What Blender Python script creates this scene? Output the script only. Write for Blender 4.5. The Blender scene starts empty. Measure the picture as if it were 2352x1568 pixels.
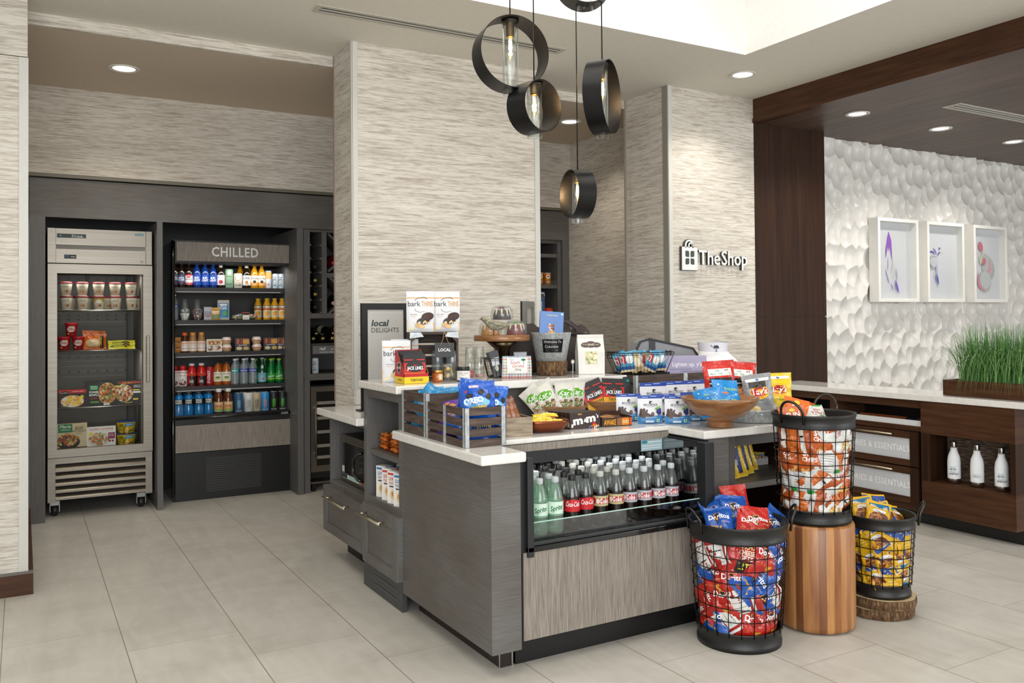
import bpy, math, random
from mathutils import Vector, Matrix
PI = math.pi
random.seed(7)
scene = bpy.context.scene
COL = scene.collection

# ------------------------------------------------------------------ camera
CAM_H = 1.35
YAW, PITCH, ROLL = 0.5205205, 0.016068, 0.008755
F_PX, CY = 1963.84, 702.31
cam_data = bpy.data.cameras.new('camera'); cam = bpy.data.objects.new('camera', cam_data); COL.objects.link(cam)
cam_data.sensor_width = 36.0; cam_data.lens = 36.0 * F_PX / 2352
cam_data.shift_y = -(784 - CY) / 2352
cam_data.clip_start = 0.05; cam_data.clip_end = 60
_r = Vector((math.cos(YAW), -math.sin(YAW), 0)); _f0 = Vector((math.sin(YAW), math.cos(YAW), 0)); _z = Vector((0, 0, 1))
_f = _f0 * math.cos(PITCH) + _z * math.sin(PITCH); _u = -_f0 * math.sin(PITCH) + _z * math.cos(PITCH)
_right = _r * math.cos(ROLL) - _u * math.sin(ROLL); _up = _r * math.sin(ROLL) + _u * math.cos(ROLL)
_m = Matrix((( _right.x, _up.x, -_f.x, 0), (_right.y, _up.y, -_f.y, 0), (_right.z, _up.z, -_f.z, CAM_H), (0, 0, 0, 1)))
cam.matrix_world = _m
scene.camera = cam

# ------------------------------------------------------------------ view, world, lights
scene.view_settings.view_transform = 'Standard'
scene.view_settings.look = 'None'
scene.view_settings.gamma = 1.0
scene.view_settings.use_curve_mapping = False
scene.view_settings.exposure = 0.52
world = bpy.data.worlds.new('world'); scene.world = world; world.use_nodes = True
world.node_tree.nodes['Background'].inputs[0].default_value = (0.97, 0.985, 1.0, 1)
world.node_tree.nodes['Background'].inputs[1].default_value = 0.50

def area(name, loc, target, sx, sy, power, col=(1, 1, 1)):
    d = bpy.data.lights.new(name, 'AREA'); d.shape = 'RECTANGLE'; d.size = sx; d.size_y = sy; d.energy = power; d.color = col
    o = bpy.data.objects.new(name, d); COL.objects.link(o); o.location = loc
    o.rotation_euler = (Vector(target) - Vector(loc)).to_track_quat('-Z', 'Y').to_euler()
    return o
# soft fill added out of view behind the camera and at the right, and the glowing ceiling tray
area('front_fill_light', (-0.6, -2.6, 2.0), (2.4, 4.0, 0.9), 4.5, 2.6, 175, (0.95, 0.98, 1.0))
area('right_fill_light', (6.8, -1.5, 1.9), (4.4, 4.0, 1.0), 3.5, 2.4, 85, (0.97, 0.99, 1.0))  # second added fill panel, out of view to the right
area('tray_light', (1.6, 2.2, 3.9), (1.6, 2.2, 0), 3.8, 2.6, 52, (1.0, 0.98, 0.95))
def spot(name, loc, power, size=1.9, col=(1.0, 0.93, 0.82), blend=0.8, rad=0.05):
    d = bpy.data.lights.new(name, 'SPOT'); d.energy = power; d.spot_size = size; d.spot_blend = blend; d.color = col; d.shadow_soft_size = rad
    o = bpy.data.objects.new(name, d); COL.objects.link(o); o.location = loc
    return o

# ------------------------------------------------------------------ materials
_mats = {}
def srgb(h):
    h = h.lstrip('#')
    if len(h) == 3: h = ''.join(c * 2 for c in h)
    out = []
    for i in (0, 2, 4):
        c = int(h[i:i + 2], 16) / 255
        out.append(c / 12.92 if c <= 0.04045 else ((c + 0.055) / 1.055) ** 2.4)
    return (*out, 1)
def newmat(name):
    m = bpy.data.materials.new(name); m.use_nodes = True
    nt = m.node_tree; b = nt.nodes['Principled BSDF']
    _mats[name] = m
    return m, nt, b
def mat(k):
    """'#rrggbb' satin, 'g#rrggbb' glossy, 'f#rrggbb' foil, 'r#rrggbb' rough, 'm#rrggbb' metal, 'e#rrggbb' lit"""
    if k in _mats: return _mats[k]
    p, h = (k[0], k[1:]) if k[0] != '#' else ('s', k)
    m, nt, b = newmat(k)
    c = srgb(h)
    n = nt.nodes.new('ShaderNodeTexNoise'); n.inputs['Scale'].default_value = 35; n.inputs['Detail'].default_value = 3
    tc = nt.nodes.new('ShaderNodeTexCoord'); nt.links.new(tc.outputs['Object'], n.inputs['Vector'])
    mr = nt.nodes.new('ShaderNodeMapRange'); mr.inputs[3].default_value = 0.94; mr.inputs[4].default_value = 1.06
    nt.links.new(n.outputs[0], mr.inputs[0])
    mx = nt.nodes.new('ShaderNodeVectorMath'); mx.operation = 'SCALE'; mx.inputs[0].default_value = c[:3]
    nt.links.new(mr.outputs[0], mx.inputs[3]); nt.links.new(mx.outputs[0], b.inputs['Base Color'])
    b.inputs['Roughness'].default_value = {'s': 0.45, 'g': 0.15, 'f': 0.28, 'r': 0.85, 'm': 0.3, 'e': 0.5}[p]
    if p == 'm': b.inputs['Metallic'].default_value = 1.0
    if p == 'f':
        b.inputs['Coat Weight'].default_value = 0.35; b.inputs['Coat Roughness'].default_value = 0.12
        n2 = nt.nodes.new('ShaderNodeTexNoise'); n2.inputs['Scale'].default_value = 38; n2.inputs['Detail'].default_value = 2; n2.inputs['Distortion'].default_value = 1.2
        nt.links.new(tc.outputs['Object'], n2.inputs['Vector'])
        bp = nt.nodes.new('ShaderNodeBump'); bp.inputs['Strength'].default_value = 0.55; bp.inputs['Distance'].default_value = 0.008
        nt.links.new(n2.outputs[0], bp.inputs['Height']); nt.links.new(bp.outputs[0], b.inputs['Normal']); nt.links.new(bp.outputs[0], b.inputs['Coat Normal'])
    if p == 'g': b.inputs['Coat Weight'].default_value = 0.3
    if p == 'e':
        b.inputs['Emission Color'].default_value = c; b.inputs['Emission Strength'].default_value = 1.0
    return m
def N(nt, t, **kw):
    n = nt.nodes.new('ShaderNode' + t)
    for k, v in kw.items():
        if k.startswith('i_'):
            key = k[2:]; key = int(key) if key.isdigit() else key.replace('_', ' ')
            n.inputs[key].default_value = v
        else: setattr(n, k, v)
    return n
def ramp(nt, fac, stops):
    r = nt.nodes.new('ShaderNodeValToRGB'); e = r.color_ramp.elements
    while len(e) < len(stops): e.new(0.5)
    for i, (p, c) in enumerate(stops): e[i].position = p; e[i].color = srgb(c)
    nt.links.new(fac, r.inputs[0]); return r.outputs[0]
def pos(nt, sx, sy, sz):
    g = nt.nodes.new('ShaderNodeNewGeometry'); m = N(nt, 'Mapping'); m.inputs['Scale'].default_value = (sx, sy, sz)
    nt.links.new(g.outputs['Position'], m.inputs[0]); return m.outputs[0]
def objc(nt, sx, sy, sz):
    g = nt.nodes.new('ShaderNodeTexCoord'); m = N(nt, 'Mapping'); m.inputs['Scale'].default_value = (sx, sy, sz)
    nt.links.new(g.outputs['Object'], m.inputs[0]); return m.outputs[0]
def noise(nt, vec, scale=1, detail=4, rough=0.5, dist=0):
    n = N(nt, 'TexNoise'); n.inputs['Scale'].default_value = scale; n.inputs['Detail'].default_value = detail
    n.inputs['Roughness'].default_value = rough; n.inputs['Distortion'].default_value = dist
    nt.links.new(vec, n.inputs['Vector']); return n.outputs[0]
def bump(nt, b, h, strength=0.3, dist=0.01):
    n = N(nt, 'Bump'); n.inputs['Strength'].default_value = strength; n.inputs['Distance'].default_value = dist
    nt.links.new(h, n.inputs['Height']); nt.links.new(n.outputs[0], b.inputs['Normal'])
def mixc(nt, fac, a, b_, mode='MIX'):
    m = N(nt, 'Mix', data_type='RGBA', blend_type=mode)
    for s, v in ((0, fac), (6, a), (7, b_)):
        if hasattr(v, 'links'): nt.links.new(v, m.inputs[s])
        elif isinstance(v, str): m.inputs[s].default_value = srgb(v)
        else: m.inputs[s].default_value = v
    return m.outputs[2]

def grain(name, stops, scale, rough=0.5, coords=pos, bstr=0.15, metal=0, detail=5, blotch=None, coat=0):
    m, nt, b = newmat(name)
    v = coords(nt, *scale)
    f = noise(nt, v, 1, detail, 0.6, 0.2)
    c = ramp(nt, f, stops)
    if blotch:
        f2 = noise(nt, coords(nt, *blotch[1]), 1, 3, 0.5)
        c2 = ramp(nt, f2, ((0.3, blotch[0][0]), (0.7, blotch[0][1])))
        c = mixc(nt, 1.0, c, c2, 'MULTIPLY')
    nt.links.new(c, b.inputs['Base Color'])
    b.inputs['Roughness'].default_value = rough; b.inputs['Metallic'].default_value = metal
    b.inputs['Coat Weight'].default_value = coat
    if 'walnut' in name: b.inputs['Specular IOR Level'].default_value = 0.22
    if bstr: bump(nt, b, f, bstr, 0.004)
    return m
# wallpaper with horizontal woven strokes
def wallpaper(name, lo, mid, hi):
    m, nt, b = newmat(name)
    f = noise(nt, pos(nt, 5, 5, 95), 1, 3, 0.62, 0.55)
    f2 = noise(nt, pos(nt, 16, 16, 210), 1, 3, 0.6, 0.35)
    f3 = noise(nt, pos(nt, 1.2, 1.2, 9), 1, 3, 0.5)
    a = N(nt, 'Math', operation='MULTIPLY_ADD'); nt.links.new(f, a.inputs[0]); a.inputs[1].default_value = 0.6
    a2 = N(nt, 'Math', operation='MULTIPLY'); nt.links.new(f2, a2.inputs[0]); a2.inputs[1].default_value = 0.4; nt.links.new(a2.outputs[0], a.inputs[2])
    c = ramp(nt, a.outputs[0], ((0.38, lo), (0.47, mid), (0.56, hi)))
    c = mixc(nt, 0.22, c, ramp(nt, f3, ((0.35, '#ffffff'), (0.7, '#b5aea4'))), 'MULTIPLY')
    nt.links.new(c, b.inputs['Base Color']); b.inputs['Roughness'].default_value = 0.72
    bump(nt, b, a.outputs[0], 0.35, 0.004)
    return m
WP = wallpaper('wallpaper', '#aca295', '#c8c0b4', '#dbd5ca')
GRAY = grain('grey_laminate', ((0.3, '#5c5b5a'), (0.5, '#666462'), (0.72, '#726f6c')), (7, 7, 190), 0.48, bstr=0.25, blotch=(('#dcd2c8', '#ffffff'), (2.5, 2.5, 3.5)))
GRAYV = grain('grey_laminate_upright', ((0.3, '#575655'), (0.5, '#605e5c'), (0.72, '#6b6866')), (170, 170, 6), 0.48, bstr=0.15)
TAUPE = grain('taupe_laminate', ((0.34, '#6b635b'), (0.5, '#877e74'), (0.66, '#9b9287')), (420, 420, 9), 0.55, bstr=0.12, detail=3)
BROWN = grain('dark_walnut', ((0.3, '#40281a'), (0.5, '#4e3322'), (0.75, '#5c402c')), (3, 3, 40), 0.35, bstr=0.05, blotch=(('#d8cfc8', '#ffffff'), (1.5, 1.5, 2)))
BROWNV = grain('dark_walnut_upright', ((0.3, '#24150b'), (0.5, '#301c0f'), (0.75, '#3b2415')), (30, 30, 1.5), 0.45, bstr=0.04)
WHITE = mat('r#ece9e2'); BLACK = mat('#070707'); BLACKG = mat('g#08090a')
QUARTZ = grain('white_quartz', ((0.3, '#dedad4'), (0.6, '#e8e5df'), (0.8, '#efece7')), (30, 30, 30), 0.13, bstr=0, coat=0.3)
STEEL = grain('brushed_steel', ((0.3, '#7c766d'), (0.5, '#857f75'), (0.7, '#8f897f')), (2, 2, 300), 0.34, bstr=0.03, metal=0.95)
CEIL = mat('r#dad6cb'); TRAYW = mat('r#f2f1ec'); SOFFIT = mat('r#cbbcaa')
ALU = mat('m#b9b6b0'); TRIMW = mat('#c9c7c0')
GALV = grain('galvanised_steel', ((0.35, '#979d9e'), (0.5, '#b0b5b6'), (0.7, '#c6cacb')), (60, 60, 60), 0.42, coords=objc, bstr=0.02, metal=0.3)
CRATEW = grain('weathered_slat_wood', ((0.3, '#2f2520'), (0.5, '#4a3b33'), (0.75, '#66544a')), (8, 8, 70), 0.7, bstr=0.3)
OAKBOX = grain('grey_oak', ((0.3, '#6f604f'), (0.5, '#92826d'), (0.75, '#b0a18a')), (10, 10, 60), 0.65, bstr=0.2)
BOWLW = grain('turned_mango_wood', ((0.3, '#6e4425'), (0.5, '#8d5f38'), (0.75, '#a97c50')), (8, 8, 45), 0.3, coords=objc, bstr=0.05, coat=0.3)
BARK = grain('tree_bark', ((0.3, '#2c1d12'), (0.5, '#5c4229'), (0.75, '#9a7a52')), (90, 90, 30), 0.9, coords=objc, bstr=1.0)
SLICE = grain('sawn_wood', ((0.3, '#b89d74'), (0.5, '#cdb48b'), (0.75, '#dcc8a4')), (14, 14, 14), 0.6, coords=objc, bstr=0.05)
BASKETM = mat('#151514'); WIRE = mat('m#2a2826'); DARKFAB = mat('r#3a322f')
PENDM = grain('bronze_black', ((0.3, '#0f0e0e'), (0.7, '#181615')), (20, 20, 20), 0.38, bstr=0, metal=0.4)

# stump: coloured staves, strip of wood changes with the angle round the axis
m_, nt, b = newmat('acacia_staves')
g = N(nt, 'TexCoord'); sp = N(nt, 'SeparateXYZ'); nt.links.new(g.outputs['Object'], sp.inputs[0])
at2 = N(nt, 'Math', operation='ARCTAN2'); nt.links.new(sp.outputs[1], at2.inputs[0]); nt.links.new(sp.outputs[0], at2.inputs[1])
ml = N(nt, 'Math', operation='MULTIPLY'); nt.links.new(at2.outputs[0], ml.inputs[0]); ml.inputs[1].default_value = 5.1
fl = N(nt, 'Math', operation='FLOOR'); nt.links.new(ml.outputs[0], fl.inputs[0])
wn = N(nt, 'TexWhiteNoise', noise_dimensions='1D'); nt.links.new(fl.outputs[0], wn.inputs['W'])
c1 = ramp(nt, wn.outputs['Value'], ((0.0, '#653c22'), (0.3, '#a56f40'), (0.6, '#c8935c'), (1.0, '#a06c42')))
gn = noise(nt, objc(nt, 30, 30, 3), 1, 4, 0.6, 0.3)
c1 = mixc(nt, 0.8, c1, ramp(nt, gn, ((0.3, '#b39a82'), (0.7, '#ffffff'))), 'MULTIPLY')
nt.links.new(c1, b.inputs['Base Color']); b.inputs['Roughness'].default_value = 0.35; bump(nt, b, gn, 0.05, 0.003)
STAVES = m_

# floor: large pale porcelain tiles in running thirds
m_, nt, b = newmat('porcelain_tiles')
g = N(nt, 'NewGeometry'); sp = N(nt, 'SeparateXYZ'); nt.links.new(g.outputs['Position'], sp.inputs[0])
def M(op, a, b_=None, c=None):
    n = N(nt, 'Math', operation=op)
    for i, v in enumerate((a, b_, c)):
        if v is None: continue
        if hasattr(v, 'links'): nt.links.new(v, n.inputs[i])
        else: n.inputs[i].default_value = v
    return n.outputs[0]
u = M('DIVIDE', M('ADD', sp.outputs[0], 0.072), 0.4465); row = M('FLOOR', u); fu = M('SUBTRACT', u, row)
v = M('DIVIDE', M('ADD', M('SUBTRACT', sp.outputs[1], 5.08), M('MULTIPLY', row, 0.305)), 0.914); fv = M('FRACT', v)
du = M('MULTIPLY', M('MINIMUM', fu, M('SUBTRACT', 1.0, fu)), 0.4465)
dv = M('MULTIPLY', M('MINIMUM', fv, M('SUBTRACT', 1.0, fv)), 0.914)
dd = M('MINIMUM', M('MULTIPLY', du, 0.62), dv); line = M('LESS_THAN', dd, 0.0012)
cmb = N(nt, 'CombineXYZ'); nt.links.new(row, cmb.inputs[0]); nt.links.new(M('FLOOR', v), cmb.inputs[1])
wn = N(nt, 'TexWhiteNoise', noise_dimensions='3D'); nt.links.new(cmb.outputs[0], wn.inputs['Vector'])
f1 = noise(nt, pos(nt, 1.3, 2.6, 1), 1.6, 6, 0.6, 0.9)
f2 = noise(nt, pos(nt, 9, 2.2, 1), 1.5, 5, 0.6, 0.6)
ca = ramp(nt, f1, ((0.3, '#b9b4aa'), (0.5, '#c3beb5'), (0.7, '#cac6bd')))
ca = mixc(nt, 0.22, ca, ramp(nt, f2, ((0.35, '#a8a296'), (0.65, '#d4cec3'))))
tv = N(nt, 'MapRange'); tv.inputs[3].default_value = 0.96; tv.inputs[4].default_value = 1.03; nt.links.new(wn.outputs['Value'], tv.inputs[0])
vs = N(nt, 'VectorMath', operation='SCALE'); nt.links.new(ca, vs.inputs[0]); nt.links.new(tv.outputs[0], vs.inputs[3])
nt.links.new(mixc(nt, line, vs.outputs[0], '#8b8070'), b.inputs['Base Color'])
b.inputs['Roughness'].default_value = 0.38; b.inputs['Specular IOR Level'].default_value = 0.4
TILE = m_

def thin_glass(name, col='#ffffff', alpha=0.12, rough=0.03, k=0.55, milk=0):
    m, nt, b = newmat(name)
    out = nt.nodes['Material Output']
    tr = N(nt, 'BsdfTransparent'); tr.inputs[0].default_value = srgb(col)
    gl = N(nt, 'BsdfGlossy'); gl.inputs['Roughness'].default_value = rough; gl.inputs[0].default_value = (1, 1, 1, 1)
    fr = N(nt, 'LayerWeight'); pw = N(nt, 'Math', operation='POWER'); nt.links.new(fr.outputs['Facing'], pw.inputs[0]); pw.inputs[1].default_value = 3.5
    ad = N(nt, 'Math', operation='MULTIPLY_ADD'); nt.links.new(pw.outputs[0], ad.inputs[0]); ad.inputs[1].default_value = k; ad.inputs[2].default_value = alpha
    mx = N(nt, 'MixShader'); nt.links.new(ad.outputs[0], mx.inputs[0]); nt.links.new(tr.outputs[0], mx.inputs[1]); nt.links.new(gl.outputs[0], mx.inputs[2])
    sh = mx.outputs[0]
    if milk:
        df = N(nt, 'BsdfDiffuse'); df.inputs[0].default_value = srgb(col); m2 = N(nt, 'MixShader'); m2.inputs[0].default_value = milk
        nt.links.new(sh, m2.inputs[1]); nt.links.new(df.outputs[0], m2.inputs[2]); sh = m2.outputs[0]
    nt.links.new(sh, out.inputs[0])
    return m
GLASS = thin_glass('clear_glass', '#f8faf9', 0.05)
DOORGLASS = thin_glass('door_glass', '#eef0ee', 0.0, 0.03, k=0.16)
PLASTIC = thin_glass('clear_plastic', '#eef2f2', 0.05, 0.10, milk=0.07)
SMOKE = thin_glass('dark_glass', '#4a4a48', 0.08, 0.02)
MIRROR = mat('g#0b0c0d'); MIRROR.node_tree.nodes['Principled BSDF'].inputs['Roughness'].default_value = 0.02
MIRROR.node_tree.nodes['Principled BSDF'].inputs['Specular IOR Level'].default_value = 1.0
MIRROR.node_tree.nodes['Principled BSDF'].inputs['IOR'].default_value = 2.2

# ------------------------------------------------------------------ mesh builder
_text = {}
def glyphs(s, bold=0.0, spacing=1.0):
    k = (s, bold, spacing)
    if k in _text: return _text[k]
    cu = bpy.data.curves.new('t', 'FONT'); cu.body = s; cu.size = 1.0; cu.resolution_u = 2; cu.offset = bold * 0.38; cu.space_character = spacing
    ob = bpy.data.objects.new('t', cu); me = bpy.data.meshes.new_from_object(ob)
    vs = [(p.co.x, p.co.y) for p in me.vertices]; fs = [tuple(p.vertices) for p in me.polygons]
    bpy.data.objects.remove(ob); bpy.data.curves.remove(cu); bpy.data.meshes.remove(me)
    if not vs: vs = [(0, 0)]
    x0 = min(p[0] for p in vs); x1 = max(p[0] for p in vs); y0 = min(p[1] for p in vs); y1 = max(p[1] for p in vs)
    cap = 0.7
    vs = [((x - (x0 + x1) / 2) / cap, y / cap) for x, y in vs]
    _text[k] = (vs, fs, (x1 - x0) / cap)
    return _text[k]

class MB:
    def __init__(s): s.v = []; s.f = []; s.m = []; s.mats = []; s.sm = []
    def mi(s, m):
        if isinstance(m, str): m = mat(m)
        if m not in s.mats: s.mats.append(m)
        return s.mats.index(m)
    def add(s, vs, fs, m, smooth=False):
        o = len(s.v); s.v += [tuple(p) for p in vs]; i = s.mi(m)
        for f in fs: s.f.append(tuple(o + k for k in f)); s.m.append(i); s.sm.append(smooth)
        return s
    def box(s, x0, x1, y0, y1, z0, z1, m, M_=None):
        if x0 > x1: x0, x1 = x1, x0
        if y0 > y1: y0, y1 = y1, y0
        if z0 > z1: z0, z1 = z1, z0
        vs = [(x0, y0, z0), (x1, y0, z0), (x1, y1, z0), (x0, y1, z0), (x0, y0, z1), (x1, y0, z1), (x1, y1, z1), (x0, y1, z1)]
        if M_ is not None: vs = [tuple(M_ @ Vector(p)) for p in vs]
        return s.add(vs, [(0, 3, 2, 1), (4, 5, 6, 7), (0, 1, 5, 4), (1, 2, 6, 5), (2, 3, 7, 6), (3, 0, 4, 7)], m)
    def obox(s, c, sz, m, rot=(0, 0, 0)):
        from mathutils import Euler
        M_ = Matrix.Translation(c) @ Euler(rot).to_matrix().to_4x4()
        x, y, z = sz; return s.box(-x / 2, x / 2, -y / 2, y / 2, -z / 2, z / 2, m, M_)
    def lathe(s, prof, m, seg=20, cx=0, cy=0, smooth=True, cap0=True, cap1=True, ms=None, M_=None):
        n = len(prof); vs = []
        for r, z in prof:
            for k in range(seg):
                a = 2 * PI * k / seg; vs.append((cx + r * math.cos(a), cy + r * math.sin(a), z))
        if M_ is not None: vs = [tuple(M_ @ Vector(p)) for p in vs]
        o = len(s.v); s.v += vs
        for i in range(n - 1):
            mm = s.mi(ms[i] if ms else m)
            for k in range(seg):
                k2 = (k + 1) % seg
                s.f.append((o + i * seg + k, o + i * seg + k2, o + (i + 1) * seg + k2, o + (i + 1) * seg + k)); s.m.append(mm); s.sm.append(smooth)
        if cap0: s.f.append(tuple(o + k for k in reversed(range(seg)))); s.m.append(s.mi(ms[0] if ms else m)); s.sm.append(False)
        if cap1: s.f.append(tuple(o + (n - 1) * seg + k for k in range(seg))); s.m.append(s.mi(ms[-1] if ms else m)); s.sm.append(False)
        return s
    def tube(s, pts, r, m, seg=8, closed=False, caps=True):
        pts = [Vector(p) for p in pts]; n = len(pts); vs = []
        up = None
        for i, p in enumerate(pts):
            if closed: t = pts[(i + 1) % n] - pts[i - 1]
            else: t = pts[min(i + 1, n - 1)] - pts[max(i - 1, 0)]
            t.normalize()
            if up is None:
                up = Vector((0, 0, 1)) if abs(t.z) < 0.9 else Vector((1, 0, 0))
            a = t.cross(up)
            if a.length < 1e-5: a = t.cross(Vector((0, 1, 0)))
            a.normalize(); b_ = t.cross(a).normalized(); up = -b_ if not closed else up
            rr = r[i] if isinstance(r, (list, tuple)) else r
            for k in range(seg):
                q = 2 * PI * k / seg; vs.append(p + a * (rr * math.cos(q)) + b_ * (rr * math.sin(q)))
        fs = []
        for i in range(n if closed else n - 1):
            j = (i + 1) % n
            for k in range(seg):
                k2 = (k + 1) % seg; fs.append((i * seg + k, i * seg + k2, j * seg + k2, j * seg + k))
        if caps and not closed: fs += [tuple(reversed(range(seg))), tuple((n - 1) * seg + k for k in range(seg))]
        return s.add(vs, fs, m, True)
    def grid(s, fn, nu, nv, m, smooth=True, colf=None, flip=False):
        vs = [fn(i / nu, j / nv) for j in range(nv + 1) for i in range(nu + 1)]
        o = len(s.v); s.v += [tuple(p) for p in vs]
        for j in range(nv):
            for i in range(nu):
                a = o + j * (nu + 1) + i; q = (a, a + 1, a + nu + 2, a + nu + 1)
                if flip: q = tuple(reversed(q))
                s.f.append(q); s.m.append(s.mi(colf((i + .5) / nu, (j + .5) / nv) if colf else m)); s.sm.append(smooth)
        return s
    def prism(s, poly, t, m, S=None):
        """poly in (u,v), extruded t toward the viewer from surface S(u,v,off)"""
        n = len(poly); vs = [S(u, v, 0) for u, v in poly] + [S(u, v, t) for u, v in poly]
        fs = [tuple(n + k for k in range(n))] + [(k, (k + 1) % n, n + (k + 1) % n, n + k) for k in range(n)]
        return s.add(vs, fs, m)
    def text(s, st, S, cu, cv, h, m, bold=0.0, w=None, rot=0, shear=0, off=0.0006, thick=0, spacing=1.0, align='c'):
        vs, fs, tw = glyphs(st, bold, spacing)
        sx = (w / tw) if w else h
        dx = {'c': 0, 'l': tw * sx / 2, 'r': -tw * sx / 2}[align]
        ca, sa = math.cos(rot), math.sin(rot); out = []
        for x, y in vs:
            X = x * sx + y * h * shear + dx; Y = y * h
            out.append((cu + X * ca - Y * sa, cv + X * sa + Y * ca))
        if not thick: return s.add([S(u, v, off) for u, v in out], fs, m)
        n = len(out); vv = [S(u, v, off + thick) for u, v in out] + [S(u, v, off) for u, v in out]
        ed = {}
        for f in fs:
            for i in range(len(f)):
                a, b_ = f[i], f[(i + 1) % len(f)]
                if (b_, a) in ed: del ed[(b_, a)]
                else: ed[(a, b_)] = 1
        return s.add(vv, list(fs) + [(b_, a, a + n, b_ + n) for a, b_ in ed], m)
    def decals(s, S, L, off0=0.0006, step=0.00025):
        off = off0
        for d in L:
            k = d[0]
            if k == 'r':
                _, u0, v0, u1, v1, m = d[:6]; n = max(1, int(abs(u1 - u0) / 0.012)); q = max(1, int(abs(v1 - v0) / 0.012))
                s.grid(lambda a, b_: S(u0 + (u1 - u0) * a, v0 + (v1 - v0) * b_, off), min(n, 14), min(q, 14), m, False)
            elif k == 'e':
                _, cu, cv, ru, rv, m = d[:6]; rot = d[6] if len(d) > 6 else 0; sg = 18; vs = [S(cu, cv, off)]; fs = []
                for ring in (0.5, 1.0):
                    for q in range(sg):
                        a = 2 * PI * q / sg; x = ru * ring * math.cos(a); y = rv * ring * math.sin(a)
                        vs.append(S(cu + x * math.cos(rot) - y * math.sin(rot), cv + x * math.sin(rot) + y * math.cos(rot), off))
                for q in range(sg):
                    q2 = (q + 1) % sg; fs += [(0, 1 + q, 1 + q2), (1 + q, 1 + sg + q, 1 + sg + q2, 1 + q2)]
                s.add(vs, fs, m)
            elif k == 'p':
                P = d[1]; s.add([S(u, v, off) for u, v in P], [tuple(range(len(P)))], d[2])
            elif k == 'b':
                _, cu, cv, ru, rv, n, sz, ms, sd = d; R = random.Random(sd)
                for i in range(n):
                    a = R.random() * 2 * PI; q = math.sqrt(R.random()); x = cu + ru * q * math.cos(a); y = cv + rv * q * math.sin(a)
                    r1 = sz * R.uniform(.6, 1.2); r2 = r1 * R.uniform(.5, 1); an = R.random() * PI; mm = R.choice(ms); o2 = off + i * 0.00001
                    s.add([S(x + r1 * math.cos(t) * math.cos(an) - r2 * math.sin(t) * math.sin(an), y + r1 * math.cos(t) * math.sin(an) + r2 * math.sin(t) * math.cos(an), o2) for t in [2 * PI * j / 7 for j in range(7)]], [tuple(range(7))], mm)
            elif k == 't':
                _, st, cu, cv, h, m = d[:6]; kw = d[6] if len(d) > 6 else {}
                s.text(st, S, cu, cv, h, m, off=off, **kw)
            off += step
        return s
    def mesh(s, name):
        me = bpy.data.meshes.new(name); me.from_pydata(s.v, [], s.f); me.update()
        for m in s.mats: me.materials.append(m)
        me.polygons.foreach_set('material_index', s.m); me.polygons.foreach_set('use_smooth', s.sm); me.update()
        return me

def tag(o, label=None, cat=None, group=None, kind=None):
    if label: o['label'] = label
    if cat: o['category'] = cat
    if group: o['group'] = group
    if kind: o['kind'] = kind
    return o
def put(name, mb, parent=None, bevel=0, loc=None, label=None, kind=None):
    me = mb if isinstance(mb, bpy.types.Mesh) else mb.mesh(name)
    o = bpy.data.objects.new(name, me); COL.objects.link(o)
    if parent: o.parent = parent
    if loc: o.location = loc
    if bevel:
        b = o.modifiers.new('bevel', 'BEVEL'); b.width = bevel; b.segments = 2; b.limit_method = 'ANGLE'; b.angle_limit = 0.7; b.harden_normals = False
    if label: o['label'] = label
    if kind: o['kind'] = kind
    return o
def struct(name, mb, bevel=0):
    return put(name, mb, bevel=bevel, kind='structure')
def thing(name, label, cat, loc=(0, 0, 0), rz=0, group=None, rot=None):
    o = bpy.data.objects.new(name, None); COL.objects.link(o); o.location = loc; o.empty_display_size = 0.1
    o.rotation_euler = rot if rot else (0, 0, rz)
    return tag(o, label, cat, group)
# a template: (thing name, [(part name, mesh, sub-parts, label)]) ; one part only -> a single mesh thing
def place(tpl, loc, label, cat, rz=0, group=None, rot=None, sc=None):
    name, parts = tpl
    if len(parts) == 1:
        o = bpy.data.objects.new(name, parts[0][1]); COL.objects.link(o)
    else:
        o = bpy.data.objects.new(name, None); COL.objects.link(o); o.empty_display_size = 0.05
        for p in parts:
            c = bpy.data.objects.new(p[0], p[1]); COL.objects.link(c); c.parent = o
            if len(p) > 2 and p[2]: c['label'] = p[2]
    o.location = loc; o.rotation_euler = rot if rot else (0, 0, rz)
    if sc: o.scale = sc if isinstance(sc, tuple) else (sc, sc, sc)
    return tag(o, label, cat, group)

# ================================================================== THE SETTING
CZ = 3.035
struct('floor', MB().box(-4, 11, -4, 7.6, -0.1, 0, TILE))
m = MB()
m.box(-4, -2.0, -4, 5.30, CZ, CZ + .1, CEIL).box(4.03, 4.90, -4, 5.30, CZ, CZ + .1, CEIL)
m.box(-2.0, 4.03, 3.99, 5.30, CZ, CZ + .1, CEIL).box(-2.0, 4.03, -4, 0.3, CZ, CZ + .1, CEIL)
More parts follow.
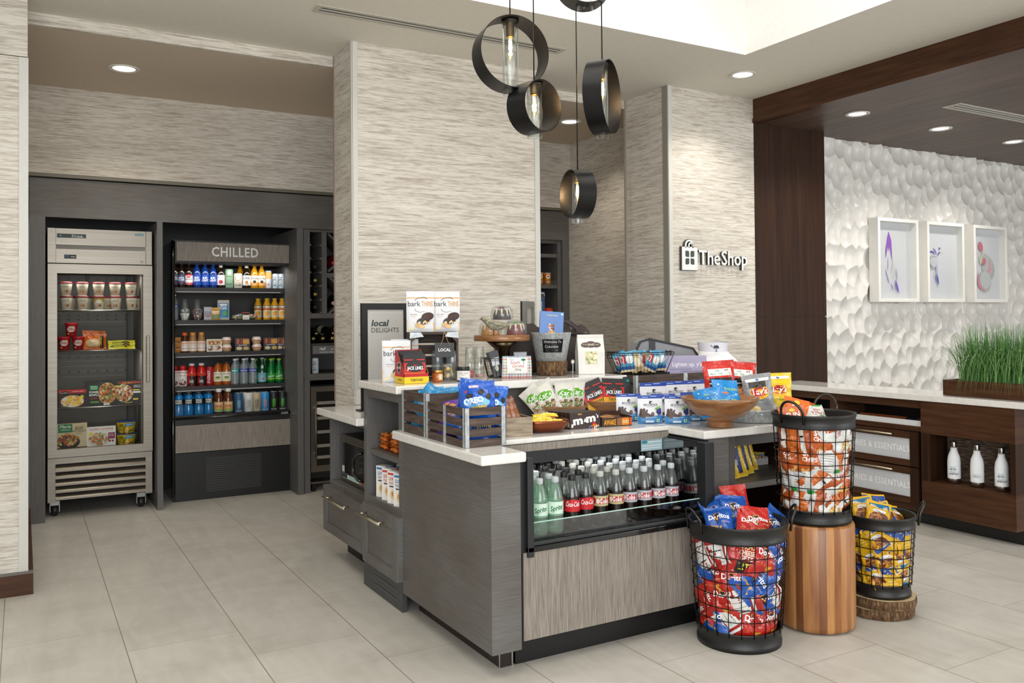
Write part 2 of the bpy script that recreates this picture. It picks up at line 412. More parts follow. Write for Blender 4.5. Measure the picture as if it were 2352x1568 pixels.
# raised tray
m.box(-2.1, 4.13, 3.99, 4.09, CZ + .1, 4.2, TRAYW).box(4.03, 4.13, 0.3, 3.99, CZ + .1, 4.2, TRAYW)
m.box(-2.0, 4.03, 3.985, 3.99, CZ, 4.2, TRAYW).box(4.025, 4.03, 0.3, 3.985, CZ, 4.2, TRAYW)
m.box(-2.1, 4.13, 0.2, 0.3, CZ + .1, 4.2, TRAYW).box(-2.1, -2.0, 0.3, 3.99, CZ + .1, 4.2, TRAYW).box(-2.1, 4.13, 0.2, 4.09, 4.2, 4.3, TRAYW)
struct('ceiling', m)
struct('ceiling_alcove', MB().box(0.0, 4.5, 5.30, 6.62, 2.97, 3.07, SOFFIT))
struct('trim_1', MB().box(0.026, 4.05, 5.27, 5.30, 2.97, CZ, WP))
m = MB().box(-4, 0.026, 4.955, 5.1, 0.0, 2.696, WP).box(-4, 0.024, 4.948, 5.1, 2.70, CZ, WP).box(-4, 0.026, 5.1, 6.62, 0, CZ, WP)
struct('wall_left', m)
struct('trim_2', MB().box(-0.014, 0.028, 4.950, 4.965, 0.113, 2.696, TRIMW))
m = MB().box(-4, 0.05, 4.925, 4.965, 0, 0.105, BROWN).box(-4, 0.05, 4.925, 4.965, 0.105, 0.113, GRAY).box(0.026, 0.05, 4.965, 6.6, 0, 0.113, BROWN)
struct('baseboard_left', m)
struct('wall_back', MB().box(0.03, 4.42, 6.60, 6.75, 2.375, 2.97, WP).box(-.2, 4.6, 7.5, 7.6, 0, 2.5, mat('#141312')).box(.03, 4.42, 6.75, 7.5, 2.40, 2.45, mat('#141312')))
struct('trim_3', MB().box(0.04, 4.42, 6.605, 6.64, 2.352, 2.375, mat('#6d675b')))
# column wrapped in wallpaper
struct('wall_column', MB().box(1.724, 3.04, 4.92, 5.27, 0, CZ, WP))
struct('trim_4', MB().box(1.722, 1.756, 4.914, 4.925, 0.94, CZ, TRIMW).box(1.716, 1.724, 4.914, 4.94, 0.94, CZ, TRIMW))
struct('trim_5', MB().box(3.005, 3.043, 4.914, 4.925, 0, CZ, TRIMW).box(1.719, 1.724, 5.25, 5.272, 0.85, CZ, mat('#9b8b80')))
struct('trim_6', MB().box(1.735, 3.0, 4.90, 4.92, 0.85, 0.94, QUARTZ))
# second column with the sign
struct('wall_sign', MB().box(4.05, 4.92, 4.78, 5.28, 0, CZ, WP))
struct('trim_7', MB().box(4.048, 4.085, 4.774, 4.785, 0, CZ, TRIMW).box(4.042, 4.05, 4.774, 4.83, 0, CZ, mat('#8f8a7f')))
struct('wall_alcove', MB().box(4.42, 4.6, 5.28, 7.5, 0, CZ, WP))
struct('trim_8', MB().box(4.035, 4.05, 5.262, 5.282, 0, CZ, mat('#9f988c')))
# walnut frame
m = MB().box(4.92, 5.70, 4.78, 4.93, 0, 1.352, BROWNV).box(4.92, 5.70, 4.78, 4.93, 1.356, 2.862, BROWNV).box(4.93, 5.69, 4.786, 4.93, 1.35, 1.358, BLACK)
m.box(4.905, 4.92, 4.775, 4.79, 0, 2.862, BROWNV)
struct('wall_walnut', m)
m = MB().box(4.90, 4.98, -4, 4.78, 2.862, CZ + .1, BROWN).box(4.892, 4.98, -4, 4.78, 2.852, 2.885, BROWN)
struct('trim_9', m, bevel=0.004)
m_, nt, b = newmat('soffit_planks')
g = N(nt, 'NewGeometry'); sp = N(nt, 'SeparateXYZ'); nt.links.new(g.outputs['Position'], sp.inputs[0])
def MM(op, a, b_=None):
    n = N(nt, 'Math', operation=op)
    for i, v in enumerate((a, b_)):
        if v is None: continue
        if hasattr(v, 'links'): nt.links.new(v, n.inputs[i])
        else: n.inputs[i].default_value = v
    return n.outputs[0]
q = MM('DIVIDE', sp.outputs[0], 0.145); fr = MM('FRACT', q); ln = MM('LESS_THAN', fr, 0.045)
wn = N(nt, 'TexWhiteNoise', noise_dimensions='1D'); nt.links.new(MM('FLOOR', q), wn.inputs['W'])
c = ramp(nt, wn.outputs['Value'], ((0, '#57463c'), (1, '#68554a')))
c = mixc(nt, 0.5, c, ramp(nt, noise(nt, pos(nt, 30, 2, 1), 1, 4), ((0.3, '#8f857e'), (0.7, '#ffffff'))), 'MULTIPLY')
nt.links.new(mixc(nt, ln, c, '#1d1614'), b.inputs['Base Color']); b.inputs['Roughness'].default_value = 0.42; b.inputs['Specular IOR Level'].default_value = 0.25
SOFW = m_
struct('ceiling_soffit', MB().box(4.98, 11, -4, 5.1, 2.862, 2.96, SOFW))

# white relief wall of dished cells
RELW = mat('#d8d5cf'); RELW.node_tree.nodes['Principled BSDF'].inputs['Roughness'].default_value = .3
m = MB()
R = random.Random(3); seeds = {}
cw, ch = 0.128, 0.150
def seedpt(i, j):
    if (i, j) not in seeds: seeds[(i, j)] = ((i + 0.5 * (j % 2) + R.uniform(-.30, .30)) * cw, (j + R.uniform(.18, .82)) * ch)
    return seeds[(i, j)]
def relief(x, z):
    i0 = int(x / cw); j0 = int(z / ch); best = 9; b2 = 9
    for i in range(i0 - 2, i0 + 3):
        for j in range(j0 - 1, j0 + 2):
            sx, sz = seedpt(i, j); d = ((x - sx) ** 2 * 1.35 + (z - sz) ** 2 * .62)
            if d < best: best = d
    return best
nx, nz = 600, 380; X0, X1, Z0, Z1 = 5.70, 9.3, 0.55, 2.87
m.grid(lambda u, v: (X0 + (X1 - X0) * u, 4.93 - min(0.06, 4.8 * relief(X0 + (X1 - X0) * u, Z0 + (Z1 - Z0) * v)), Z0 + (Z1 - Z0) * v), nx, nz, RELW, True)
m.box(5.70, 11, 4.94, 5.1, 0, 2.862, mat('r#d5d2cc')).box(5.70, 11, 4.93, 4.94, 0, .55, mat('r#d5d2cc')).box(9.3, 11, 4.92, 4.94, 0, 2.862, mat('r#d5d2cc'))
struct('wall_relief', m)

# ------------------------------------------------------------------ ceiling fittings
def downlight(x, y, z, label, power, warm, lit=True, rad=0.095):
    t = thing('recessed_downlight', label, 'ceiling light', (x, y, z), group='recessed downlights')
    rim = 'r#cfccc4' if z > 2.9 else 'r#c9c6c0'
    put('rim', MB().lathe([(rad, -.001), (rad, -.006), (rad * .9, -.009), (rad * .72, -.004), (rad * .70, -.001)], rim, 32, cap0=False, cap1=False), t)
    put('lens', MB().lathe([(rad * .71, -.003), (0.001, -.003)], 'e#fff6e6' if warm else 'e#fffaf0', 32, cap0=False, cap1=False), t)
    spot('downlight_beam', (x, y, z - .03), power, 2.2, (1.0, 0.9, 0.76) if warm else (1.0, 0.95, 0.88))
downlight(0.563, 5.92, 2.97, 'recessed downlight in the beige alcove ceiling above the freezer', 20, True)
downlight(3.90, 5.82, 2.97, 'recessed downlight in the alcove ceiling right of the wallpapered column', 16, True)
downlight(4.336, 4.318, CZ, 'recessed downlight in the grey ceiling in front of the shop sign wall', 26, False)
downlight(5.40, 4.22, 2.862, 'leftmost of the three downlights in the dark wood soffit', 34, False, rad=.088)
downlight(6.43, 4.24, 2.862, 'middle one of the three downlights in the dark wood soffit', 34, False, rad=.088)
downlight(7.49, 4.26, 2.862, 'downlight in the dark wood soffit at the right edge of the photo', 34, False, rad=.088)
def vent(x0, x1, y0, y1, z, label, ns=2):
    t = thing('linear_air_vent', label, 'air vent', ((x0 + x1) / 2, (y0 + y1) / 2, z))
    w = (x1 - x0) / 2; d = (y1 - y0) / 2; e = .028
    f = MB(); n = ns * 2 + 1; fw = 2 * d / n
    put('backing', MB().box(-w + e, w - e, -d + .01, d - .01, -.0012, -.0004, BLACK), t)
    f.box(-w, -w + e, -d, d, -.004, -.0002, 'r#b9b6ac').box(w - e, w, -d, d, -.004, -.0002, 'r#b9b6ac')
    f.box(-w + e, w - e, -d, -d + fw * 1.2, -.004, -.0002, 'r#b9b6ac').box(-w + e, w - e, d - fw * 1.2, d, -.004, -.0002, 'r#b9b6ac')
    put('frame', f, t)
    for k in range(ns - 1):
        y = -d + fw * (2.5 + 2 * k) if ns > 2 else 0
        put('slat', MB().box(-w + e, w - e, y - fw * .42, y + fw * .42, -.0038, -.0014, 'r#bcb9b0'), t)
vent(1.364, 2.95, 4.428, 4.54, CZ, 'long slotted air vent in the grey ceiling above the wallpapered column')
vent(5.78, 7.6, 3.66, 3.80, 2.862, 'slotted white air vent in the dark wood soffit', 3)

# ------------------------------------------------------------------ pendants
def pendant(loc, R_, W, rz, label, bulb=True):
    t = thing('ring_pendant', label, 'pendant lamp', loc, rz, group='black ring pendants with glass tubes')
    m = MB(); sg = 64; th = .0035
    vs = []
    for k in range(sg):
        a = 2 * PI * k / sg; c, s_ = math.cos(a), math.sin(a)
        for r, y in ((R_, -W / 2), (R_, W / 2), (R_ - th, W / 2), (R_ - th, -W / 2)): vs.append((r * c, y, r * s_))
    fs = []
    for k in range(sg):
        k2 = (k + 1) % sg
        for j in range(4): fs.append((k * 4 + j, k * 4 + (j + 1) % 4, k2 * 4 + (j + 1) % 4, k2 * 4 + j))
    m.add(vs, fs, PENDM, True); o = put('ring', m, t)
    e = o.modifiers.new('edge', 'EDGE_SPLIT'); e.split_angle = 0.8
    rt = W * .30; L = R_ * 2
    put('glass_tube', MB().lathe([(rt, -R_ - .022), (rt, R_ - .012), (rt - .003, R_ - .012), (rt - .003, -R_ - .022), (rt, -R_ - .022)], GLASS, 28, cap0=False, cap1=False), t)
    put('lamp_holder', MB().lathe([(.018, R_ * .52), (.019, R_ - .02), (rt + .002, R_ - .018), (rt + .002, R_ - .004)], BLACK, 20), t)
    b_ = MB().lathe([(.002, -.06), (.012, -.045), (.0155, -.01), (.012, .03), (.010, .045)], GLASS, 16, cap0=False, cap1=False)
    zc = R_ * .52 - .045
    o = put('bulb', b_, t, loc=(0, 0, zc))
    f = MB()
    for a in range(4):
        x, y = .005 * math.cos(a * PI / 2), .005 * math.sin(a * PI / 2)
        f.tube([(x, y, .025), (x * 1.3, y * 1.3, 0), (x * .6, y * .6, -.03)], .0016, FIL, 5)
    f.lathe([(.0155, .046), (.0155, .04), (.011, .038)], 'm#b08a4a', 16)
    put('filament', f, o)
    put('cord', MB().tube([(0, 0, R_ - .004), (0, 0, 4.19 - loc[2])], .0028, BLACK, 6), t)
    put('canopy', MB().lathe([(.06, 4.195 - loc[2]), (.06, 4.17 - loc[2])], BLACK, 20), t)
    d = bpy.data.lights.new('filament_light', 'POINT'); d.energy = 1.6; d.color = (1, .62, .3); d.shadow_soft_size = .012
    l = bpy.data.objects.new('filament_light', d); COL.objects.link(l); l.location = (loc[0], loc[1], loc[2] + zc)
FIL = mat('e#ffc46a'); FIL.node_tree.nodes['Principled BSDF'].inputs['Emission Strength'].default_value = 14
PD = -YAW
pendant((1.892, 3.296, 2.532), .161, .120, PD + .36, 'large ring pendant seen almost face on, upper left of the cluster')
pendant((1.983, 3.244, 2.295), .115, .115, PD + .75, 'small ring pendant with lit bulb hanging just below the large face-on one')
pendant((2.247, 3.092, 2.337), .163, .085, PD + 1.18, 'large ring pendant seen nearly edge on at the right of the cluster')
pendant((2.148, 3.149, 1.906), .107, .085, PD - 1.22, 'lowest small ring pendant seen edge on, hanging in front of the shelf tower')
pendant((2.183, 3.129, 2.872), .13, .12, PD + .1, 'ring pendant cut off by the top edge of the photo')

# ------------------------------------------------------------------ sign on the column
SW = lambda x, z, off: (x, 4.78 - off, z)
t = thing('shop_sign', 'raised white letters and shopping bag symbol on the wallpapered column', 'sign', (4.47, 4.78, 1.7))
SL = lambda u, v, off: (u - 4.47, -off, v - 1.7)
for nm, o0, th, mt, ex in (('sign_backing', 0.0008, .022, 'g#33352f', .0035), ('sign_face', .0228, .004, 'g#f2f1ea', 0)):
    m = MB()
    def rect(u0, v0, u1, v1):
        m.prism([(u0 - ex, v0 - ex), (u1 + ex, v0 - ex), (u1 + ex, v1 + ex), (u0 - ex, v1 + ex)], th, mt, lambda u, v, o: SL(u, v, o + o0))
    rect(4.150, 1.700, 4.296, 1.868)
    for cx_, r_, w_, h_ in ((4.220, .040, .012, .040), (4.233, .022, .010, .022)):
        pr = [(cx_ + (r_ + ex) * math.cos(a), 1.868 + .012 + (r_ * 1.05 + ex) * math.sin(a)) for a in [PI * k / 12 for k in range(13)]]
        pi = [(cx_ + (r_ - w_ - ex) * math.cos(a), 1.868 + .012 + ((r_ - w_) * 1.05 - ex) * math.sin(a)) for a in [PI * k / 12 for k in range(13)]]
        pr = [(pr[0][0], 1.862)] + pr + [(pr[-1][0], 1.862)]; pi = [(pi[0][0], 1.862)] + pi + [(pi[-1][0], 1.862)]
        for k in range(len(pr) - 1): m.prism([pr[k], pr[k + 1], pi[k + 1], pi[k]], th, mt, lambda u, v, o: SL(u, v, o + o0))
    m.text('The', SL, 4.312, 1.745, .105, mt, bold=.018 + ex * 4, w=.205, off=o0, thick=th, align='l')
    m.text('Shop', SL, 4.535, 1.745, .105, mt, bold=.018 + ex * 4, w=.262, off=o0, thick=th, align='l')
    if nm == 'sign_face':
        for ax, ay in ((-1, -1), (1, -1), (-1, 1), (1, 1)):
            cx_, cy_ = 4.222 + ax * .0245, 1.790 + ay * .0275
            P = []; hx, hy, r = .0185, .0225, .012
            for sx, sy, rr in ((1, 1, 0), (-1, 1, 0), (-1, -1, 0), (1, -1, 0)):
                rr = r if not (sx == ax and sy == ay) and not (sx == -ax and sy == -ay) else .0005
                c0 = {(1, 1): 0, (-1, 1): PI / 2, (-1, -1): PI, (1, -1): 1.5 * PI}[(sx, sy)]
                for q in range(5): P.append((cx_ + sx * (hx - rr) + rr * math.cos(c0 + q * PI / 8), cy_ + sy * (hy - rr) + rr * math.sin(c0 + q * PI / 8)))
            m.decals(lambda u, v, o: SL(u, v, o + o0 + th), [('p', P, '#3b443f')])
    put(nm, m, t)

# ------------------------------------------------------------------ framed art on the relief wall
def art(x0, x1, label, draw):
    w = x1 - x0; z0, z1 = 1.475, 2.205
    t = thing('shadow_box_frame', label, 'framed artwork', ((x0 + x1) / 2, 4.80, z0))
    f = MB(); W = w / 2; H = z1 - z0; e = .030; D = .095
    f.box(-W, -W + e, 0, D, 0, H, 'r#e6e4de').box(W - e, W, 0, D, 0, H, 'r#e6e4de').box(-W + e, W - e, 0, D, 0, e, 'r#e6e4de').box(-W + e, W - e, 0, D, H - e, H, 'r#e6e4de')
    put('frame', f, t, bevel=.002)
    put('backing', MB().box(-W + e, W - e, .06, .065, e, H - e, 'r#cfced2'), t)
    S = lambda u, v, off: (u, .0595 - off, v)
    m = MB(); m.decals(S, draw(W, H), .004, .0012); put('cut_paper_motif', m, t)
    put('glazing', MB().add([(-W + e, .008, e), (W - e, .008, e), (W - e, .008, H - e), (-W + e, .008, H - e)], [(0, 1, 2, 3)], GLASS), t)
def leaf(x0, y0, x1, y1, wd, bend=0.0, n=8):
    A, B = [], []; L = math.hypot(x1 - x0, y1 - y0); nx_, ny_ = -(y1 - y0) / L, (x1 - x0) / L
    for k in range(n + 1):
        s_ = k / n; c_ = math.sin(PI * s_); x = x0 + (x1 - x0) * s_ + nx_ * bend * c_; y = y0 + (y1 - y0) * s_ + ny_ * bend * c_
        A.append((x + nx_ * wd * c_, y + ny_ * wd * c_)); B.append((x - nx_ * wd * c_, y - ny_ * wd * c_))
    return A + B[::-1][1:-1]
def d1(W, H):
    P = '#8d45bb'; P2 = '#6d4bb5'; L_ = '#b9aed0'
    return [('p', [(-.06, .62), (-.025, .54), (-.02, .44), (-.022, .36), (-.05, .50), (-.065, .44), (-.07, .50), (-.105, .38), (-.105, .46), (-.08, .56)], P),
            ('p', leaf(-.07, .40, -.078, .27, .006), L_), ('p', leaf(-.11, .30, -.065, .19, .004, -.01), P2), ('p', leaf(-.10, .22, -.06, .16, .004), P2),
            ('p', leaf(-.01, .42, -.05, .22, .005, .012), '#c9c3b8'), ('p', leaf(.01, .34, -.03, .18, .003, .008), '#c9c3b8'), ('p', leaf(-.045, .17, -.01, .10, .005, -.006), P2),
            ('p', leaf(.03, .31, .04, .19, .009), L_), ('p', leaf(.01, .20, .06, .075, .015, -.006), P2), ('p', leaf(.04, .26, .045, .18, .003), '#e9e6da')]
def d2(W, H):
    P = '#4a3fae'; C = '#d9d6c6'
    return [('p', leaf(-.18, .45, -.08, .43, .009, .022), P), ('p', leaf(-.12, .50, -.06, .43, .006, .008), P), ('p', leaf(.0, .46, -.05, .42, .007, -.012), P), ('p', leaf(.045, .463, .0, .458, .003), C),
            ('p', [(-.035, .50), (-.015, .505), (-.01, .49), (-.03, .484)], P), ('p', leaf(-.07, .40, -.05, .13, .014, -.012), '#a9a4cc'), ('p', leaf(-.072, .26, -.045, .16, .013, -.004), P),
            ('p', leaf(-.10, .30, -.105, .22, .005), C), ('p', leaf(-.105, .25, -.095, .17, .004), P), ('e', -.125, .375, .055, .06, '#b9bdb9'), ('e', -.12, .378, .052, .056, '#c4c4c6'), ('p', leaf(-.18, .40, -.07, .41, .004, .012), '#8f9fb4')]
def d3(W, H):
    P = '#c8546a'; C = '#c6c3a2'; G_ = '#a8a8a2'
    return [('e', .04, .33, .10, .12, G_, .5), ('e', .02, .36, .085, .105, '#b5b4b4', .5), ('p', leaf(.06, .42, -.02, .26, .02, .05), '#d98795'), ('e', -.02, .20, .10, .09, G_, -.5), ('e', -.015, .215, .092, .083, '#bcbdbd', -.5),
            ('p', leaf(-.12, .30, -.01, .10, .02, -.06), '#cf7683'), ('e', -.085, .53, .034, .05, P, .3), ('p', leaf(-.11, .36, -.03, .48, .03), C), ('p', leaf(-.085, .36, -.02, .48, .014), G_), ('e', -.04, .39, .026, .035, P, -.4), ('p', leaf(-.115, .40, -.115, .50, .004), '#e9e6da')]
art(6.385, 6.938, 'white framed artwork with a purple flame-like cut paper motif', d1)
art(7.062, 7.613, 'white framed artwork with a blue and purple palm-like motif', d2)
art(7.762, 8.30, 'white framed artwork with a pink and olive rounded motif', d3)

# ================================================================== ALCOVE CABINETRY
t = thing('alcove_surround', 'dark grey wood surround framing the freezer and drink cases in the alcove', 'built-in surround', (2.2, 6.63, 0))
def P_(name, x0, x1, y0, y1, z0, z1, mt, par=t, o=(2.2, 6.63, 0), **k):
    return put(name, MB().box(x0 - o[0], x1 - o[0], y0 - o[1], y1 - o[1], z0 - o[2], z1 - o[2], mt), par, **k)
P_('header_panel', 0.042, 4.418, 6.63, 6.66, 2.080, 2.345, GRAY)
P_('side_post', 0.042, 0.138, 6.63, 7.48, 0, 2.080, GRAYV)
P_('side_post', 0.847, 0.885, 6.63, 7.48, 0, 2.080, GRAYV)
P_('side_post', 1.866, 1.914, 6.63, 7.48, 0, 2.080, GRAYV)
P_('side_post', 4.345, 4.418, 6.63, 7.48, 0, 2.080, GRAYV)
P_('back_panel', 0.138, 1.9, 7.44, 7.48, 0, 2.08, BLACK)

# ---- reach-in freezer
FX, FY = 0.4925, 6.78
fz = thing('reach_in_freezer', 'stainless steel glass-door freezer with louvred base in the alcove', 'freezer', (FX, FY, 0))
fo = (FX, FY, 0)
def B_(name, boxes, par, o, bevel=0, label=None):
    m = MB()
    for bx in boxes: m.box(bx[0] - o[0], bx[1] - o[0], bx[2] - o[1], bx[3] - o[1], bx[4] - o[2], bx[5] - o[2], bx[6])
    return put(name, m, par, bevel=bevel, label=label)
INNER = mat('#57514a')
m = MB()
for bx in ((.155, .20, 6.80, 7.42, .41, 1.77, STEEL), (.785, .83, 6.80, 7.42, .41, 1.77, STEEL), (.20, .785, 7.36, 7.42, .41, 1.77, INNER), (.20, .785, 6.82, 7.42, .41, .455, INNER), (.20, .785, 6.82, 7.42, 1.72, 1.77, INNER), (.155, .83, 6.84, 7.42, .105, .41, BLACK), (.155, .83, 6.80, 7.42, 1.776, 2.02, STEEL), (.765, .785, 6.83, 7.36, .455, 1.72, '#85807a'), (.715, .722, 7.3, 7.36, .455, 1.72, '#3a3936'), (.43, .45, 7.34, 7.36, 1.55, 1.72, BLACK)):
    m.box(bx[0] - FX, bx[1] - FX, bx[2] - FY, bx[3] - FY, bx[4], bx[5], bx[6])
Sb = lambda u, v, off: (u - FX, 7.36 - FY - off, v)
m.decals(Sb, [('e', .245 + .066 * i, z, .008, .008, '#2b2926') for z in (1.69, 1.66, 1.41, 1.38, 1.09, .98) for i in range(8)])
m.decals(Sb, [('r', .26, z, .70, z + .004, '#7d766c') for z in (1.36, 1.10, 1.06, 1.02, .98, .94)], .0004)
put('cabinet', m, fz)
m = MB(); 
m.box(.155 - FX, .203 - FX, 6.775 - FY, 6.80 - FY, 1.776, 2.02, STEEL).box(.207 - FX, .787 - FX, 6.78 - FY, 6.80 - FY, 1.905, 2.02, STEEL).box(.207 - FX, .787 - FX, 6.795 - FY, 6.80 - FY, 1.875, 1.905, '#8a847b').box(.207 - FX, .787 - FX, 6.78 - FY, 6.80 - FY, 1.776, 1.875, STEEL).box(.791 - FX, .83 - FX, 6.775 - FY, 6.80 - FY, 1.776, 2.02, STEEL)
Sf = lambda u, v, off: (u - FX, 6.78 - FY - off, v)
m.decals(Sf, [('r', .211, 1.952, .398, 1.985, '#f2f0ea'), ('r', .213, 1.954, .396, 1.983, '#3b423f'), ('r', .221, 1.960, .272, 1.978, '#27433c'), ('e', .235, 1.969, .006, .006, '#78b9b0'), ('t', 'True', .335, 1.962, .014, '#ffffff', dict(bold=.03, shear=.35, w=.075)), ('r', .30, 1.958, .385, 1.9595, '#ffffff'),
    ('r', .258, 1.808, .334, 1.836, '#15171b'), ('r', .264, 1.82, .288, 1.832, '#2d4c7a'), ('r', .30, 1.818, .326, 1.824, '#aaaaaa'), ('r', .715, 1.985, .775, 2.005, '#8fb2b4'), ('e', .762, 1.797, .009, .009, '#6d6860'), ('e', .762, 1.797, .006, .006, '#c4beb4')])
put('top_panel', m, fz, bevel=0)
dr = B_('door', [(.155, .213, 6.755, 6.80, .415, 1.768, STEEL), (.768, .83, 6.755, 6.80, .415, 1.768, STEEL), (.213, .768, 6.755, 6.80, .415, .472, STEEL), (.213, .768, 6.755, 6.80, 1.703, 1.768, STEEL)], fz, fo)
put('glass_pane', MB().add([(.213 - FX, .005, .472), (.768 - FX, .005, .472), (.768 - FX, .005, 1.703), (.213 - FX, .005, 1.703)], [(0, 1, 2, 3)], DOORGLASS), dr)
B_('handle', [(.786, .806, 6.715, 6.733, .918, 1.258, STEEL), (.79, .80, 6.733, 6.755, .93, .95, STEEL), (.79, .80, 6.733, 6.755, 1.23, 1.25, STEEL)], dr, fo, .003)
lv = B_('base_panel', [(.155, .203, 6.775, 6.84, .105, .408, STEEL), (.785, .83, 6.775, 6.84, .105, .408, STEEL), (.203, .785, 6.78, 6.84, .368, .408, STEEL)], fz, fo)
for k in range(5):
    z = .315 - k * .049
    m = MB(); m.add([(x - FX, y - FY, zz) for x in (.203, .785) for y, zz in ((6.795, z + .043), (6.765, z + .012), (6.765, z), (6.80, z - .002))], [(0, 1, 5, 4), (1, 2, 6, 5), (2, 3, 7, 6), (0, 4, 7, 3), (0, 3, 2, 1), (4, 5, 6, 7)], STEEL)
    put('louvre', m, lv)
for x, y in ((.20, 6.84), (.76, 6.84), (.20, 7.35), (.76, 7.35)):
    c = put('caster', MB().box(x - .03 - FX, x + .03 - FX, y - FY - .02, y + .03 - FY, .075, .105, 'm#8b8b88').box(x - .032 - FX, x - .027 - FX, y - FY - .02, y + .02 - FY, .03, .1, 'm#8b8b88').box(x + .027 - FX, x + .032 - FX, y - FY - .02, y + .02 - FY, .03, .1, 'm#8b8b88'), fz)
    M_ = Matrix.Translation((x - FX, y - FY, .038)) @ Matrix.Rotation(PI / 2, 4, 'Y')
    put('wheel', MB().lathe([(.03, -.018), (.037, -.012), (.037, .012), (.03, .018)], '#1a1a1a', 20, M_=M_), c)
for z in (1.447, 1.158, .752):
    m = MB(); m.tube([(.215 - FX, 6.835 - FY, z - .004), (.765 - FX, 6.835 - FY, z - .004)], .004, 'm#b9b9b4', 6)
    m.tube([(.215 - FX, 7.2 - FY, z - .004), (.765 - FX, 7.2 - FY, z - .004)], .003, 'm#b9b9b4', 6)
    for k in range(28): m.tube([(.22 + k * .02 - FX, 6.835 - FY, z - .002), (.22 + k * .02 - FX, 7.2 - FY, z - .002)], .0012, 'm#b9b9b4', 4)
    put('wire_shelf', m, fz)
area('freezer_lamp', (.49, 6.84, 1.70), (.49, 7.0, .9), .5, .05, 1.5, (1, .98, .93))
area('freezer_lamp_low', (.49, 6.84, 1.14), (.49, 6.98, .5), .5, .03, .9, (1, .98, .93))

# ---- open chilled case
CX0 = 1.43
co = (CX0, 6.85, 0)
cs = thing('open_chilled_case', 'tall black open-front chilled drinks case with wood-look header in the alcove', 'refrigerated display case', (CX0, 6.85, 0))
for x0, x1, nm in ((.985, 1.002, 's'), (1.872, 1.889, 's')):
    m = MB()
    P = [(6.87, 0), (6.87, .60), (6.90, .66), (6.90, 1.78), (6.85, 1.82), (6.85, 1.965), (7.43, 1.965), (7.43, 0)]
    vs = [(x0 - CX0, y - 6.85, z) for y, z in P] + [(x1 - CX0, y - 6.85, z) for y, z in P]; n = len(P)
    m.add(vs, [tuple(reversed(range(n))), tuple(n + k for k in range(n))] + [(k, (k + 1) % n, n + (k + 1) % n, n + k) for k in range(n)], BLACKG)
    put('side_panel', m, cs)
m = MB(); m.tube([(.985 - CX0, .0, .04), (.985 - CX0, .0, .62), (.99 - CX0, .03, .68), (.99 - CX0, .03, 1.76), (.985 - CX0, -.012, 1.83), (.985 - CX0, -.012, 1.965)], .015, BLACKG, 8)
m.tube([(1.889 - CX0, .0, .04), (1.889 - CX0, .0, .62), (1.884 - CX0, .03, .68), (1.884 - CX0, .03, 1.76), (1.889 - CX0, -.012, 1.83), (1.889 - CX0, -.012, 1.965)], .015, BLACKG, 8)
put('corner_rails', m, cs)
B_('back_wall', [(1.002, 1.872, 7.38, 7.43, .5, 1.965, '#3a3633'), (1.002, 1.872, 6.9, 7.43, 1.80, 1.965, BLACK)], cs, co)
hd = B_('header', [(.99, 1.885, 6.85, 6.93, 1.805, 1.975, BLACK), (1.012, 1.862, 6.845, 6.85, 1.818, 1.962, TAUPE)], cs, co)
S = lambda u, v, off: (u - CX0, -.005 - off, v)
put('lettering', MB().text('CHILLED', S, 1.442, 1.858, .072, 'g#f4f2ee', bold=.05, w=.352, spacing=1.1, off=.0006, thick=.002), hd)
for zt in (1.618, 1.365, 1.115, .852):
    B_('shelf', [(1.004, 1.87, 7.0, 7.36, zt - .02, zt, '#1d1c1c'), (1.004, 1.87, 6.985, 7.0, zt - .038, zt + .003, '#232120')], cs, co)
B_('deck', [(1.004, 1.87, 6.88, 7.38, .60, .632, '#262524'), (1.0, 1.874, 6.852, 6.88, .575, .645, BLACK)], cs, co)
put('bumper', MB().tube([(.97 - CX0, -.005, .625), (1.9 - CX0, -.005, .625)], .010, 'g#1a1b1c', 8).box(1.79 - CX0, 1.845 - CX0, -.019, -.014, .615, .632, 'm#b9b6b0'), cs)
B_('front_panel', [(1.002, 1.87, 6.85, 6.87, .366, .572, TAUPE)], cs, co)
m = MB().box(1.0 - CX0, 1.872 - CX0, .005, .04, 0.0, .36, BLACK)
S = lambda u, v, off: (u - CX0, .005 - off, v)
m.decals(S, [('r', 1.215, .05, 1.645, .325, '#0e0e0e')])
pts = []
for j in range(17):
    for i in range(34): pts.append(('e', 1.225 + i * .0122 + (j % 2) * .0061, .062 + j * .0155, .0042, .0042, '#4a4a48'))
for d in pts: m.add([S(d[1] + d[3] * math.cos(a), d[2] + d[3] * math.sin(a), .0012) for a in [PI / 3 * q for q in range(6)]], [tuple(range(6))], d[5])
m.decals(S, [('e', 1.17, .10, .011, .011, '#000000'), ('e', 1.66, .085, .011, .011, '#000000')])
put('base_grille', m, cs)
put('front_glass', MB().add([(1.004 - CX0, .012, .645), (1.87 - CX0, .012, .645), (1.87 - CX0, .012, .75), (1.004 - CX0, .012, .75)], [(0, 1, 2, 3)], GLASS), cs)
area('case_lamp', (1.43, 6.93, 1.79), (1.43, 7.1, 1.0), .8, .04, 1.1, (1, .98, .94))
for zt in (1.595, 1.342, 1.092, .83):
    area('shelf_lamp', (1.43, 6.99, zt - .005), (1.43, 7.08, zt - .3), .8, .015, 0.75, (1, .98, .94))

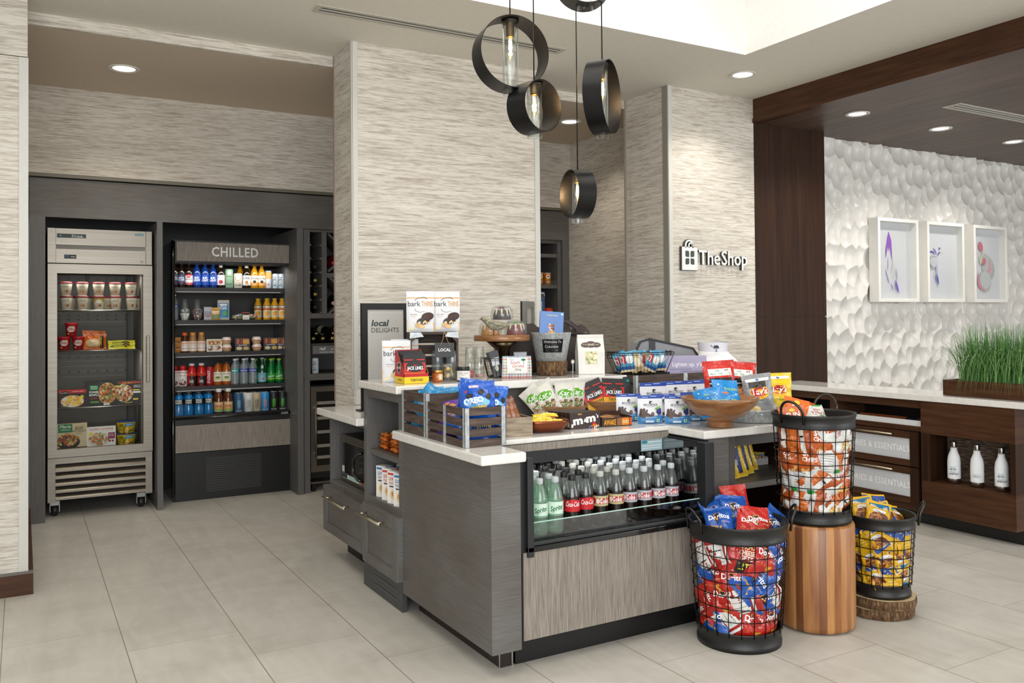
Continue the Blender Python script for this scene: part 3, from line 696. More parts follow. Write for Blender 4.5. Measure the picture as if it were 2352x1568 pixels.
# ---- wine cabinet
wo = (2.4, 6.66, 0)
wc = thing('wine_cabinet', 'dark grey wood wine cabinet with bottle slots and diamond rack', 'wine cabinet', (2.4, 6.66, 0))
B_('carcass', [(1.924, 1.976, 6.655, 7.3, .90, 2.078, GRAYV), (2.85, 2.9, 6.66, 7.3, .90, 2.078, GRAYV), (1.976, 2.85, 7.25, 7.3, .90, 2.078, '#26221f'), (1.976, 2.85, 6.66, 7.25, 2.06, 2.078, GRAY), (1.976, 2.85, 6.66, 7.25, 1.374, 1.414, GRAY), (1.976, 2.85, 6.655, 7.25, .90, .934, GRAY), (1.925, 2.9, 6.645, 7.3, .885, .90, GRAY)], wc, wo)
B_('post', [(2.073, 2.112, 6.655, 7.25, 1.414, 2.06, GRAYV)], wc, wo)
for z in (1.960, 1.853, 1.743, 1.636, 1.525, 1.422):
    B_('bottle_rail', [(1.976, 1.988, 6.66, 6.95, z - .012, z + .004, GRAY), (2.055, 2.073, 6.66, 6.95, z - .012, z + .004, GRAY), (1.988, 2.055, 6.93, 6.95, z - .012, z + .004, GRAY)], wc, wo)
B_('rack_rail', [(2.112, 2.85, 6.66, 7.0, 1.70, 1.735, GRAY)], wc, wo)
for zc in (1.90, 1.56):
    for k in range(2):
        for sg_ in (-1, 1):
            xc = 2.112 + .19 + k * .37
            put('diamond_slat', MB().obox((xc - 2.4, .15, zc), (.46, .28, .016), GRAY, (0, sg_ * .72, 0)), wc)
sgn = B_('wine_sign', [(1.985, 2.40, 6.655, 6.665, 1.084, 1.164, '#2a2827'), (1.995, 2.39, 6.651, 6.655, 1.092, 1.156, '#6b6a6b')], wc, wo)
S = lambda u, v, off: (u - 2.4, -.009 - off, v)
put('lettering', MB().text('red', S, 2.05, 1.122, .024, '#f4f4f4', bold=.03, shear=.2, align='l').text('or', S, 2.14, 1.122, .016, '#e8e8e8', bold=.02, shear=.2, align='l').text('white', S, 2.18, 1.122, .024, '#f4f4f4', bold=.03, shear=.2, align='l').text('CHILLED WINE', S, 2.05, 1.099, .012, '#dddddd', align='l'), sgn)
B_('sloping_rack', [(1.99, 2.84, 6.68, 7.1, 1.166, 1.172, GRAY)], wc, wo)
wf = thing('wine_fridge', 'steel framed glass-door wine fridge below the wine cabinet', 'wine fridge', (2.3, 6.68, 0))
wfo = (2.3, 6.68, 0)
B_('cabinet', [(1.985, 2.60, 6.72, 7.2, .1, .84, BLACK)], wf, wfo)
d = B_('door', [(1.985, 2.03, 6.68, 6.715, .155, .83, STEEL), (2.55, 2.6, 6.68, 6.715, .155, .83, STEEL), (2.03, 2.55, 6.68, 6.715, .155, .205, STEEL), (2.03, 2.55, 6.68, 6.715, .79, .83, STEEL)], wf, wfo)
put('glass_pane', MB().box(-.27, .25, .005, .01, .205, .79, 'g#1b1b1a'), d)
put('handle', MB().tube([(-.283, -.03, .28), (-.283, -.03, .70)], .007, STEEL, 8).box(-.29, -.276, -.03, 0, .66, .68, STEEL).box(-.29, -.276, -.03, 0, .30, .32, STEEL), d)
for z in (.70, .58, .47, .36, .27):
    B_('shelf_front', [(2.035, 2.545, 6.678, 6.684, z - .012, z + .012, '#8b867d')], wf, wfo)
B_('foot_bar', [(1.99, 2.6, 6.70, 6.72, .06, .075, STEEL), (2.0, 2.03, 6.70, 6.73, 0, .06, BLACK), (2.55, 2.58, 6.70, 6.73, 0, .06, BLACK)], wf, wfo)
put('side_filler', MB().box(-.376, -.33, -.03, .5, 0, .885, GRAYV), wf)

# ---- shelf tower right of the column
so = (4.0, 6.66, 0)
st = thing('shelf_tower', 'dark grey open shelf tower seen in the gap right of the column', 'shelf unit', (4.0, 6.66, 0))
B_('carcass', [(3.5, 3.55, 6.66, 7.2, 0, 2.078, GRAYV), (4.305, 4.343, 6.655, 7.2, 0, 2.078, GRAYV), (3.55, 4.305, 7.15, 7.2, 0, 2.078, '#2c2a29'), (3.55, 4.305, 6.66, 7.15, 2.05, 2.078, GRAY)], st, so)
for z in (1.953, 1.667, 1.37, 1.05, .7, .35):
    B_('shelf', [(3.55, 4.305, 6.665, 7.15, z - .032, z, GRAY)], st, so)
B_('stop_rail', [(3.56, 4.30, 6.668, 6.672, 1.667, 1.71, GLASS)], st, so)

# ================================================================== ISLAND
# ---- end unit with the big grey panel
io = (1.6, 3.27, 0)
t = thing('island_end_unit', 'tall plain grey wood end panel of the snack island on a dark recessed plinth', 'counter unit', io)
B_('panel', [(1.528, 1.657, 2.836, 3.703, .090, .808, GRAY)], t, io, .002)
B_('plinth', [(1.608, 1.664, 2.925, 3.70, 0, .090, '#221712')], t, io)
B_('plinth_trim', [(1.6045, 1.608, 2.922, 2.926, 0, .090, ALU), (1.659, 1.6655, 2.921, 2.925, 0, .090, ALU)], t, io)
# ---- tall open cabinet
io = (1.75, 3.96, 0)
t = thing('open_shelf_cabinet', 'grey wood island cabinet with two open shelves above a deep drawer', 'cabinet', io)
B_('carcass', [(1.528, 2.0, 4.165, 4.21, 0.135, 1.006, GRAYV), (1.528, 2.0, 3.703, 3.742, 0.135, 1.006, GRAY), (1.528, 2.0, 3.742, 4.165, .965, 1.006, GRAY), (1.96, 2.0, 3.742, 4.165, .13, .965, GRAY), (1.528, 1.96, 3.742, 4.165, .415, .468, GRAY), (1.535, 1.96, 3.742, 4.165, .135, .415, GRAY)], t, io, .001)
B_('shelf', [(1.545, 1.96, 3.742, 4.165, .672, .700, GRAY)], t, io, .001)
d = B_('drawer', [(1.505, 1.530, 3.700, 4.155, .142, .437, GRAY), (1.497, 1.506, 3.700, 3.755, .142, .437, GRAYV), (1.497, 1.506, 4.10, 4.155, .142, .437, GRAYV), (1.497, 1.506, 3.755, 4.10, .142, .195, GRAY), (1.497, 1.506, 3.755, 4.10, .382, .437, GRAY)], t, io, .001)
put('handle', MB().tube([(1.455 - io[0], 4.13 - io[1], .392), (1.455 - io[0], 3.81 - io[1], .392)], .006, 'm#c9bfa8', 8).tube([(1.455 - io[0], 4.09 - io[1], .392), (1.50 - io[0], 4.09 - io[1], .392)], .004, 'm#c9bfa8', 6).tube([(1.455 - io[0], 3.85 - io[1], .392), (1.50 - io[0], 3.85 - io[1], .392)], .004, 'm#c9bfa8', 6), d)
m = MB().box(1.526 - io[0], 1.55 - io[0], 3.705 - io[1], 4.217 - io[1], 0, .142, '#3f4141')
S = lambda u, v, off: (1.526 - io[0] - off, u - io[1], v)
for z in (.098, .055): m.decals(S, [('r', 4.07, z, 3.76, z - .016, '#5a5c5c'), ('r', 4.065, z - .003, 3.765, z - .011, '#141515')])
put('vented_plinth', m, t)
# ---- microwave cabinet
io = (1.8, 4.55, 0)
t = thing('microwave_cabinet', 'low grey wood island cabinet with a microwave niche above a wide drawer', 'cabinet', io)
B_('carcass', [(1.56, 2.1, 4.845, 4.875, .40, .806, GRAYV), (1.56, 2.1, 4.21, 4.235, .40, .806, GRAYV), (1.56, 2.1, 4.235, 4.845, .785, .806, GRAY), (2.07, 2.1, 4.235, 4.845, .40, .785, GRAY), (1.56, 2.07, 4.235, 4.845, .395, .432, GRAY), (1.56, 2.1, 4.21, 4.875, .135, .395, GRAY)], t, io, .001)
d = B_('drawer', [(1.535, 1.56, 4.212, 4.90, .142, .400, GRAY), (1.527, 1.536, 4.212, 4.265, .142, .400, GRAYV), (1.527, 1.536, 4.84, 4.90, .142, .400, GRAYV), (1.527, 1.536, 4.265, 4.84, .142, .195, GRAY), (1.527, 1.536, 4.265, 4.84, .345, .400, GRAY)], t, io, .001)
put('handle', MB().tube([(1.485 - io[0], 4.79 - io[1], .352), (1.485 - io[0], 4.40 - io[1], .352)], .006, 'm#c9bfa8', 8).tube([(1.485 - io[0], 4.74 - io[1], .352), (1.53 - io[0], 4.74 - io[1], .352)], .004, 'm#c9bfa8', 6).tube([(1.485 - io[0], 4.45 - io[1], .352), (1.53 - io[0], 4.45 - io[1], .352)], .004, 'm#c9bfa8', 6), d)
B_('plinth', [(1.66, 2.1, 4.22, 4.86, 0, .135, BLACK)], t, io)
# microwave
io = (1.83, 4.50, .432)
t = thing('microwave', 'stainless microwave oven with black window in the niche of the island', 'microwave', io)
B_('case', [(1.615, 2.05, 4.24, 4.79, .440, .700, '#2a2a2a')], t, io)
B_('foot', [(1.63, 1.66, 4.26, 4.30, .432, .44, BLACK), (1.63, 1.66, 4.73, 4.77, .432, .44, BLACK)], t, io)
d = B_('door', [(1.600, 1.615, 4.335, 4.79, .437, .702, '#8b857c')], t, io, .002)
d.data.materials[0] = STEEL
S = lambda u, v, off: (1.600 - io[0] - off, u - io[1], v - io[2])
put('window', MB().decals(S, [('r', 4.77, .665, 4.40, .455, 'm#b5b0a6'), ('r', 4.765, .66, 4.405, .485, 'g#0b0c0e'), ('r', 4.765, .48, 4.50, .458, '#e8e8e4'), ('r', 4.66, .478, 4.52, .46, '#9fc7bb'), ('r', 4.50, .48, 4.47, .458, '#4fae93'), ('r', 4.47, .48, 4.445, .458, '#c8493a'), ('r', 4.765, .48, 4.68, .46, '#26323c'), ('r', 4.765, .525, 4.725, .49, '#c9c9cc')]), d)
put('handle', MB().tube([(1.60 - io[0], 4.385 - io[1], .645 - io[2]), (1.562 - io[0], 4.40 - io[1], .635 - io[2]), (1.548 - io[0], 4.44 - io[1], .60 - io[2]), (1.548 - io[0], 4.44 - io[1], .53 - io[2]), (1.562 - io[0], 4.40 - io[1], .497 - io[2]), (1.60 - io[0], 4.385 - io[1], .487 - io[2])], .009, BLACKG, 8), d)
B_('control_panel', [(1.602, 1.615, 4.245, 4.333, .437, .702, STEEL), (1.597, 1.602, 4.318, 4.327, .47, .68, 'm#d0cdc6'), (1.600, 1.602, 4.25, 4.31, .455, .685, BLACKG)], t, io)

# ---- worktops (white quartz)
io = (2.4, 3.3, .846)
def slab(name, label, boxes, o, bevel=.006):
    m = MB()
    for bx in boxes: m.box(bx[0] - o[0], bx[1] - o[0], bx[2] - o[1], bx[3] - o[1], bx[4] - o[2], bx[5] - o[2], QUARTZ)
    ob = put(name, m, bevel=bevel); ob.location = o
    return tag(ob, label, 'worktop')
slab('worktop', 'white quartz worktop wrapping over the drinks cooler with its corner slabs', [(1.473, 1.667, 2.806, 3.69, .808, .846), (1.6675, 2.6345, 3.125, 3.80, .824, .846), (2.635, 3.46, 2.885, 4.20, .808, .846)], io)
slab('worktop', 'white quartz slab above the microwave niche of the island', [(1.490, 2.95, 4.217, 4.90, .808, .848)], (2.0, 4.5, .848))
slab('worktop', 'raised white quartz shelf carrying the local treats and dark crates', [(1.500, 2.835, 3.70, 4.215, 1.008, 1.046)], (2.1, 3.95, 1.046))
io = (2.4, 3.98, 0)
t = thing('island_core', 'dark grey wood back body under the raised white shelf of the island', 'counter unit', io)
B_('riser', [(2.002, 2.835, 3.703, 3.83, .0, .807, GRAY), (2.002, 2.835, 3.803, 3.83, .808, 1.007, GRAY)], t, io)
B_('body', [(2.005, 3.42, 3.83, 4.18, 0, .807, GRAY), (2.005, 2.835, 3.83, 4.18, .808, 1.007, GRAY)], t, io)

# ---- undercounter cooler
io = (2.14, 3.2, 0)
t = thing('undercounter_cooler', 'black open-front undercounter cooler full of soda bottles in the island', 'drinks cooler', io)
BK = '#111214'
B_('cabinet', [(1.668, 1.694, 2.862, 3.62, .111, .80, BK), (1.694, 2.655, 3.60, 3.62, .111, .80, BK), (1.694, 2.63, 2.88, 3.60, .111, .455, BK), (1.694, 2.63, 3.14, 3.60, .80, .815, BK)], t, io)
B_('deck', [(1.70, 2.625, 2.95, 3.60, .455, .468, '#1b1c1d')], t, io)
B_('mirror_side', [(2.602, 2.632, 2.90, 3.60, .468, .795, MIRROR)], t, io)
B_('left_post', [(1.694, 1.722, 2.846, 2.88, .43, .812, '#1d1f21')], t, io, .002)
B_('right_post', [(2.602, 2.655, 2.846, 2.90, .43, .800, '#17181a'), (2.625, 2.655, 2.90, 3.60, .11, .800, '#17181a')], t, io, .002)
B_('top_rail', [(1.694, 2.602, 3.135, 3.165, .735, .790, '#17181a')], t, io)
B_('wood_strip', [(1.694, 2.634, 3.128, 3.15, .790, .822, TAUPE)], t, io)
B_('bottom_lip', [(1.694, 2.605, 2.846, 2.90, .448, .470, BLACKG), (1.694, 2.605, 2.852, 2.875, .470, .482, '#202224')], t, io, .003)
put('glass_front', MB().box(1.722 - io[0], 2.602 - io[0], 2.885 - io[1], 2.889 - io[1], .482, .552, GLASS).box(1.722 - io[0], 2.602 - io[0], 2.8845 - io[1], 2.8895 - io[1], .5505, .554, 'g#a9cfc6'), t)
m = MB(); S = lambda u, v, off: (u - io[0], 3.135 - io[1] - off, v)
m.decals(S, [('r', 2.455, .815, 2.53, .792, '#b9b9b6'), ('r', 2.458, .812, 2.527, .795, '#8b8a86'), ('r', 2.475, .789, 2.60, .738, '#9db6be'), ('r', 2.48, .786, 2.51, .772, '#2f7f8e'), ('r', 2.515, .78, 2.59, .776, '#dbe5e8'), ('r', 2.48, .762, 2.59, .759, '#dbe5e8'), ('r', 2.48, .752, 2.59, .749, '#dbe5e8')], .0015)
put('stickers', m, t)
B_('lower_panel', [(1.678, 2.612, 2.856, 2.88, .111, .448, TAUPE)], t, io, .001)
B_('toe_kick', [(1.678, 2.612, 2.925, 2.95, 0, .111, BLACK)], t, io)
area('cooler_lamp', (2.15, 3.20, .790), (2.15, 3.1, .5), .85, .02, 1.2, (1, .98, .95))

# ---- shelf unit at the right of the cooler
io = (3.05, 3.2, 0)
t = thing('low_shelf_unit', 'grey wood open shelf unit of the island right of the cooler', 'shelf unit', io)
B_('post', [(2.69, 2.815, 2.92, 3.695, 0, .807, GRAY), (2.815, 2.850, 2.918, 3.695, 0, .807, '#45413f')], t, io, .001)
B_('post', [(3.42, 3.46, 2.92, 3.695, 0, .807, BROWNV)], t, io)
B_('top_rail', [(2.85, 3.42, 2.93, 2.96, .756, .807, '#3b3633')], t, io)
B_('shelf', [(2.85, 3.42, 2.94, 3.50, .549, .577, GRAY)], t, io, .001)
B_('shelf', [(2.85, 3.42, 2.96, 3.50, .18, .205, GRAY)], t, io, .001)

# ================================================================== RIGHT BAR COUNTER
io = (5.2, 3.8, 0)
XF = 5.03
t = thing('bar_counter', 'dark walnut counter run with drawers and a display niche at the right', 'counter', io)
B_('carcass', [(XF, 5.36, 3.47, 3.487, .09, .807, BROWN), (XF, 5.36, 4.15, 4.20, .09, .807, BROWN), (XF, 5.36, 4.70, 4.775, .09, .807, BROWN), (XF, 5.36, 3.487, 4.15, .754, .807, BROWN), (XF, 5.36, 3.487, 4.15, .603, .636, BROWN), (XF, 5.36, 4.20, 4.70, .754, .807, BROWN), (XF, 5.36, 4.20, 4.70, .603, .636, BROWN), (5.34, 5.36, 3.487, 4.70, .09, .754, '#1d130e'), (XF + .02, 5.34, 3.487, 4.70, .09, .603, '#1d130e'), (XF, XF + .02, 3.487, 4.70, .09, .128, BROWN)], t, io)
B_('tray_front', [(XF + .01, XF + .018, 3.49, 4.148, .636, .672, 'g#dcdcdc'), (XF + .018, 5.30, 3.49, 4.148, .636, .645, 'g#dcdcdc')], t, io)
B_('tray_front', [(XF + .01, XF + .018, 4.202, 4.698, .636, .672, 'g#dcdcdc'), (XF + .018, 5.30, 4.202, 4.698, .636, .645, 'g#dcdcdc')], t, io)
FROST = mat('#c9ccd0')
for z0, z1 in ((.374, .598), (.133, .366)):
    for y0, y1 in ((3.495, 4.145), (4.205, 4.695)):
        w_ = (y1 - y0); zg0, zg1 = z0 + .042, z1 - .045
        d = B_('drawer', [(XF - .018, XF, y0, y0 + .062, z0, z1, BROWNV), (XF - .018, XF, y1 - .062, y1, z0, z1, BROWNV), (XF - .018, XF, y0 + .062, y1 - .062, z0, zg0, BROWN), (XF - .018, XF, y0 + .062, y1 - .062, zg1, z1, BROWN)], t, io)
        m = MB().box(XF - .010 - io[0], XF - io[0], y0 + .062 - io[1], y1 - .062 - io[1], zg0, zg1, FROST)
        S = lambda u, v, off: (XF - .010 - io[0] - off, -u - io[1], v)
        if y0 < 4: m.text('SUNDRIES & ESSENTIALS', S, -(y0 + .068), (zg0 + zg1) / 2 - .020, .040, '#ffffff', w=.56, align='r', off=.001, spacing=1.05)
        put('frosted_panel', m, d)
        yc = (y0 + y1) / 2
        zh = z1 - .022
        h = MB().tube([(XF - .055 - io[0], y, zh) for y in (yc - .16 - io[1], yc + .16 - io[1])], .006, 'm#c9bfa8', 8)
        for y in (yc - .13, yc + .13): h.tube([(XF - .055 - io[0], y - io[1], zh), (XF - .015 - io[0], y - io[1], zh)], .004, 'm#c9bfa8', 6)
        put('handle', h, d)
XN = 5.005
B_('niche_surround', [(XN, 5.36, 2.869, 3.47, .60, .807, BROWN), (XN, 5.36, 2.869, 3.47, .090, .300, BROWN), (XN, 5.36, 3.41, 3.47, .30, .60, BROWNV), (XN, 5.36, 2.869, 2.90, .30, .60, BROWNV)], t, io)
NB = grain('niche_weave', ((0.35, '#2a211b'), (0.5, '#5c4c40'), (0.7, '#8d7a69')), (20, 20, 170), .8, bstr=.6)
B_('niche_back', [(5.19, 5.34, 2.90, 3.41, .30, .60, NB)], t, io)
B_('toe_kick', [(5.10, 5.34, 2.869, 4.775, 0, .09, '#1d1b19')], t, io)
slab('worktop', 'long white quartz bar top of the dark walnut counter', [(4.995, 5.375, 2.60, 4.775, .807, .846)], (5.2, 3.8, .846), .003).__setitem__('category', 'worktop')

# planter
io = (5.24, 3.0, .846)
t = thing('planter', 'long walnut planter box with tall green grass on the bar top', 'planter', io)
B_('box', [(5.09, 5.33, 2.62, 2.64, .847, .945, BROWN), (5.09, 5.33, 3.35, 3.37, .847, .945, BROWN), (5.09, 5.11, 2.64, 3.35, .847, .945, BROWN), (5.31, 5.33, 2.64, 3.35, .847, .945, BROWN), (5.11, 5.31, 2.64, 3.35, .85, .925, '#3c2f20')], t, io, .002)
m = MB(); R = random.Random(5)
for i in range(900):
    x = R.uniform(-.12, .08); y = R.uniform(-.35, .345); a = R.random() * 6.28; l = R.uniform(.02, .05); z = .082 + R.random() * .012
    p = Vector((x, y, z)); q = p + Vector((math.cos(a) * l, math.sin(a) * l, R.uniform(-.004, .012)))
    r = .0015; n = Vector((-math.sin(a), math.cos(a), 0)) * r
    m.add([p - n, p + n, q], [(0, 1, 2)], R.choice(('#9a8a4a', '#b3a35c', '#7f7438', '#a0955a')))
put('moss', m, t, kind='stuff')
m = MB()
for i in range(1500):
    x = R.uniform(-.09, .05); y = R.uniform(-.30, .30); 
    a = R.random() * 2 * PI; lean = R.random() ** 1.3; L = R.uniform(.28, .45) * (1 if lean < .7 else .95)
    if y > .20: a = R.uniform(.2, 2.9) 
    reach = lean * R.uniform(.12, .34); w = R.uniform(.0014, .0028)
    n = Vector((-math.sin(a), math.cos(a), 0)) * w; pts = []
    for k in range(7):
        s_ = k / 6; up = L * (s_ - .42 * lean * s_ ** 2.6); out = reach * s_ ** 1.7 * 1.3
        pts.append(Vector((x + math.cos(a) * out, y + math.sin(a) * out, .08 + up)))
    vs = []
    for k, p in enumerate(pts):
        ww = n * (1 - (k / 6) ** 2); vs += [p - ww, p + ww]
    m.add(vs, [(2 * k, 2 * k + 1, 2 * k + 3, 2 * k + 2) for k in range(6)], R.choice(('#4a7a36', '#5b8f42', '#376428', '#6da352', '#568748', '#83b566', '#3f7038')), True)
for i in range(70):   # long wisps hanging over the edge
    y = R.uniform(-.33, .34); x = -.10; a = PI + R.uniform(-.9, .7) - (0.9 if y > .2 else 0); L = R.uniform(.18, .34); n = Vector((-math.sin(a), math.cos(a), 0)) * .0015; pts = []
    for k in range(8):
        s_ = k / 7; pts.append(Vector((x + math.cos(a) * L * .7 * s_, y + math.sin(a) * L * .7 * s_, .09 + .22 * math.sin(PI * (.15 + .85 * s_)) * L / .3 - .06 * s_)))
    vs = []
    for k, p in enumerate(pts):
        ww = n * (1 - (k / 7) ** 2); vs += [p - ww, p + ww]
    m.add(vs, [(2 * k, 2 * k + 1, 2 * k + 3, 2 * k + 2) for k in range(7)], R.choice(('#6f9a50', '#89a868', '#5d8a45')), True)
put('grass', m, t, kind='stuff')

# ================================================================== STUMP, SLICES, BASKETS
o = put('wood_stump', MB().lathe([(.150, .004), (.162, .012), (.165, .03), (.165, .445), (.160, .455), (.001, .457)], STAVES, 72, cap1=False).lathe([(.140, 0), (.140, .006)], BLACK, 40))
o.location = (3.041, 2.63, 0); tag(o, 'round drum stool of mixed brown wood staves under the sun chip basket', 'stool')
def slice_(loc, r, h, label, sd):
    R = random.Random(sd); n = 60; ph = [R.random() * 6 for _ in range(4)]
    rr = lambda a: r * (1 + .03 * math.sin(2 * a + ph[0]) + .02 * math.sin(3 * a + ph[1]) + .012 * math.sin(7 * a + ph[2]) + .008 * math.sin(13 * a + ph[3]))
    t = thing('wood_slice', label, 'wood slice', loc, group='tree slices under the pretzel basket')
    m = MB(); vs = []
    for z, k in ((0, .97), (h * .3, 1), (h * .7, 1.0), (h, .985)):
        for q in range(n): a = 2 * PI * q / n; vs.append((rr(a) * k * math.cos(a), rr(a) * k * math.sin(a), z))
    m.add(vs, [(i * n + q, i * n + (q + 1) % n, (i + 1) * n + (q + 1) % n, (i + 1) * n + q) for i in range(3) for q in range(n)], BARK, True)
    put('bark', m, t)
    m = MB(); m.add([(0, 0, h + .001)] + [(rr(2 * PI * q / n) * .975 * math.cos(2 * PI * q / n), rr(2 * PI * q / n) * .975 * math.sin(2 * PI * q / n), h + .0005) for q in range(n)], [(0, 1 + q, 1 + (q + 1) % n) for q in range(n)], SLICE)
    m.add([(0, 0, .0)] + [(rr(2 * PI * q / n) * .97 * math.cos(2 * PI * q / n), rr(2 * PI * q / n) * .97 * math.sin(2 * PI * q / n), 0) for q in range(n)], [(0, 1 + (q + 1) % n, 1 + q) for q in range(n)], SLICE)
    put('cut_face', m, t)
slice_((3.415, 2.585, 0.002), .146, .040, 'lower of the two bark-edged wood slices stacked on the floor', 1)
slice_((3.419, 2.580, 0.0465), .148, .042, 'upper of the two bark-edged wood slices, right under the pretzel basket', 2)

def basket(loc, R0, R1, H, hb, ht, label, hang, nv=20, nh=6):
    t = thing('wire_basket', label, 'basket', loc, group='tall black wire baskets of chips')
    put('base_band', MB().lathe([(.001, .006), (R0 - .004, .006), (R0 + .003, 0), (R0 + .004, hb * .25), (R0 + .001, hb * .3), (R0 + .001, hb * .88), (R0 + .004, hb * .92), (R0 + .003, hb), (R0 - .002, hb), (R0 - .002, .010), (.001, .010)], BASKETM, 56, cap0=False, cap1=False), t)
    r = lambda z: R0 + (R1 - R0) * z / H
    rt0 = r(H - ht); 
    put('rim_band', MB().lathe([(rt0 - .002, H - ht), (rt0 + .003, H - ht), (rt0 + .004, H - ht * .85), (rt0 + .001, H - ht * .8), (R1 + .001, H - ht * .25), (R1 + .004, H - ht * .2), (R1 + .004, H - .006), (R1 + .006, H), (R1 - .003, H), (R1 - .003, H - .01), (rt0 - .002, H - ht)], BASKETM, 56, cap0=False, cap1=False), t)
    m = MB()
    for k in range(nv):
        a = 2 * PI * k / nv; m.tube([((r(z) + .001) * math.cos(a), (r(z) + .001) * math.sin(a), z) for z in (hb * .8, H - ht * .8)], .0019, WIRE, 6)
    for k in range(nh):
        z = hb + (H - ht - hb) * (k + 1) / (nh + 1)
        m.tube([((r(z) + .003) * math.cos(2 * PI * q / 48), (r(z) + .003) * math.sin(2 * PI * q / 48), z) for q in range(48)], .0019, WIRE, 6, closed=True)
    put('wire_cage', m, t)
    for a in hang:
        pts = []
        for k in range(13):
            s_ = PI * k / 12; w = .052 * math.cos(s_); z = H - .035 + (.035 if 0 < k < 12 else 0) + .062 * math.sin(s_); out = R1 + .006 + .030 * math.sin(s_)
            pts.append((out * math.cos(a) - w * math.sin(a), out * math.sin(a) + w * math.cos(a), z))
        put('handle', MB().tube(pts, .0055, 'm#44423f', 8), t)
BC = [((2.615, 2.668, 0.001), .170, .200, .505, .075, .070), ((3.041, 2.63, .459), .150, .174, .470, .060, .060), ((3.417, 2.582, .0905), .124, .149, .360, .060, .055)]
basket(*BC[0], 'large black wire basket of blue and red tortilla chip bags at the front', (PI + .35 - YAW, -.15 - YAW), 22, 6)
basket(*BC[1], 'black wire basket of orange and white chip bags standing on the round stool', (PI + .75 - YAW, .95 - YAW), 20, 6)
basket(*BC[2], 'small black wire basket of yellow pretzel bags on two wood slices', (PI - .75 - YAW, -.35 - YAW), 18, 5)

# ================================================================== PRODUCT TEMPLATES (local: base at z=0, front faces -Y)
ORD = ['first', 'second', 'third', 'fourth', 'fifth', 'sixth', 'seventh', 'eighth', 'ninth', 'tenth', 'eleventh', 'twelfth', 'thirteenth', 'fourteenth', 'fifteenth']
def rad_at(prof, z):
    for (r0, z0), (r1, z1) in zip(prof, prof[1:]):
        if z0 <= z <= z1 and z1 > z0: return r0 + (r1 - r0) * (z - z0) / (z1 - z0)
    return prof[-1][0] if z > prof[-1][1] else prof[0][0]
def cyl_S(prof, R0):
    def S(u, v, off):
        a = u / R0; r = rad_at(prof, v) + off
        return (r * math.sin(a), -r * math.cos(a), v)
    return S
def revolve(name, prof, ms, decals=(), seg=22, cap=None, label=None, extra=None, partname='body', off0=.0006):
    """prof [(r,z)], ms material per segment; cap (r,z0,z1,mat); label (z0,z1,mat,decals)"""
    parts = []; m = MB().lathe(prof, ms[0] if isinstance(ms, list) else ms, seg, ms=(ms if isinstance(ms, list) else None), cap1=not cap)
    R0 = max(r for r, z in prof)
    if decals: m.decals(cyl_S(prof, R0), decals, off0)
    parts.append((partname, m.mesh(partname)))
    if label:
        z0, z1, lm, dl = label
        zs = [z0] + [z for r, z in prof if z0 < z < z1] + [z1]
        lp = [(rad_at(prof, z) + .0007, z) for z in zs]
        l = MB().lathe(lp, lm, seg, cap0=False, cap1=False).decals(cyl_S(lp, R0), dl, .0004)
        parts.append(('label', l.mesh('label')))
    if cap:
        r, z0, z1, cm = cap
        c = MB().lathe([(r, z0), (r * 1.02, z0 + .001), (r * .98, z1 - .0015), (r * .85, z1)], cm, 18)
        if r < .02:
            for q in range(18):
                a = 2 * PI * q / 18; c.obox((r * 1.0 * math.cos(a), r * 1.0 * math.sin(a), (z0 + z1) / 2), (.001, .0012, (z1 - z0) * .7), cm, (0, 0, a))
        parts.append((extra or 'cap', c.mesh('cap')))
    return (name, parts)
def box_tpl(name, w, d, h, front, sides=None, fdec=(), ldec=(), tdec=(), top=None, bevel=0):
    m = MB(); sides = sides or front; top = top or sides
    x, y = w / 2, d / 2
    m.add([(-x, -y, 0), (x, -y, 0), (x, -y, h), (-x, -y, h)], [(0, 1, 2, 3)], front)
    m.add([(-x, y, 0), (-x, -y, 0), (-x, -y, h), (-x, y, h)], [(0, 1, 2, 3)], sides).add([(x, -y, 0), (x, y, 0), (x, y, h), (x, -y, h)], [(0, 1, 2, 3)], sides)
    m.add([(x, y, 0), (-x, y, 0), (-x, y, h), (x, y, h)], [(0, 1, 2, 3)], sides).add([(-x, -y, h), (x, -y, h), (x, y, h), (-x, y, h)], [(0, 1, 2, 3)], top).add([(-x, y, 0), (x, y, 0), (x, -y, 0), (-x, -y, 0)], [(0, 1, 2, 3)], sides)
    m.decals(lambda u, v, o: (u, -y - o, v), fdec).decals(lambda u, v, o: (-x - o, -u, v), ldec).decals(lambda u, v, o: (u, v - y, h + o), tdec)
    return (name, [('box', m.mesh(name))])
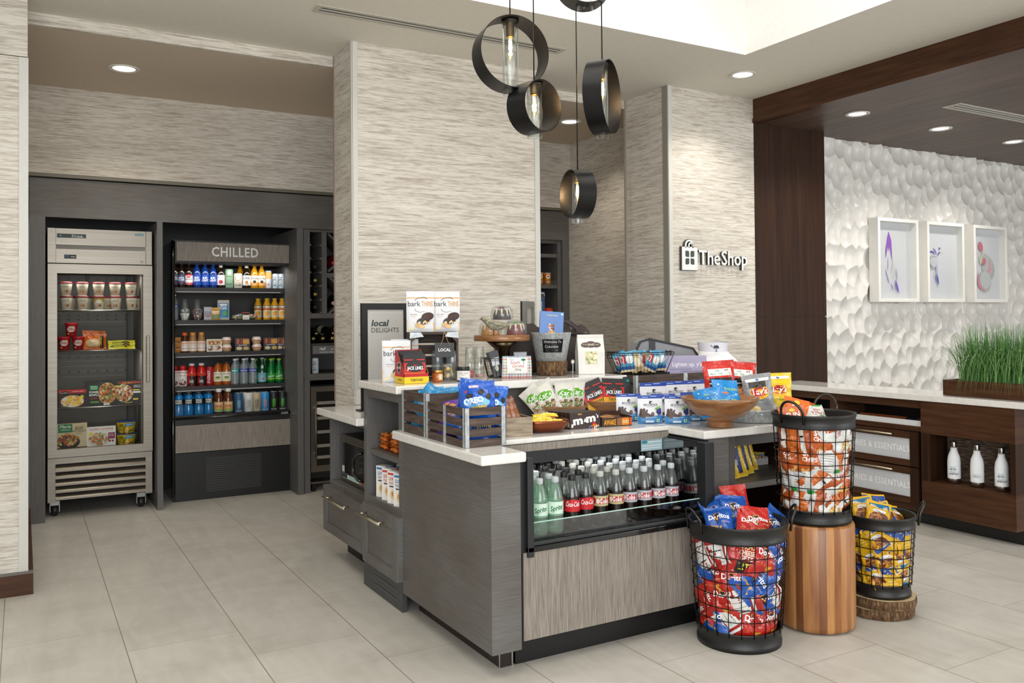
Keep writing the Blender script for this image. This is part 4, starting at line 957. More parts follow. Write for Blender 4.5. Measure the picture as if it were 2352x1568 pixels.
def bag_tpl(name, w, h, t, col, decals=(), seed=1, pouch=False, seal=.018, sealcol=None, colf=None, back=None, bdecals=()):
    R = random.Random(seed); ph = [R.random() * 6.28 for _ in range(8)]
    def T(u, v):
        x = min(1, abs(2 * u / w)); s = max(0, min(1, v / h))
        if pouch:
            p = (1 - s) ** .75 * min(1, (s + .02) * 9) ** .5 * .9 + .03; e = (1 - x ** 2.2) ** .55 if x < 1 else 0
        else:
            a = max(0, min(1, (v - seal) / (h - 2 * seal))); p = math.sin(PI * a) ** .62 if 0 < a < 1 else 0; e = (1 - x ** 2.4) ** .6 if x < 1 else 0
        b = t / 2 * p * e
        if not pouch and b > 0: b *= 1 + .16 * math.sin(u * 85 / max(w / .15, .6) + ph[0] + v * 40) + .12 * math.sin(v * 95 + ph[1] + u * 30) + .10 * math.sin((u + v) * 130 + ph[2]) * (1 - a * (1 - a) * 2)
        elif pouch and b > 0: b *= 1 + .06 * math.sin(u * 60 + ph[0])
        return max(b, .0008)
    def S(u, v, off):
        s = v / h; inn = 0 if pouch else .05 * math.sin(PI * s) * w * .5
        wob = 0 if pouch else .003 * math.sin(v * 70 + ph[3]) + .003 * math.sin(u * 50 + ph[4])
        return (u * (1 - inn / (w / 2)), -(T(u, v) + off) + wob, v)
    def B(u, v, off):
        p = S(u, v, off); q = 2 * (0 if pouch else (.003 * math.sin(v * 70 + ph[3]) + .003 * math.sin(u * 50 + ph[4])))
        return (p[0], -p[1] + q, p[2])
    nu, nv = 16, 20; m = MB()
    cf = None
    if colf or sealcol:
        def cf(a, b_):
            if colf:
                c = colf(a, b_)
                if c: return c
            return sealcol if sealcol and (b_ > 1 - seal * 1.0 / h or (not pouch and b_ < seal / h)) else col
    m.grid(lambda a, b_: S((a - .5) * w, b_ * h, 0), nu, nv, col, True, cf)
    if back: m.grid(lambda a, b_: B((a - .5) * w, b_ * h, 0), nu, nv, back, True, None, True)
    else: m.grid(lambda a, b_: B((a - .5) * w, b_ * h, 0), nu, nv, col, True, cf, True)
    m.decals(S, decals, .0012, .0003)
    if bdecals: m.decals(lambda u, v, o: B(-u, v, o), bdecals, .0012, .0003)
    return (name, [('bag', m.mesh(name))])
def T_(s, u, v, h, c, **k): return ('t', s, u, v, h, c, k)

# ---------------- freezer goods
def pint(c2='#c07a3a', sd=1, gold=False):
    prof = [(.031, 0), (.0395, .088)]
    dl = [T_('Häagen-Dazs', 0, .062, .007, '#3a2430', w=.045, bold=.01), ('b', .002, .032, .013, .008, 14, .006, [c2, '#8a5228', '#d9a066'], sd), T_('ICE CREAM', 0, .012, .003, '#8a5a5a', w=.03), ('r', -.05, .0, .05, .004, '#e9e4d8')]
    if gold: dl = [('r', -.045, .055, .045, .086, '#a98a3c')] + [('e', 0, .062, .024, .012, '#f1ece0')] + dl
    return revolve('ice_cream_pint', prof, '#e6dcc6', dl, cap=(.0415, .086, .100, '#6f1f28'), extra='lid')
PINTS = [pint('#6b4630', 1), pint('#c07a3a', 2), pint('#5b3a28', 5, True)]
for r_ in range(2):
    for i, x in enumerate((.272, .376, .481, .590, .697)):
        k = [[0, 1, 2, 1, 0], [0, 1, 1, 1, 0]][r_][i]
        place(PINTS[k], (x + (.006 if r_ == 0 else .002), 6.885, 1.448 + r_ * .1005), f"burgundy-lidded ice cream pint, {['lower', 'upper'][r_]} row of the top freezer shelf, {ORD[i]} from the left", 'ice cream tub', rz=-.12, group='ice cream pints on the top freezer shelf')
for i, x in enumerate((.30, .405, .515, .56, .745)):
    place(PINTS[1], (x, 6.985, 1.448), f'ice cream pint in the back row of the top freezer shelf, {ORD[i]} from the left', 'ice cream tub', rz=-.12, group='ice cream pints on the top freezer shelf')
DIBS = revolve('ice_cream_bites_tub', [(.031, 0), (.041, .088)], '#b81724', [('e', 0, .052, .032, .02, '#f5efe6'), T_('Dibs', 0, .043, .022, '#b3131f', bold=.05), T_('Dryers', -.004, .072, .006, '#2c3f8c', bold=.02), ('e', -.02, .02, .008, .006, '#e8c46a'), ('e', .018, .016, .009, .006, '#5a3018'), ('e', .02, .07, .006, .005, '#e8c46a')], cap=(.043, .086, .097, '#c41a26'), extra='lid')
for x, z, w_ in ((.262, 1.159, 'left'), (.352, 1.159, 'right')): place(DIBS, (x, 6.885, z), f'red tub of ice cream bites on the second freezer shelf, {w_} of the bottom pair', 'ice cream tub', rz=-.12, group='red ice cream bite tubs')
place(DIBS, (.307, 6.885, 1.2575), 'red tub of ice cream bites stacked on top of two others', 'ice cream tub', rz=-.12, group='red ice cream bite tubs')
OR = bag_tpl('cheese_sandwich_pack', .155, .115, .04, 'f#d8691a', [('e', -.01, .05, .055, .032, '#f0c58e'), ('e', -.012, .048, .045, .024, '#f7dfb4'), T_("Tony's", -.03, .075, .016, '#d83a2a', shear=.2), ('r', .035, .01, .06, .10, '#2a1d12'), T_('CHEESE', .0475, .055, .014, '#f5d23a', rot=PI / 2, bold=.03)], 3)
place(OR, (.458, 6.88, 1.160), 'orange wrapped cheese snack pack standing in front on the second freezer shelf', 'food pack', rz=-.1)
place(OR, (.452, 6.94, 1.182), 'orange wrapped snack pack leaning behind the front one on the second freezer shelf', 'food pack', rz=.05, rot=(-.15, .06, .1))
YB = bag_tpl('yellow_ice_cream_bar_pack', .185, .05, .03, 'f#e5dc1e', [('e', .03, .03, .03, .014, '#5b3420'), ('r', -.08, .018, .02, .024, '#3a5fae'), ('r', -.07, .034, .0, .037, '#3b7d2f')], 5)
for z, l in ((1.160, 'lower'), (1.178, 'upper')): place(YB, (.637, 6.885 + (z - 1.16), z), f'{l} of the two yellow ice cream bar packs on the second freezer shelf', 'food pack', rot=(-.5, 0, -.08), group='yellow ice cream bar packs')
FOOD = ['#c46a2e', '#9c3f1f', '#e0b25c', '#6f8d3a', '#e8cfa0', '#7d2d1a']
def frz(name, w, h, col, dec): return box_tpl(name, w, .04, h, col, sides=col, fdec=dec)
G1 = frz('frozen_meal_box', .175, .125, '#3a1412', [('r', -.0875, .10, .0875, .125, '#c6272b'), ('e', -.05, .104, .03, .012, '#14100f'), T_("Stouffer's", -.05, .100, .009, '#f3e3c0', w=.05), T_('MACARONI & CHEESE', .035, .108, .006, '#ffffff', w=.07), ('e', .0, .042, .074, .042, '#e9e4d8'), ('b', .0, .044, .064, .034, 60, .010, ['#f2b528', '#f7c94a', '#e39c1c', '#ffd766'], 4), ('e', .062, .072, .012, .012, '#d9d233'), T_('235g net', -.045, .006, .010, '#e8d9b0')])
G2 = frz('frozen_meal_box', .19, .18, '#161815', [('e', -.015, .095, .09, .082, '#2b2f2a'), ('e', .045, .088, .062, .078, '#c98b4a'), ('b', .045, .088, .052, .068, 90, .010, FOOD + ['#4f7a35'], 5), ('r', -.0945, .002, -.01, .178, '#161815'), ('r', -.07, .115, -.015, .148, '#1f8a4c'), T_('Healthy', -.043, .134, .010, '#ffffff'), T_('Choice', -.043, .120, .010, '#ffffff'), T_('POWER', -.043, .092, .015, '#ffffff', bold=.05, w=.06), T_('BOWLS', -.043, .072, .015, '#ffffff', bold=.05, w=.06), ('r', -.07, .050, -.02, .060, '#8a2f20'), ('r', -.065, .022, -.01, .034, '#5f9a32'), ('r', .02, .002, .06, .018, '#d9d9d4')])
G3 = frz('frozen_meal_box', .185, .175, '#211c19', [('e', .005, .085, .088, .075, '#e8c81f'), ('e', .005, .085, .084, .071, '#211c19'), ('e', -.025, .082, .06, .064, '#e4ddd0'), ('b', -.025, .082, .054, .058, 70, .012, ['#b4562f', '#d58a5a', '#e8c49c', '#8c3a24', '#7d9440'], 7), ('r', .03, .002, .092, .172, '#211c19'), T_('+LIFE CUISINE', .01, .152, .015, '#f0562a', w=.15, bold=.03), T_('LIFESTYLE', .062, .132, .008, '#ffffff', w=.045), T_('BOWLS', .062, .120, .010, '#ffffff', w=.045), ('r', .035, .10, .08, .108, '#e8d432'), ('r', .035, .080, .085, .095, '#e6e6e0'), ('r', .035, .03, .07, .042, '#e8d432'), ('r', -.088, .128, -.055, .14, '#e8d432')])
place(G1, (.312, 6.895, .7525), 'dark macaroni and cheese frozen meal box, left on the third freezer shelf', 'frozen meal', rz=.04)
place(G2, (.495, 6.90, .7525), 'black frozen power bowl box in the middle of the third freezer shelf', 'frozen meal', rz=.0)
place(G3, (.678, 6.91, .7525), 'black and yellow frozen lifestyle bowl box, right on the third freezer shelf', 'frozen meal', rz=-.03)
G4 = frz('frozen_meal_box', .19, .18, '#d8c6a0', [('r', -.09, .118, .0, .178, '#1f7a44'), T_('Marie', -.045, .150, .022, '#ffffff', shear=.2), T_('Callenders', -.045, .134, .010, '#ffffff', shear=.2), T_('SLOW ROASTED', .045, .156, .007, '#5a4630', w=.06), T_('BEEF', .045, .136, .016, '#4a3020', bold=.03, w=.055), T_('POT ROAST', .045, .118, .014, '#4a3020', bold=.03, w=.085), T_('BOWL', .045, .104, .008, '#5a4630', w=.04), ('e', -.025, .05, .075, .050, '#2c2420'), ('b', -.03, .065, .065, .040, 60, .013, ['#a04a1f', '#d27a32', '#7d3a1c', '#8f9440', '#e0b070', '#5a2a16'], 8), ('r', -.095, .0, .095, .012, '#3a2a20')])
G5 = frz('frozen_meal_box', .19, .145, '#ece9e4', [T_('+LEAN CUISINE', 0, .122, .014, '#c73a33', w=.16, bold=.02), ('e', -.015, .055, .072, .050, '#d9d4cc'), ('b', -.015, .058, .062, .042, 80, .010, ['#c98a5a', '#e0b98a', '#b4603a', '#6f9a40', '#e6d2b0', '#d27a4a'], 9), ('e', -.068, .095, .014, .014, '#e8d432'), ('r', .045, .055, .09, .10, '#8f1f4a'), T_('Bourbon', .067, .085, .006, '#ffffff', w=.035), T_('Chicken', .067, .074, .006, '#ffffff', w=.035), ('e', .055, .04, .008, .008, '#8f1f4a'), ('e', .075, .04, .008, .008, '#8f1f4a')])
place(G4, (.312, 6.895, .4555), 'beef pot roast frozen meal box at the bottom left of the freezer', 'frozen meal', rz=.03)
place(G5, (.500, 6.895, .4555), 'white lean frozen meal box in the middle of the freezer floor', 'frozen meal', rz=-.02)
NT = revolve('noodle_tub', [(.055, 0), (.066, .080)], '#e3c21c', [T_('Just', -.035, .058, .014, '#14231a', bold=.05), T_('CRACK', -.03, .046, .012, '#14231a', bold=.05), ('r', -.008, .05, .06, .072, '#3f8fc4'), T_('SCRAMBLE', .025, .058, .007, '#ffffff'), ('b', .0, .022, .052, .020, 60, .007, ['#e8a93a', '#d98a2a', '#4a3018', '#f2d27a', '#7a8a3a'], 10)], cap=(.069, .079, .086, '#27407f'), extra='lid')
for z, l in ((.4555, 'bottom'), (.545, 'top')): place(NT, (.667, 6.90, z), f'yellow scramble bowl with blue lid at the freezer bottom right, {l} of the stack', 'food tub', rz=-.1, group='yellow scramble bowls')
place(NT, (.690, 7.03, .4555), 'yellow scramble bowl half hidden behind the stack at the freezer bottom right', 'food tub', rz=.2, group='yellow scramble bowls')

# ---------------- chilled case goods
LN = [(.028, 0), (.031, .006), (.031, .118), (.027, .135), (.014, .165), (.0125, .200), (.013, .203)]
def longneck(glass, lab, dl, cap='#c8c8c8', neck=None):
    ms = [glass] * 6
    if neck: ms[4] = neck
    return revolve('beer_bottle', LN, ms, seg=18, cap=(.0138, .198, .207, cap), label=(.025, .105, lab, dl))
BB = 'g#1c0f08'; BG = 'g#c48a1a'; BL_ = 'g#0d2f73'
ROW1 = [(1.024, longneck(BB, '#26263a', [T_('SAMUEL', 0, .075, .011, '#d8d8e0', w=.05), T_('ADAMS', 0, .06, .011, '#d8d8e0', w=.05)], '#7a1f2a'), 'dark-labelled beer bottle at the far left of the top chilled shelf'),
 (1.075, longneck(BB, '#1e2c4a', [('e', 0, .065, .026, .03, '#41547a'), T_('SAMUEL', 0, .072, .012, '#e4e4ea', w=.05, bold=.03), T_('ADAMS', 0, .056, .012, '#e4e4ea', w=.05, bold=.03), ('e', 0, .04, .012, .008, '#7c2c44')], '#7a1f2a'), 'navy-labelled beer bottle, second on the top chilled shelf'),
 (1.130, longneck(BB, '#e8e2dc', [('r', -.05, .025, .05, .042, '#b41f2a'), ('r', -.05, .095, .05, .105, '#b41f2a'), T_('Budweiser', 0, .064, .012, '#2c2a50', w=.056), ('e', 0, .085, .016, .006, '#b41f2a')], '#b41f2a'), 'red and white labelled beer bottle on the top chilled shelf')]
BUD = longneck(BL_, '#1446a0', [T_('BUD', 0, .072, .016, '#ffffff', bold=.05, w=.035), T_('LIGHT', 0, .052, .016, '#ffffff', bold=.05, w=.05)], '#d9dde6')
for x, o_ in ((1.191, 'left'), (1.252, 'middle'), (1.312, 'right')): ROW1.append((x, BUD, f'blue light beer bottle with white cap, {o_} of three on the top chilled shelf'))
def can(r, h, col, dl, top='m#b9bcbe', name='drink_can'):
    return revolve(name, [(r * .86, 0), (r, .006), (r, h - .012), (r * .86, h - .002)], col, dl, cap=(r * .84, h - .003, h, top), extra='can_top', seg=22)
ROW1 += [(1.372, longneck(BB, '#d9cfd0', [('e', 0, .062, .028, .034, '#e9e4e2'), ('e', 0, .05, .016, .016, '#a83244'), T_('Blue Moon', 0, .082, .008, '#2c3c7a', w=.04)], '#d9c9a0', '#cfc8be'), 'beer bottle with a cream arched label on the top chilled shelf'),
 (1.436, can(.031, .155, '#86a98c', [T_('Cutwater', 0, .09, .014, '#5a4a20', w=.05), ('r', -.02, .03, .02, .036, '#2f4a34'), ('e', 0, .125, .014, .016, '#c3d3bf')]), 'tall pale green can on the top chilled shelf'),
 (1.504, can(.033, .122, '#dcd6c6', [('e', 0, .082, .024, .024, '#b9a58c'), ('e', 0, .082, .018, .018, '#dcd6c6'), T_('LAGER', 0, .018, .018, '#2b241c', bold=.03, w=.05), T_('Carolina', 0, .045, .007, '#7a5a3a')], 'm#b4905a'), 'cream lager can on the top chilled shelf'),
 (1.572, longneck(BB, '#e3e1dc', [T_('Lite', 0, .074, .024, '#20283c', bold=.04), ('e', 0, .05, .011, .013, '#b9722c'), T_('PILSNER', 0, .030, .007, '#20283c')], '#d9dde0', '#dedede'), 'white labelled lite beer bottle on the top chilled shelf')]
COR = longneck(BG, '#e5e0cf', [('r', -.05, .025, .05, .050, '#e0952a'), T_('Corona', 0, .075, .018, '#1c2a5a', w=.056), ('e', 0, .055, .012, .012, '#3a2a1c')], '#d8cfae', 'g#a8791c')
ROW1 += [(1.634, COR, 'left of the two amber lager bottles with orange labels on the top chilled shelf'), (1.692, COR, 'right of the two amber lager bottles with orange labels on the top chilled shelf'),
 (1.746, can(.026, .148, '#cfd6da', [('r', -.03, .08, .03, .135, '#d9a24a'), ('e', 0, .035, .006, .006, '#c43a3a'), ('r', -.03, .135, .03, .14, '#5b9fc0')]), 'slim white and gold can on the top chilled shelf')]
BABE = can(.026, .125, '#cdd6dc', [T_('BABE', .003, .06, .024, '#1f2f4c', rot=PI / 2, bold=.03, w=.08), T_('WINE', -.016, .06, .008, '#1f2f4c', rot=PI / 2), ('r', -.025, .018, .025, .024, '#8fb7cc')])
ROW1 += [(1.803, BABE, 'slim pale can with upright lettering, left of two on the top chilled shelf'), (1.85, BABE, 'slim pale can with upright lettering, right of two on the top chilled shelf')]
for x, tp, l in ROW1: place(tp, (x, 7.045, 1.619), l, 'drink', rz=-.18)
for i, x in enumerate((1.10, 1.22, 1.34, 1.54, 1.60, 1.66)): place(ROW1[1][1] if i < 3 else COR, (x, 7.13, 1.619), f'beer bottle in the shaded back row of the top chilled shelf, {ORD[i]} from the left', 'drink', group='back row bottles on the top chilled shelf')
# row 2
WB = [(.029, 0), (.032, .008), (.030, .03), (.032, .05), (.030, .07), (.032, .09), (.032, .125), (.028, .15), (.014, .178), (.0125, .192)]
WATERM = thin_glass('water_plastic', '#dfe8ea', .07, .12, milk=.22)
def water(lab, txt, tc='#ffffff'): return revolve('water_bottle', WB, WATERM, seg=18, cap=(.0145, .190, .205, '#e4e6e6'), label=(.095, .125, lab, [T_(txt, 0, .104, .012, tc, w=.05, bold=.02)]))
PL = water('#4a5aa0', 'Pure Life'); FIJI = water('#1c9a94', 'SMART')
place(PL, (1.022, 7.045, 1.366), 'clear water bottle at the left end of the second chilled shelf', 'drink', rz=-.15)
def parfait(cols, nm):
    b_ = MB().lathe([(.026, 0), (.038, .062)], PLASTIC, 22).lathe([(.025, .002), (.035, .056)], cols[0], 22)
    b_.decals(cyl_S([(.026, 0), (.038, .062)], .036), [('b', 0, .028, .04, .02, 30, .008, cols[1:], 3)], -.0005)
    l = MB().lathe([(.041, .062), (.041, .066), (.038, .085), (.026, .098)], PLASTIC, 22, cap0=False).lathe([(.024, .096), (.018, .165)], PLASTIC, 22, cap0=False)
    f = MB(); R = random.Random(4)
    for i in range(10): f.lathe([(.002, -.008), (.009, 0), (.002, .008)], R.choice(cols[1:]), 8, M_=Matrix.Translation((R.uniform(-.02, .02), R.uniform(-.02, .02), .068 + R.random() * .012)))
    return (nm, [('cup', b_.mesh('cup')), ('dome_lid', l.mesh('dome_lid')), ('filling', f.mesh('filling'))])
place(parfait(['#e9e4dc', '#3a2c2a', '#f2ede6', '#d8cfc8', '#f0ece8'], 'parfait_cup'), (1.100, 7.04, 1.366), 'clear domed cup of white yogurt and berries on the second chilled shelf', 'parfait cup')
place(parfait(['#5a2430', '#7a9a3a', '#4a1c2a', '#c43a4a', '#e8e2d4'], 'fruit_cup'), (1.192, 7.04, 1.366), 'clear domed cup of grapes and fruit on the second chilled shelf', 'fruit cup')
place(bag_tpl('snack_pouch', .06, .105, .02, '#b6b8c2', [('r', -.025, .03, .025, .07, '#8e8aa0'), ('e', 0, .03, .012, .010, '#9a6a3c')], 2, True), (1.272, 7.04, 1.366), 'grey snack pouch on the second chilled shelf', 'food pack', rz=-.15)
place(bag_tpl('snack_pouch', .062, .100, .02, '#c9963a', [('r', -.03, .062, .03, .07, '#e9dfc6'), ('r', -.028, .01, .028, .045, '#6f7d58'), T_('Madegood', 0, .052, .008, '#ffffff', w=.045), T_('Nuts', 0, .077, .012, '#7a3a18')], 3, True), (1.326, 7.02, 1.366), 'small golden snack pouch on the second chilled shelf', 'food pack', rz=-.15)
place(bag_tpl('snack_pouch', .088, .16, .02, '#c9c6b8', [('r', -.038, .02, .038, .135, '#1f84c0'), T_('BIG', 0, .108, .022, '#ffffff', bold=.05), T_('FORK', 0, .085, .018, '#ffffff', bold=.05, w=.06), ('e', .01, .055, .016, .022, '#5fae4a'), ('r', -.03, .120, .03, .127, '#ffffff')], 4, True), (1.392, 7.05, 1.366), 'tall blue and green snack pouch on the second chilled shelf', 'food pack', rz=-.1)
m = MB().box(-.075, .075, -.045, .045, .0, .004, PLASTIC); m.grid(lambda a, b_: (-.105 + .21 * a, (-.055 + .11 * b_), .014 + .045 * (math.sin(PI * a) * math.sin(PI * b_)) ** .35), 14, 10, PLASTIC)
m2 = MB(); R = random.Random(8)
for i in range(60): m2.lathe([(.002, -.009), (.012, 0), (.002, .009)], R.choice(['#5b8a34', '#3f6f2a', '#c88a6a', '#d9b08a', '#7d9f45', '#b4532f']), 7, M_=Matrix.Translation((R.uniform(-.085, .085), R.uniform(-.04, .04), .012 + R.random() * .025)) @ Matrix.Rotation(R.random() * 3, 4, 'X'))
m3 = MB().box(-.02, .03, -.056, -.05, .004, .04, '#e8e4dc').box(-.02, .03, -.057, .03, .056, .061, '#d8522c'); m3.decals(lambda u, v, o: (u, -.056 - o, v), [T_('panini', .004, .012, .010, '#4a3a2a')])
place(('salad_tray', [('tray', m.mesh('tray')), ('salad', m2.mesh('salad')), ('label_band', m3.mesh('label_band'))]), (1.552, 7.045, 1.366), 'clear oval salad tray with an orange band on the second chilled shelf', 'salad tray', rz=-.05)
JB = [(.028, 0), (.030, .006), (.030, .105), (.027, .13), (.016, .155), (.0155, .165)]
OJ = revolve('juice_bottle', JB, 'g#e8a81e', seg=18, cap=(.0165, .160, .176, '#e0b43a'), label=(.02, .118, '#e9ddb8', [('r', -.03, .095, .03, .118, '#1c1a18'), T_('Minute', 0, .108, .008, '#fff', w=.032), T_('Maid', 0, .098, .008, '#fff'), ('e', 0, .055, .018, .018, '#ef9a1c'), ('e', .008, .062, .008, .008, '#7fae3a'), ('r', -.04, .08, .04, .093, '#c9531c'), T_('ORANGE', 0, .028, .009, '#c9531c', w=.04)]))
for i, (x, y) in enumerate(((1.732, 7.04), (1.795, 7.04), (1.855, 7.04))): place(OJ, (x, y, 1.366), f'orange juice bottle in the front row of the second chilled shelf, {ORD[i]} from the left', 'drink', rz=-.15, group='orange juice bottles')
for i, (x, y) in enumerate(((1.675, 7.10), (1.70, 7.18), (1.76, 7.12))): place(OJ, (x, y, 1.366), f'orange juice bottle in the back row of the second chilled shelf, {ORD[i]} from the left', 'drink', rz=-.15, group='orange juice bottles')
# row 3
CUPT = revolve('sauce_cup', [(.033, 0), (.038, .036)], 'g#cf8a3c', seg=18, cap=(.040, .035, .040, PLASTIC), extra='lid')
for k in range(3): place(CUPT, (1.035, 7.03, 1.116 + k * .0415), f"orange dip cup at the left end of the third chilled shelf, {['bottom', 'middle', 'top'][k]} of the stack", 'dip cup', group='stack of orange dip cups')
DKP = [(.028, 0), (.0305, .006), (.0305, .09), (.025, .112), (.021, .135)]
def dunk(liq, capc): return revolve('iced_coffee_bottle', DKP, liq, seg=18, cap=(.0225, .132, .157, capc), label=(.012, .088, '#e6ded2', [T_('DUNKIN', 0, .066, .014, '#e06a1e', bold=.05, w=.054), T_('ICED COFFEE', 0, .054, .005, '#b8325a', w=.04), ('r', -.03, .03, .03, .033, '#b8325a')]))
for x, tp, l in ((1.098, dunk('g#4a2412', 'f#c9521a'), 'left, dark brown'), (1.158, dunk('g#a8794a', 'f#c98a3c'), 'middle, tan'), (1.222, dunk('g#a8794a', 'f#c98a3c'), 'right, tan')): place(tp, (x, 7.035, 1.116), f'iced coffee bottle of three on the third chilled shelf, {l}', 'drink', rz=-.15)
place(box_tpl('snack_tray', .115, .03, .10, '#e6e0d2', fdec=[('r', -.05, .055, .05, .09, '#c9a04a'), ('r', -.05, .01, -.003, .045, '#d9cfc6'), ('r', .003, .01, .05, .045, '#d5cdc8'), ('b', -.026, .028, .018, .014, 10, .010, ['#7a4a2c', '#f2ece2', '#4a6fae'], 3), ('b', .026, .028, .018, .014, 10, .010, ['#7a2c24', '#f2ece2', '#c87a4a'], 5), ('b', .0, .072, .04, .012, 14, .010, ['#a8452c', '#f0ead8', '#3a3c6a'], 6), T_('PS NATURALS', 0, .048, .006, '#3a2a20', w=.08)]), (1.318, 7.035, 1.116), 'white portioned snack tray on the third chilled shelf', 'snack tray', rot=(-.22, 0, -.1))
HUM = revolve('hummus_cup', [(.030, 0), (.036, .022), (.040, .028), (.040, .033), (.030, .058)], ['g#d8b48a', 'g#d8b48a', 'g#b8241e', 'g#e9dfd2'], [('e', 0, .046, .016, .008, '#f2ede2'), T_('Sabra', 0, .043, .007, '#b4241e')], seg=20)
for x, z, l in ((1.412, 1.116, 'lower cup of the left stack'), (1.410, 1.174, 'upper cup of the left stack'), (1.648, 1.116, 'lower cup of the right stack'), (1.646, 1.174, 'upper cup of the right stack')): place(HUM, (x, 7.03, z), f'red-rimmed hummus cup on the third chilled shelf, {l}', 'dip cup', group='hummus cups')
TRAY = box_tpl('deli_snack_box', .115, .03, .105, '#3a3a40', fdec=[('r', -.052, .055, .0, .095, '#8c3a30'), ('r', .004, .055, .052, .095, '#d8a04a'), ('b', -.026, .075, .02, .014, 14, .010, ['#a8503c', '#7d2c24', '#c07a5a'], 2), T_('HILLSHIRE', 0, .043, .007, '#ffffff', w=.07, bold=.03), ('e', -.026, .02, .022, .014, '#d9c9a0'), ('e', .026, .02, .022, .014, '#c9a85a'), ('r', -.05, .098, .05, .104, '#6a4a42')])
for x, l in ((1.535, 'left'), (1.760, 'middle'), (1.855, 'right')): place(TRAY, (x, 7.03, 1.116), f'dark deli box of meat and cheese on the third chilled shelf, {l} of three', 'snack box', rot=(-.28, 0, -.1), group='deli snack boxes')
# row 4
PRP = [(.030, 0), (.033, .008), (.033, .12), (.024, .14), (.019, .155)]
PREM = revolve('shake_bottle', PRP, 'g#b01c1c', seg=18, cap=(.0235, .140, .163, '#c8281e'), label=(.005, .125, '#e6dedb', [('e', 0, .03, .028, .02, '#5a2c1c'), T_('Premier', 0, .082, .011, '#b01c1c', w=.048), ('r', -.05, .108, .05, .112, '#b01c1c'), ('b', 0, .045, .02, .012, 8, .01, ['#7a3c24', '#f2e9e2'], 3)]))
SP = [(.031, 0), (.034, .008), (.034, .05), (.031, .07), (.034, .09), (.033, .125), (.02, .155), (.016, .162)]
POWR = revolve('red_sports_bottle', SP, 'g#c41c1c', seg=18, cap=(.019, .160, .178, '#d8dadc'), label=(.008, .105, '#231416', [('r', -.05, .078, .05, .105, '#e03a26'), T_('body', 0, .03, .026, '#ffffff', rot=0, w=.03), ('r', -.03, .02, -.012, .07, '#c41c1c')]))
ENER = can(.029, .150, '#a81c24', [T_('ENERGY', .0, .07, .020, '#ffffff', rot=PI / 2, bold=.04, w=.10)])
TEA = revolve('honest_tea_bottle', [(.031, 0), (.0335, .006), (.0335, .125), (.026, .150), (.0175, .168), (.017, .172)], 'g#a8561c', seg=18, cap=(.0185, .168, .186, '#3c2c22'), label=(.03, .105, '#e6e1cf', [T_('Honest', 0, .085, .012, '#5a3c22', w=.048), ('e', .0, .055, .010, .018, '#d8c428'), ('e', 0, .062, .018, .008, '#3c7a34'), T_('TEA', -.018, .045, .006, '#a8561c')]))
PELL = revolve('mineral_water_bottle', [(.031, 0), (.034, .006), (.034, .095), (.028, .125), (.014, .160), (.013, .200)], 'g#0f4a2c', [('e', 0, .135, .014, .016, '#b9c9d2')], seg=18, cap=(.0142, .196, .206, '#b9c4cc'), label=(.012, .085, '#7fb4c9', [T_('S.PELLEGRINO', 0, .068, .009, '#20446a', w=.058), ('e', .006, .038, .008, .008, '#c43a3a')]))
PERR = revolve('green_bottle', [(.028, 0), (.034, .02), (.034, .06), (.028, .11), (.014, .165), (.013, .185)], 'g#0d7a34', seg=18, cap=(.0155, .182, .198, '#8fc41e'), label=(.03, .080, '#2f9a3c', [T_('perrier', 0, .048, .018, '#ffffff', rot=.15, shear=.2, w=.052), ('r', -.05, .03, .05, .036, '#b9cf2a')]))
y4 = 7.04
R4 = [(1.022, PREM, 'red-capped chocolate shake bottle at the left end of the fourth chilled shelf'), (1.083, PREM, 'red-capped chocolate shake bottle, second on the fourth chilled shelf'),
      (1.150, POWR, 'left of the two red drink bottles on the fourth chilled shelf'), (1.222, POWR, 'right of the two red drink bottles on the fourth chilled shelf'), (1.285, ENER, 'dark red energy drink can on the fourth chilled shelf'),
      (1.345, TEA, 'left of the two brown tea bottles on the fourth chilled shelf'), (1.412, TEA, 'right of the two brown tea bottles on the fourth chilled shelf'), (1.477, FIJI, 'water bottle with a teal label on the fourth chilled shelf'),
      (1.547, PL, 'left of the two water bottles with violet labels on the fourth chilled shelf'), (1.618, PL, 'right of the two water bottles with violet labels on the fourth chilled shelf'), (1.692, PELL, 'green mineral water bottle with a pale blue label on the fourth chilled shelf'),
      (1.764, PERR, 'green sparkling water bottle, left of three on the fourth chilled shelf'), (1.828, PERR, 'green sparkling water bottle, middle of three on the fourth chilled shelf')]
for x, tp, l in R4: place(tp, (x, y4, .853), l, 'drink', rz=-.18)
for i, (x, tp) in enumerate(((1.38, TEA), (1.51, FIJI), (1.585, PL), (1.655, PERR), (1.73, PERR), (1.80, PERR))): place(tp, (x, 7.12, .853), f'bottle in the back row of the fourth chilled shelf, {ORD[i]} from the left', 'drink', group='back row bottles on the fourth chilled shelf')
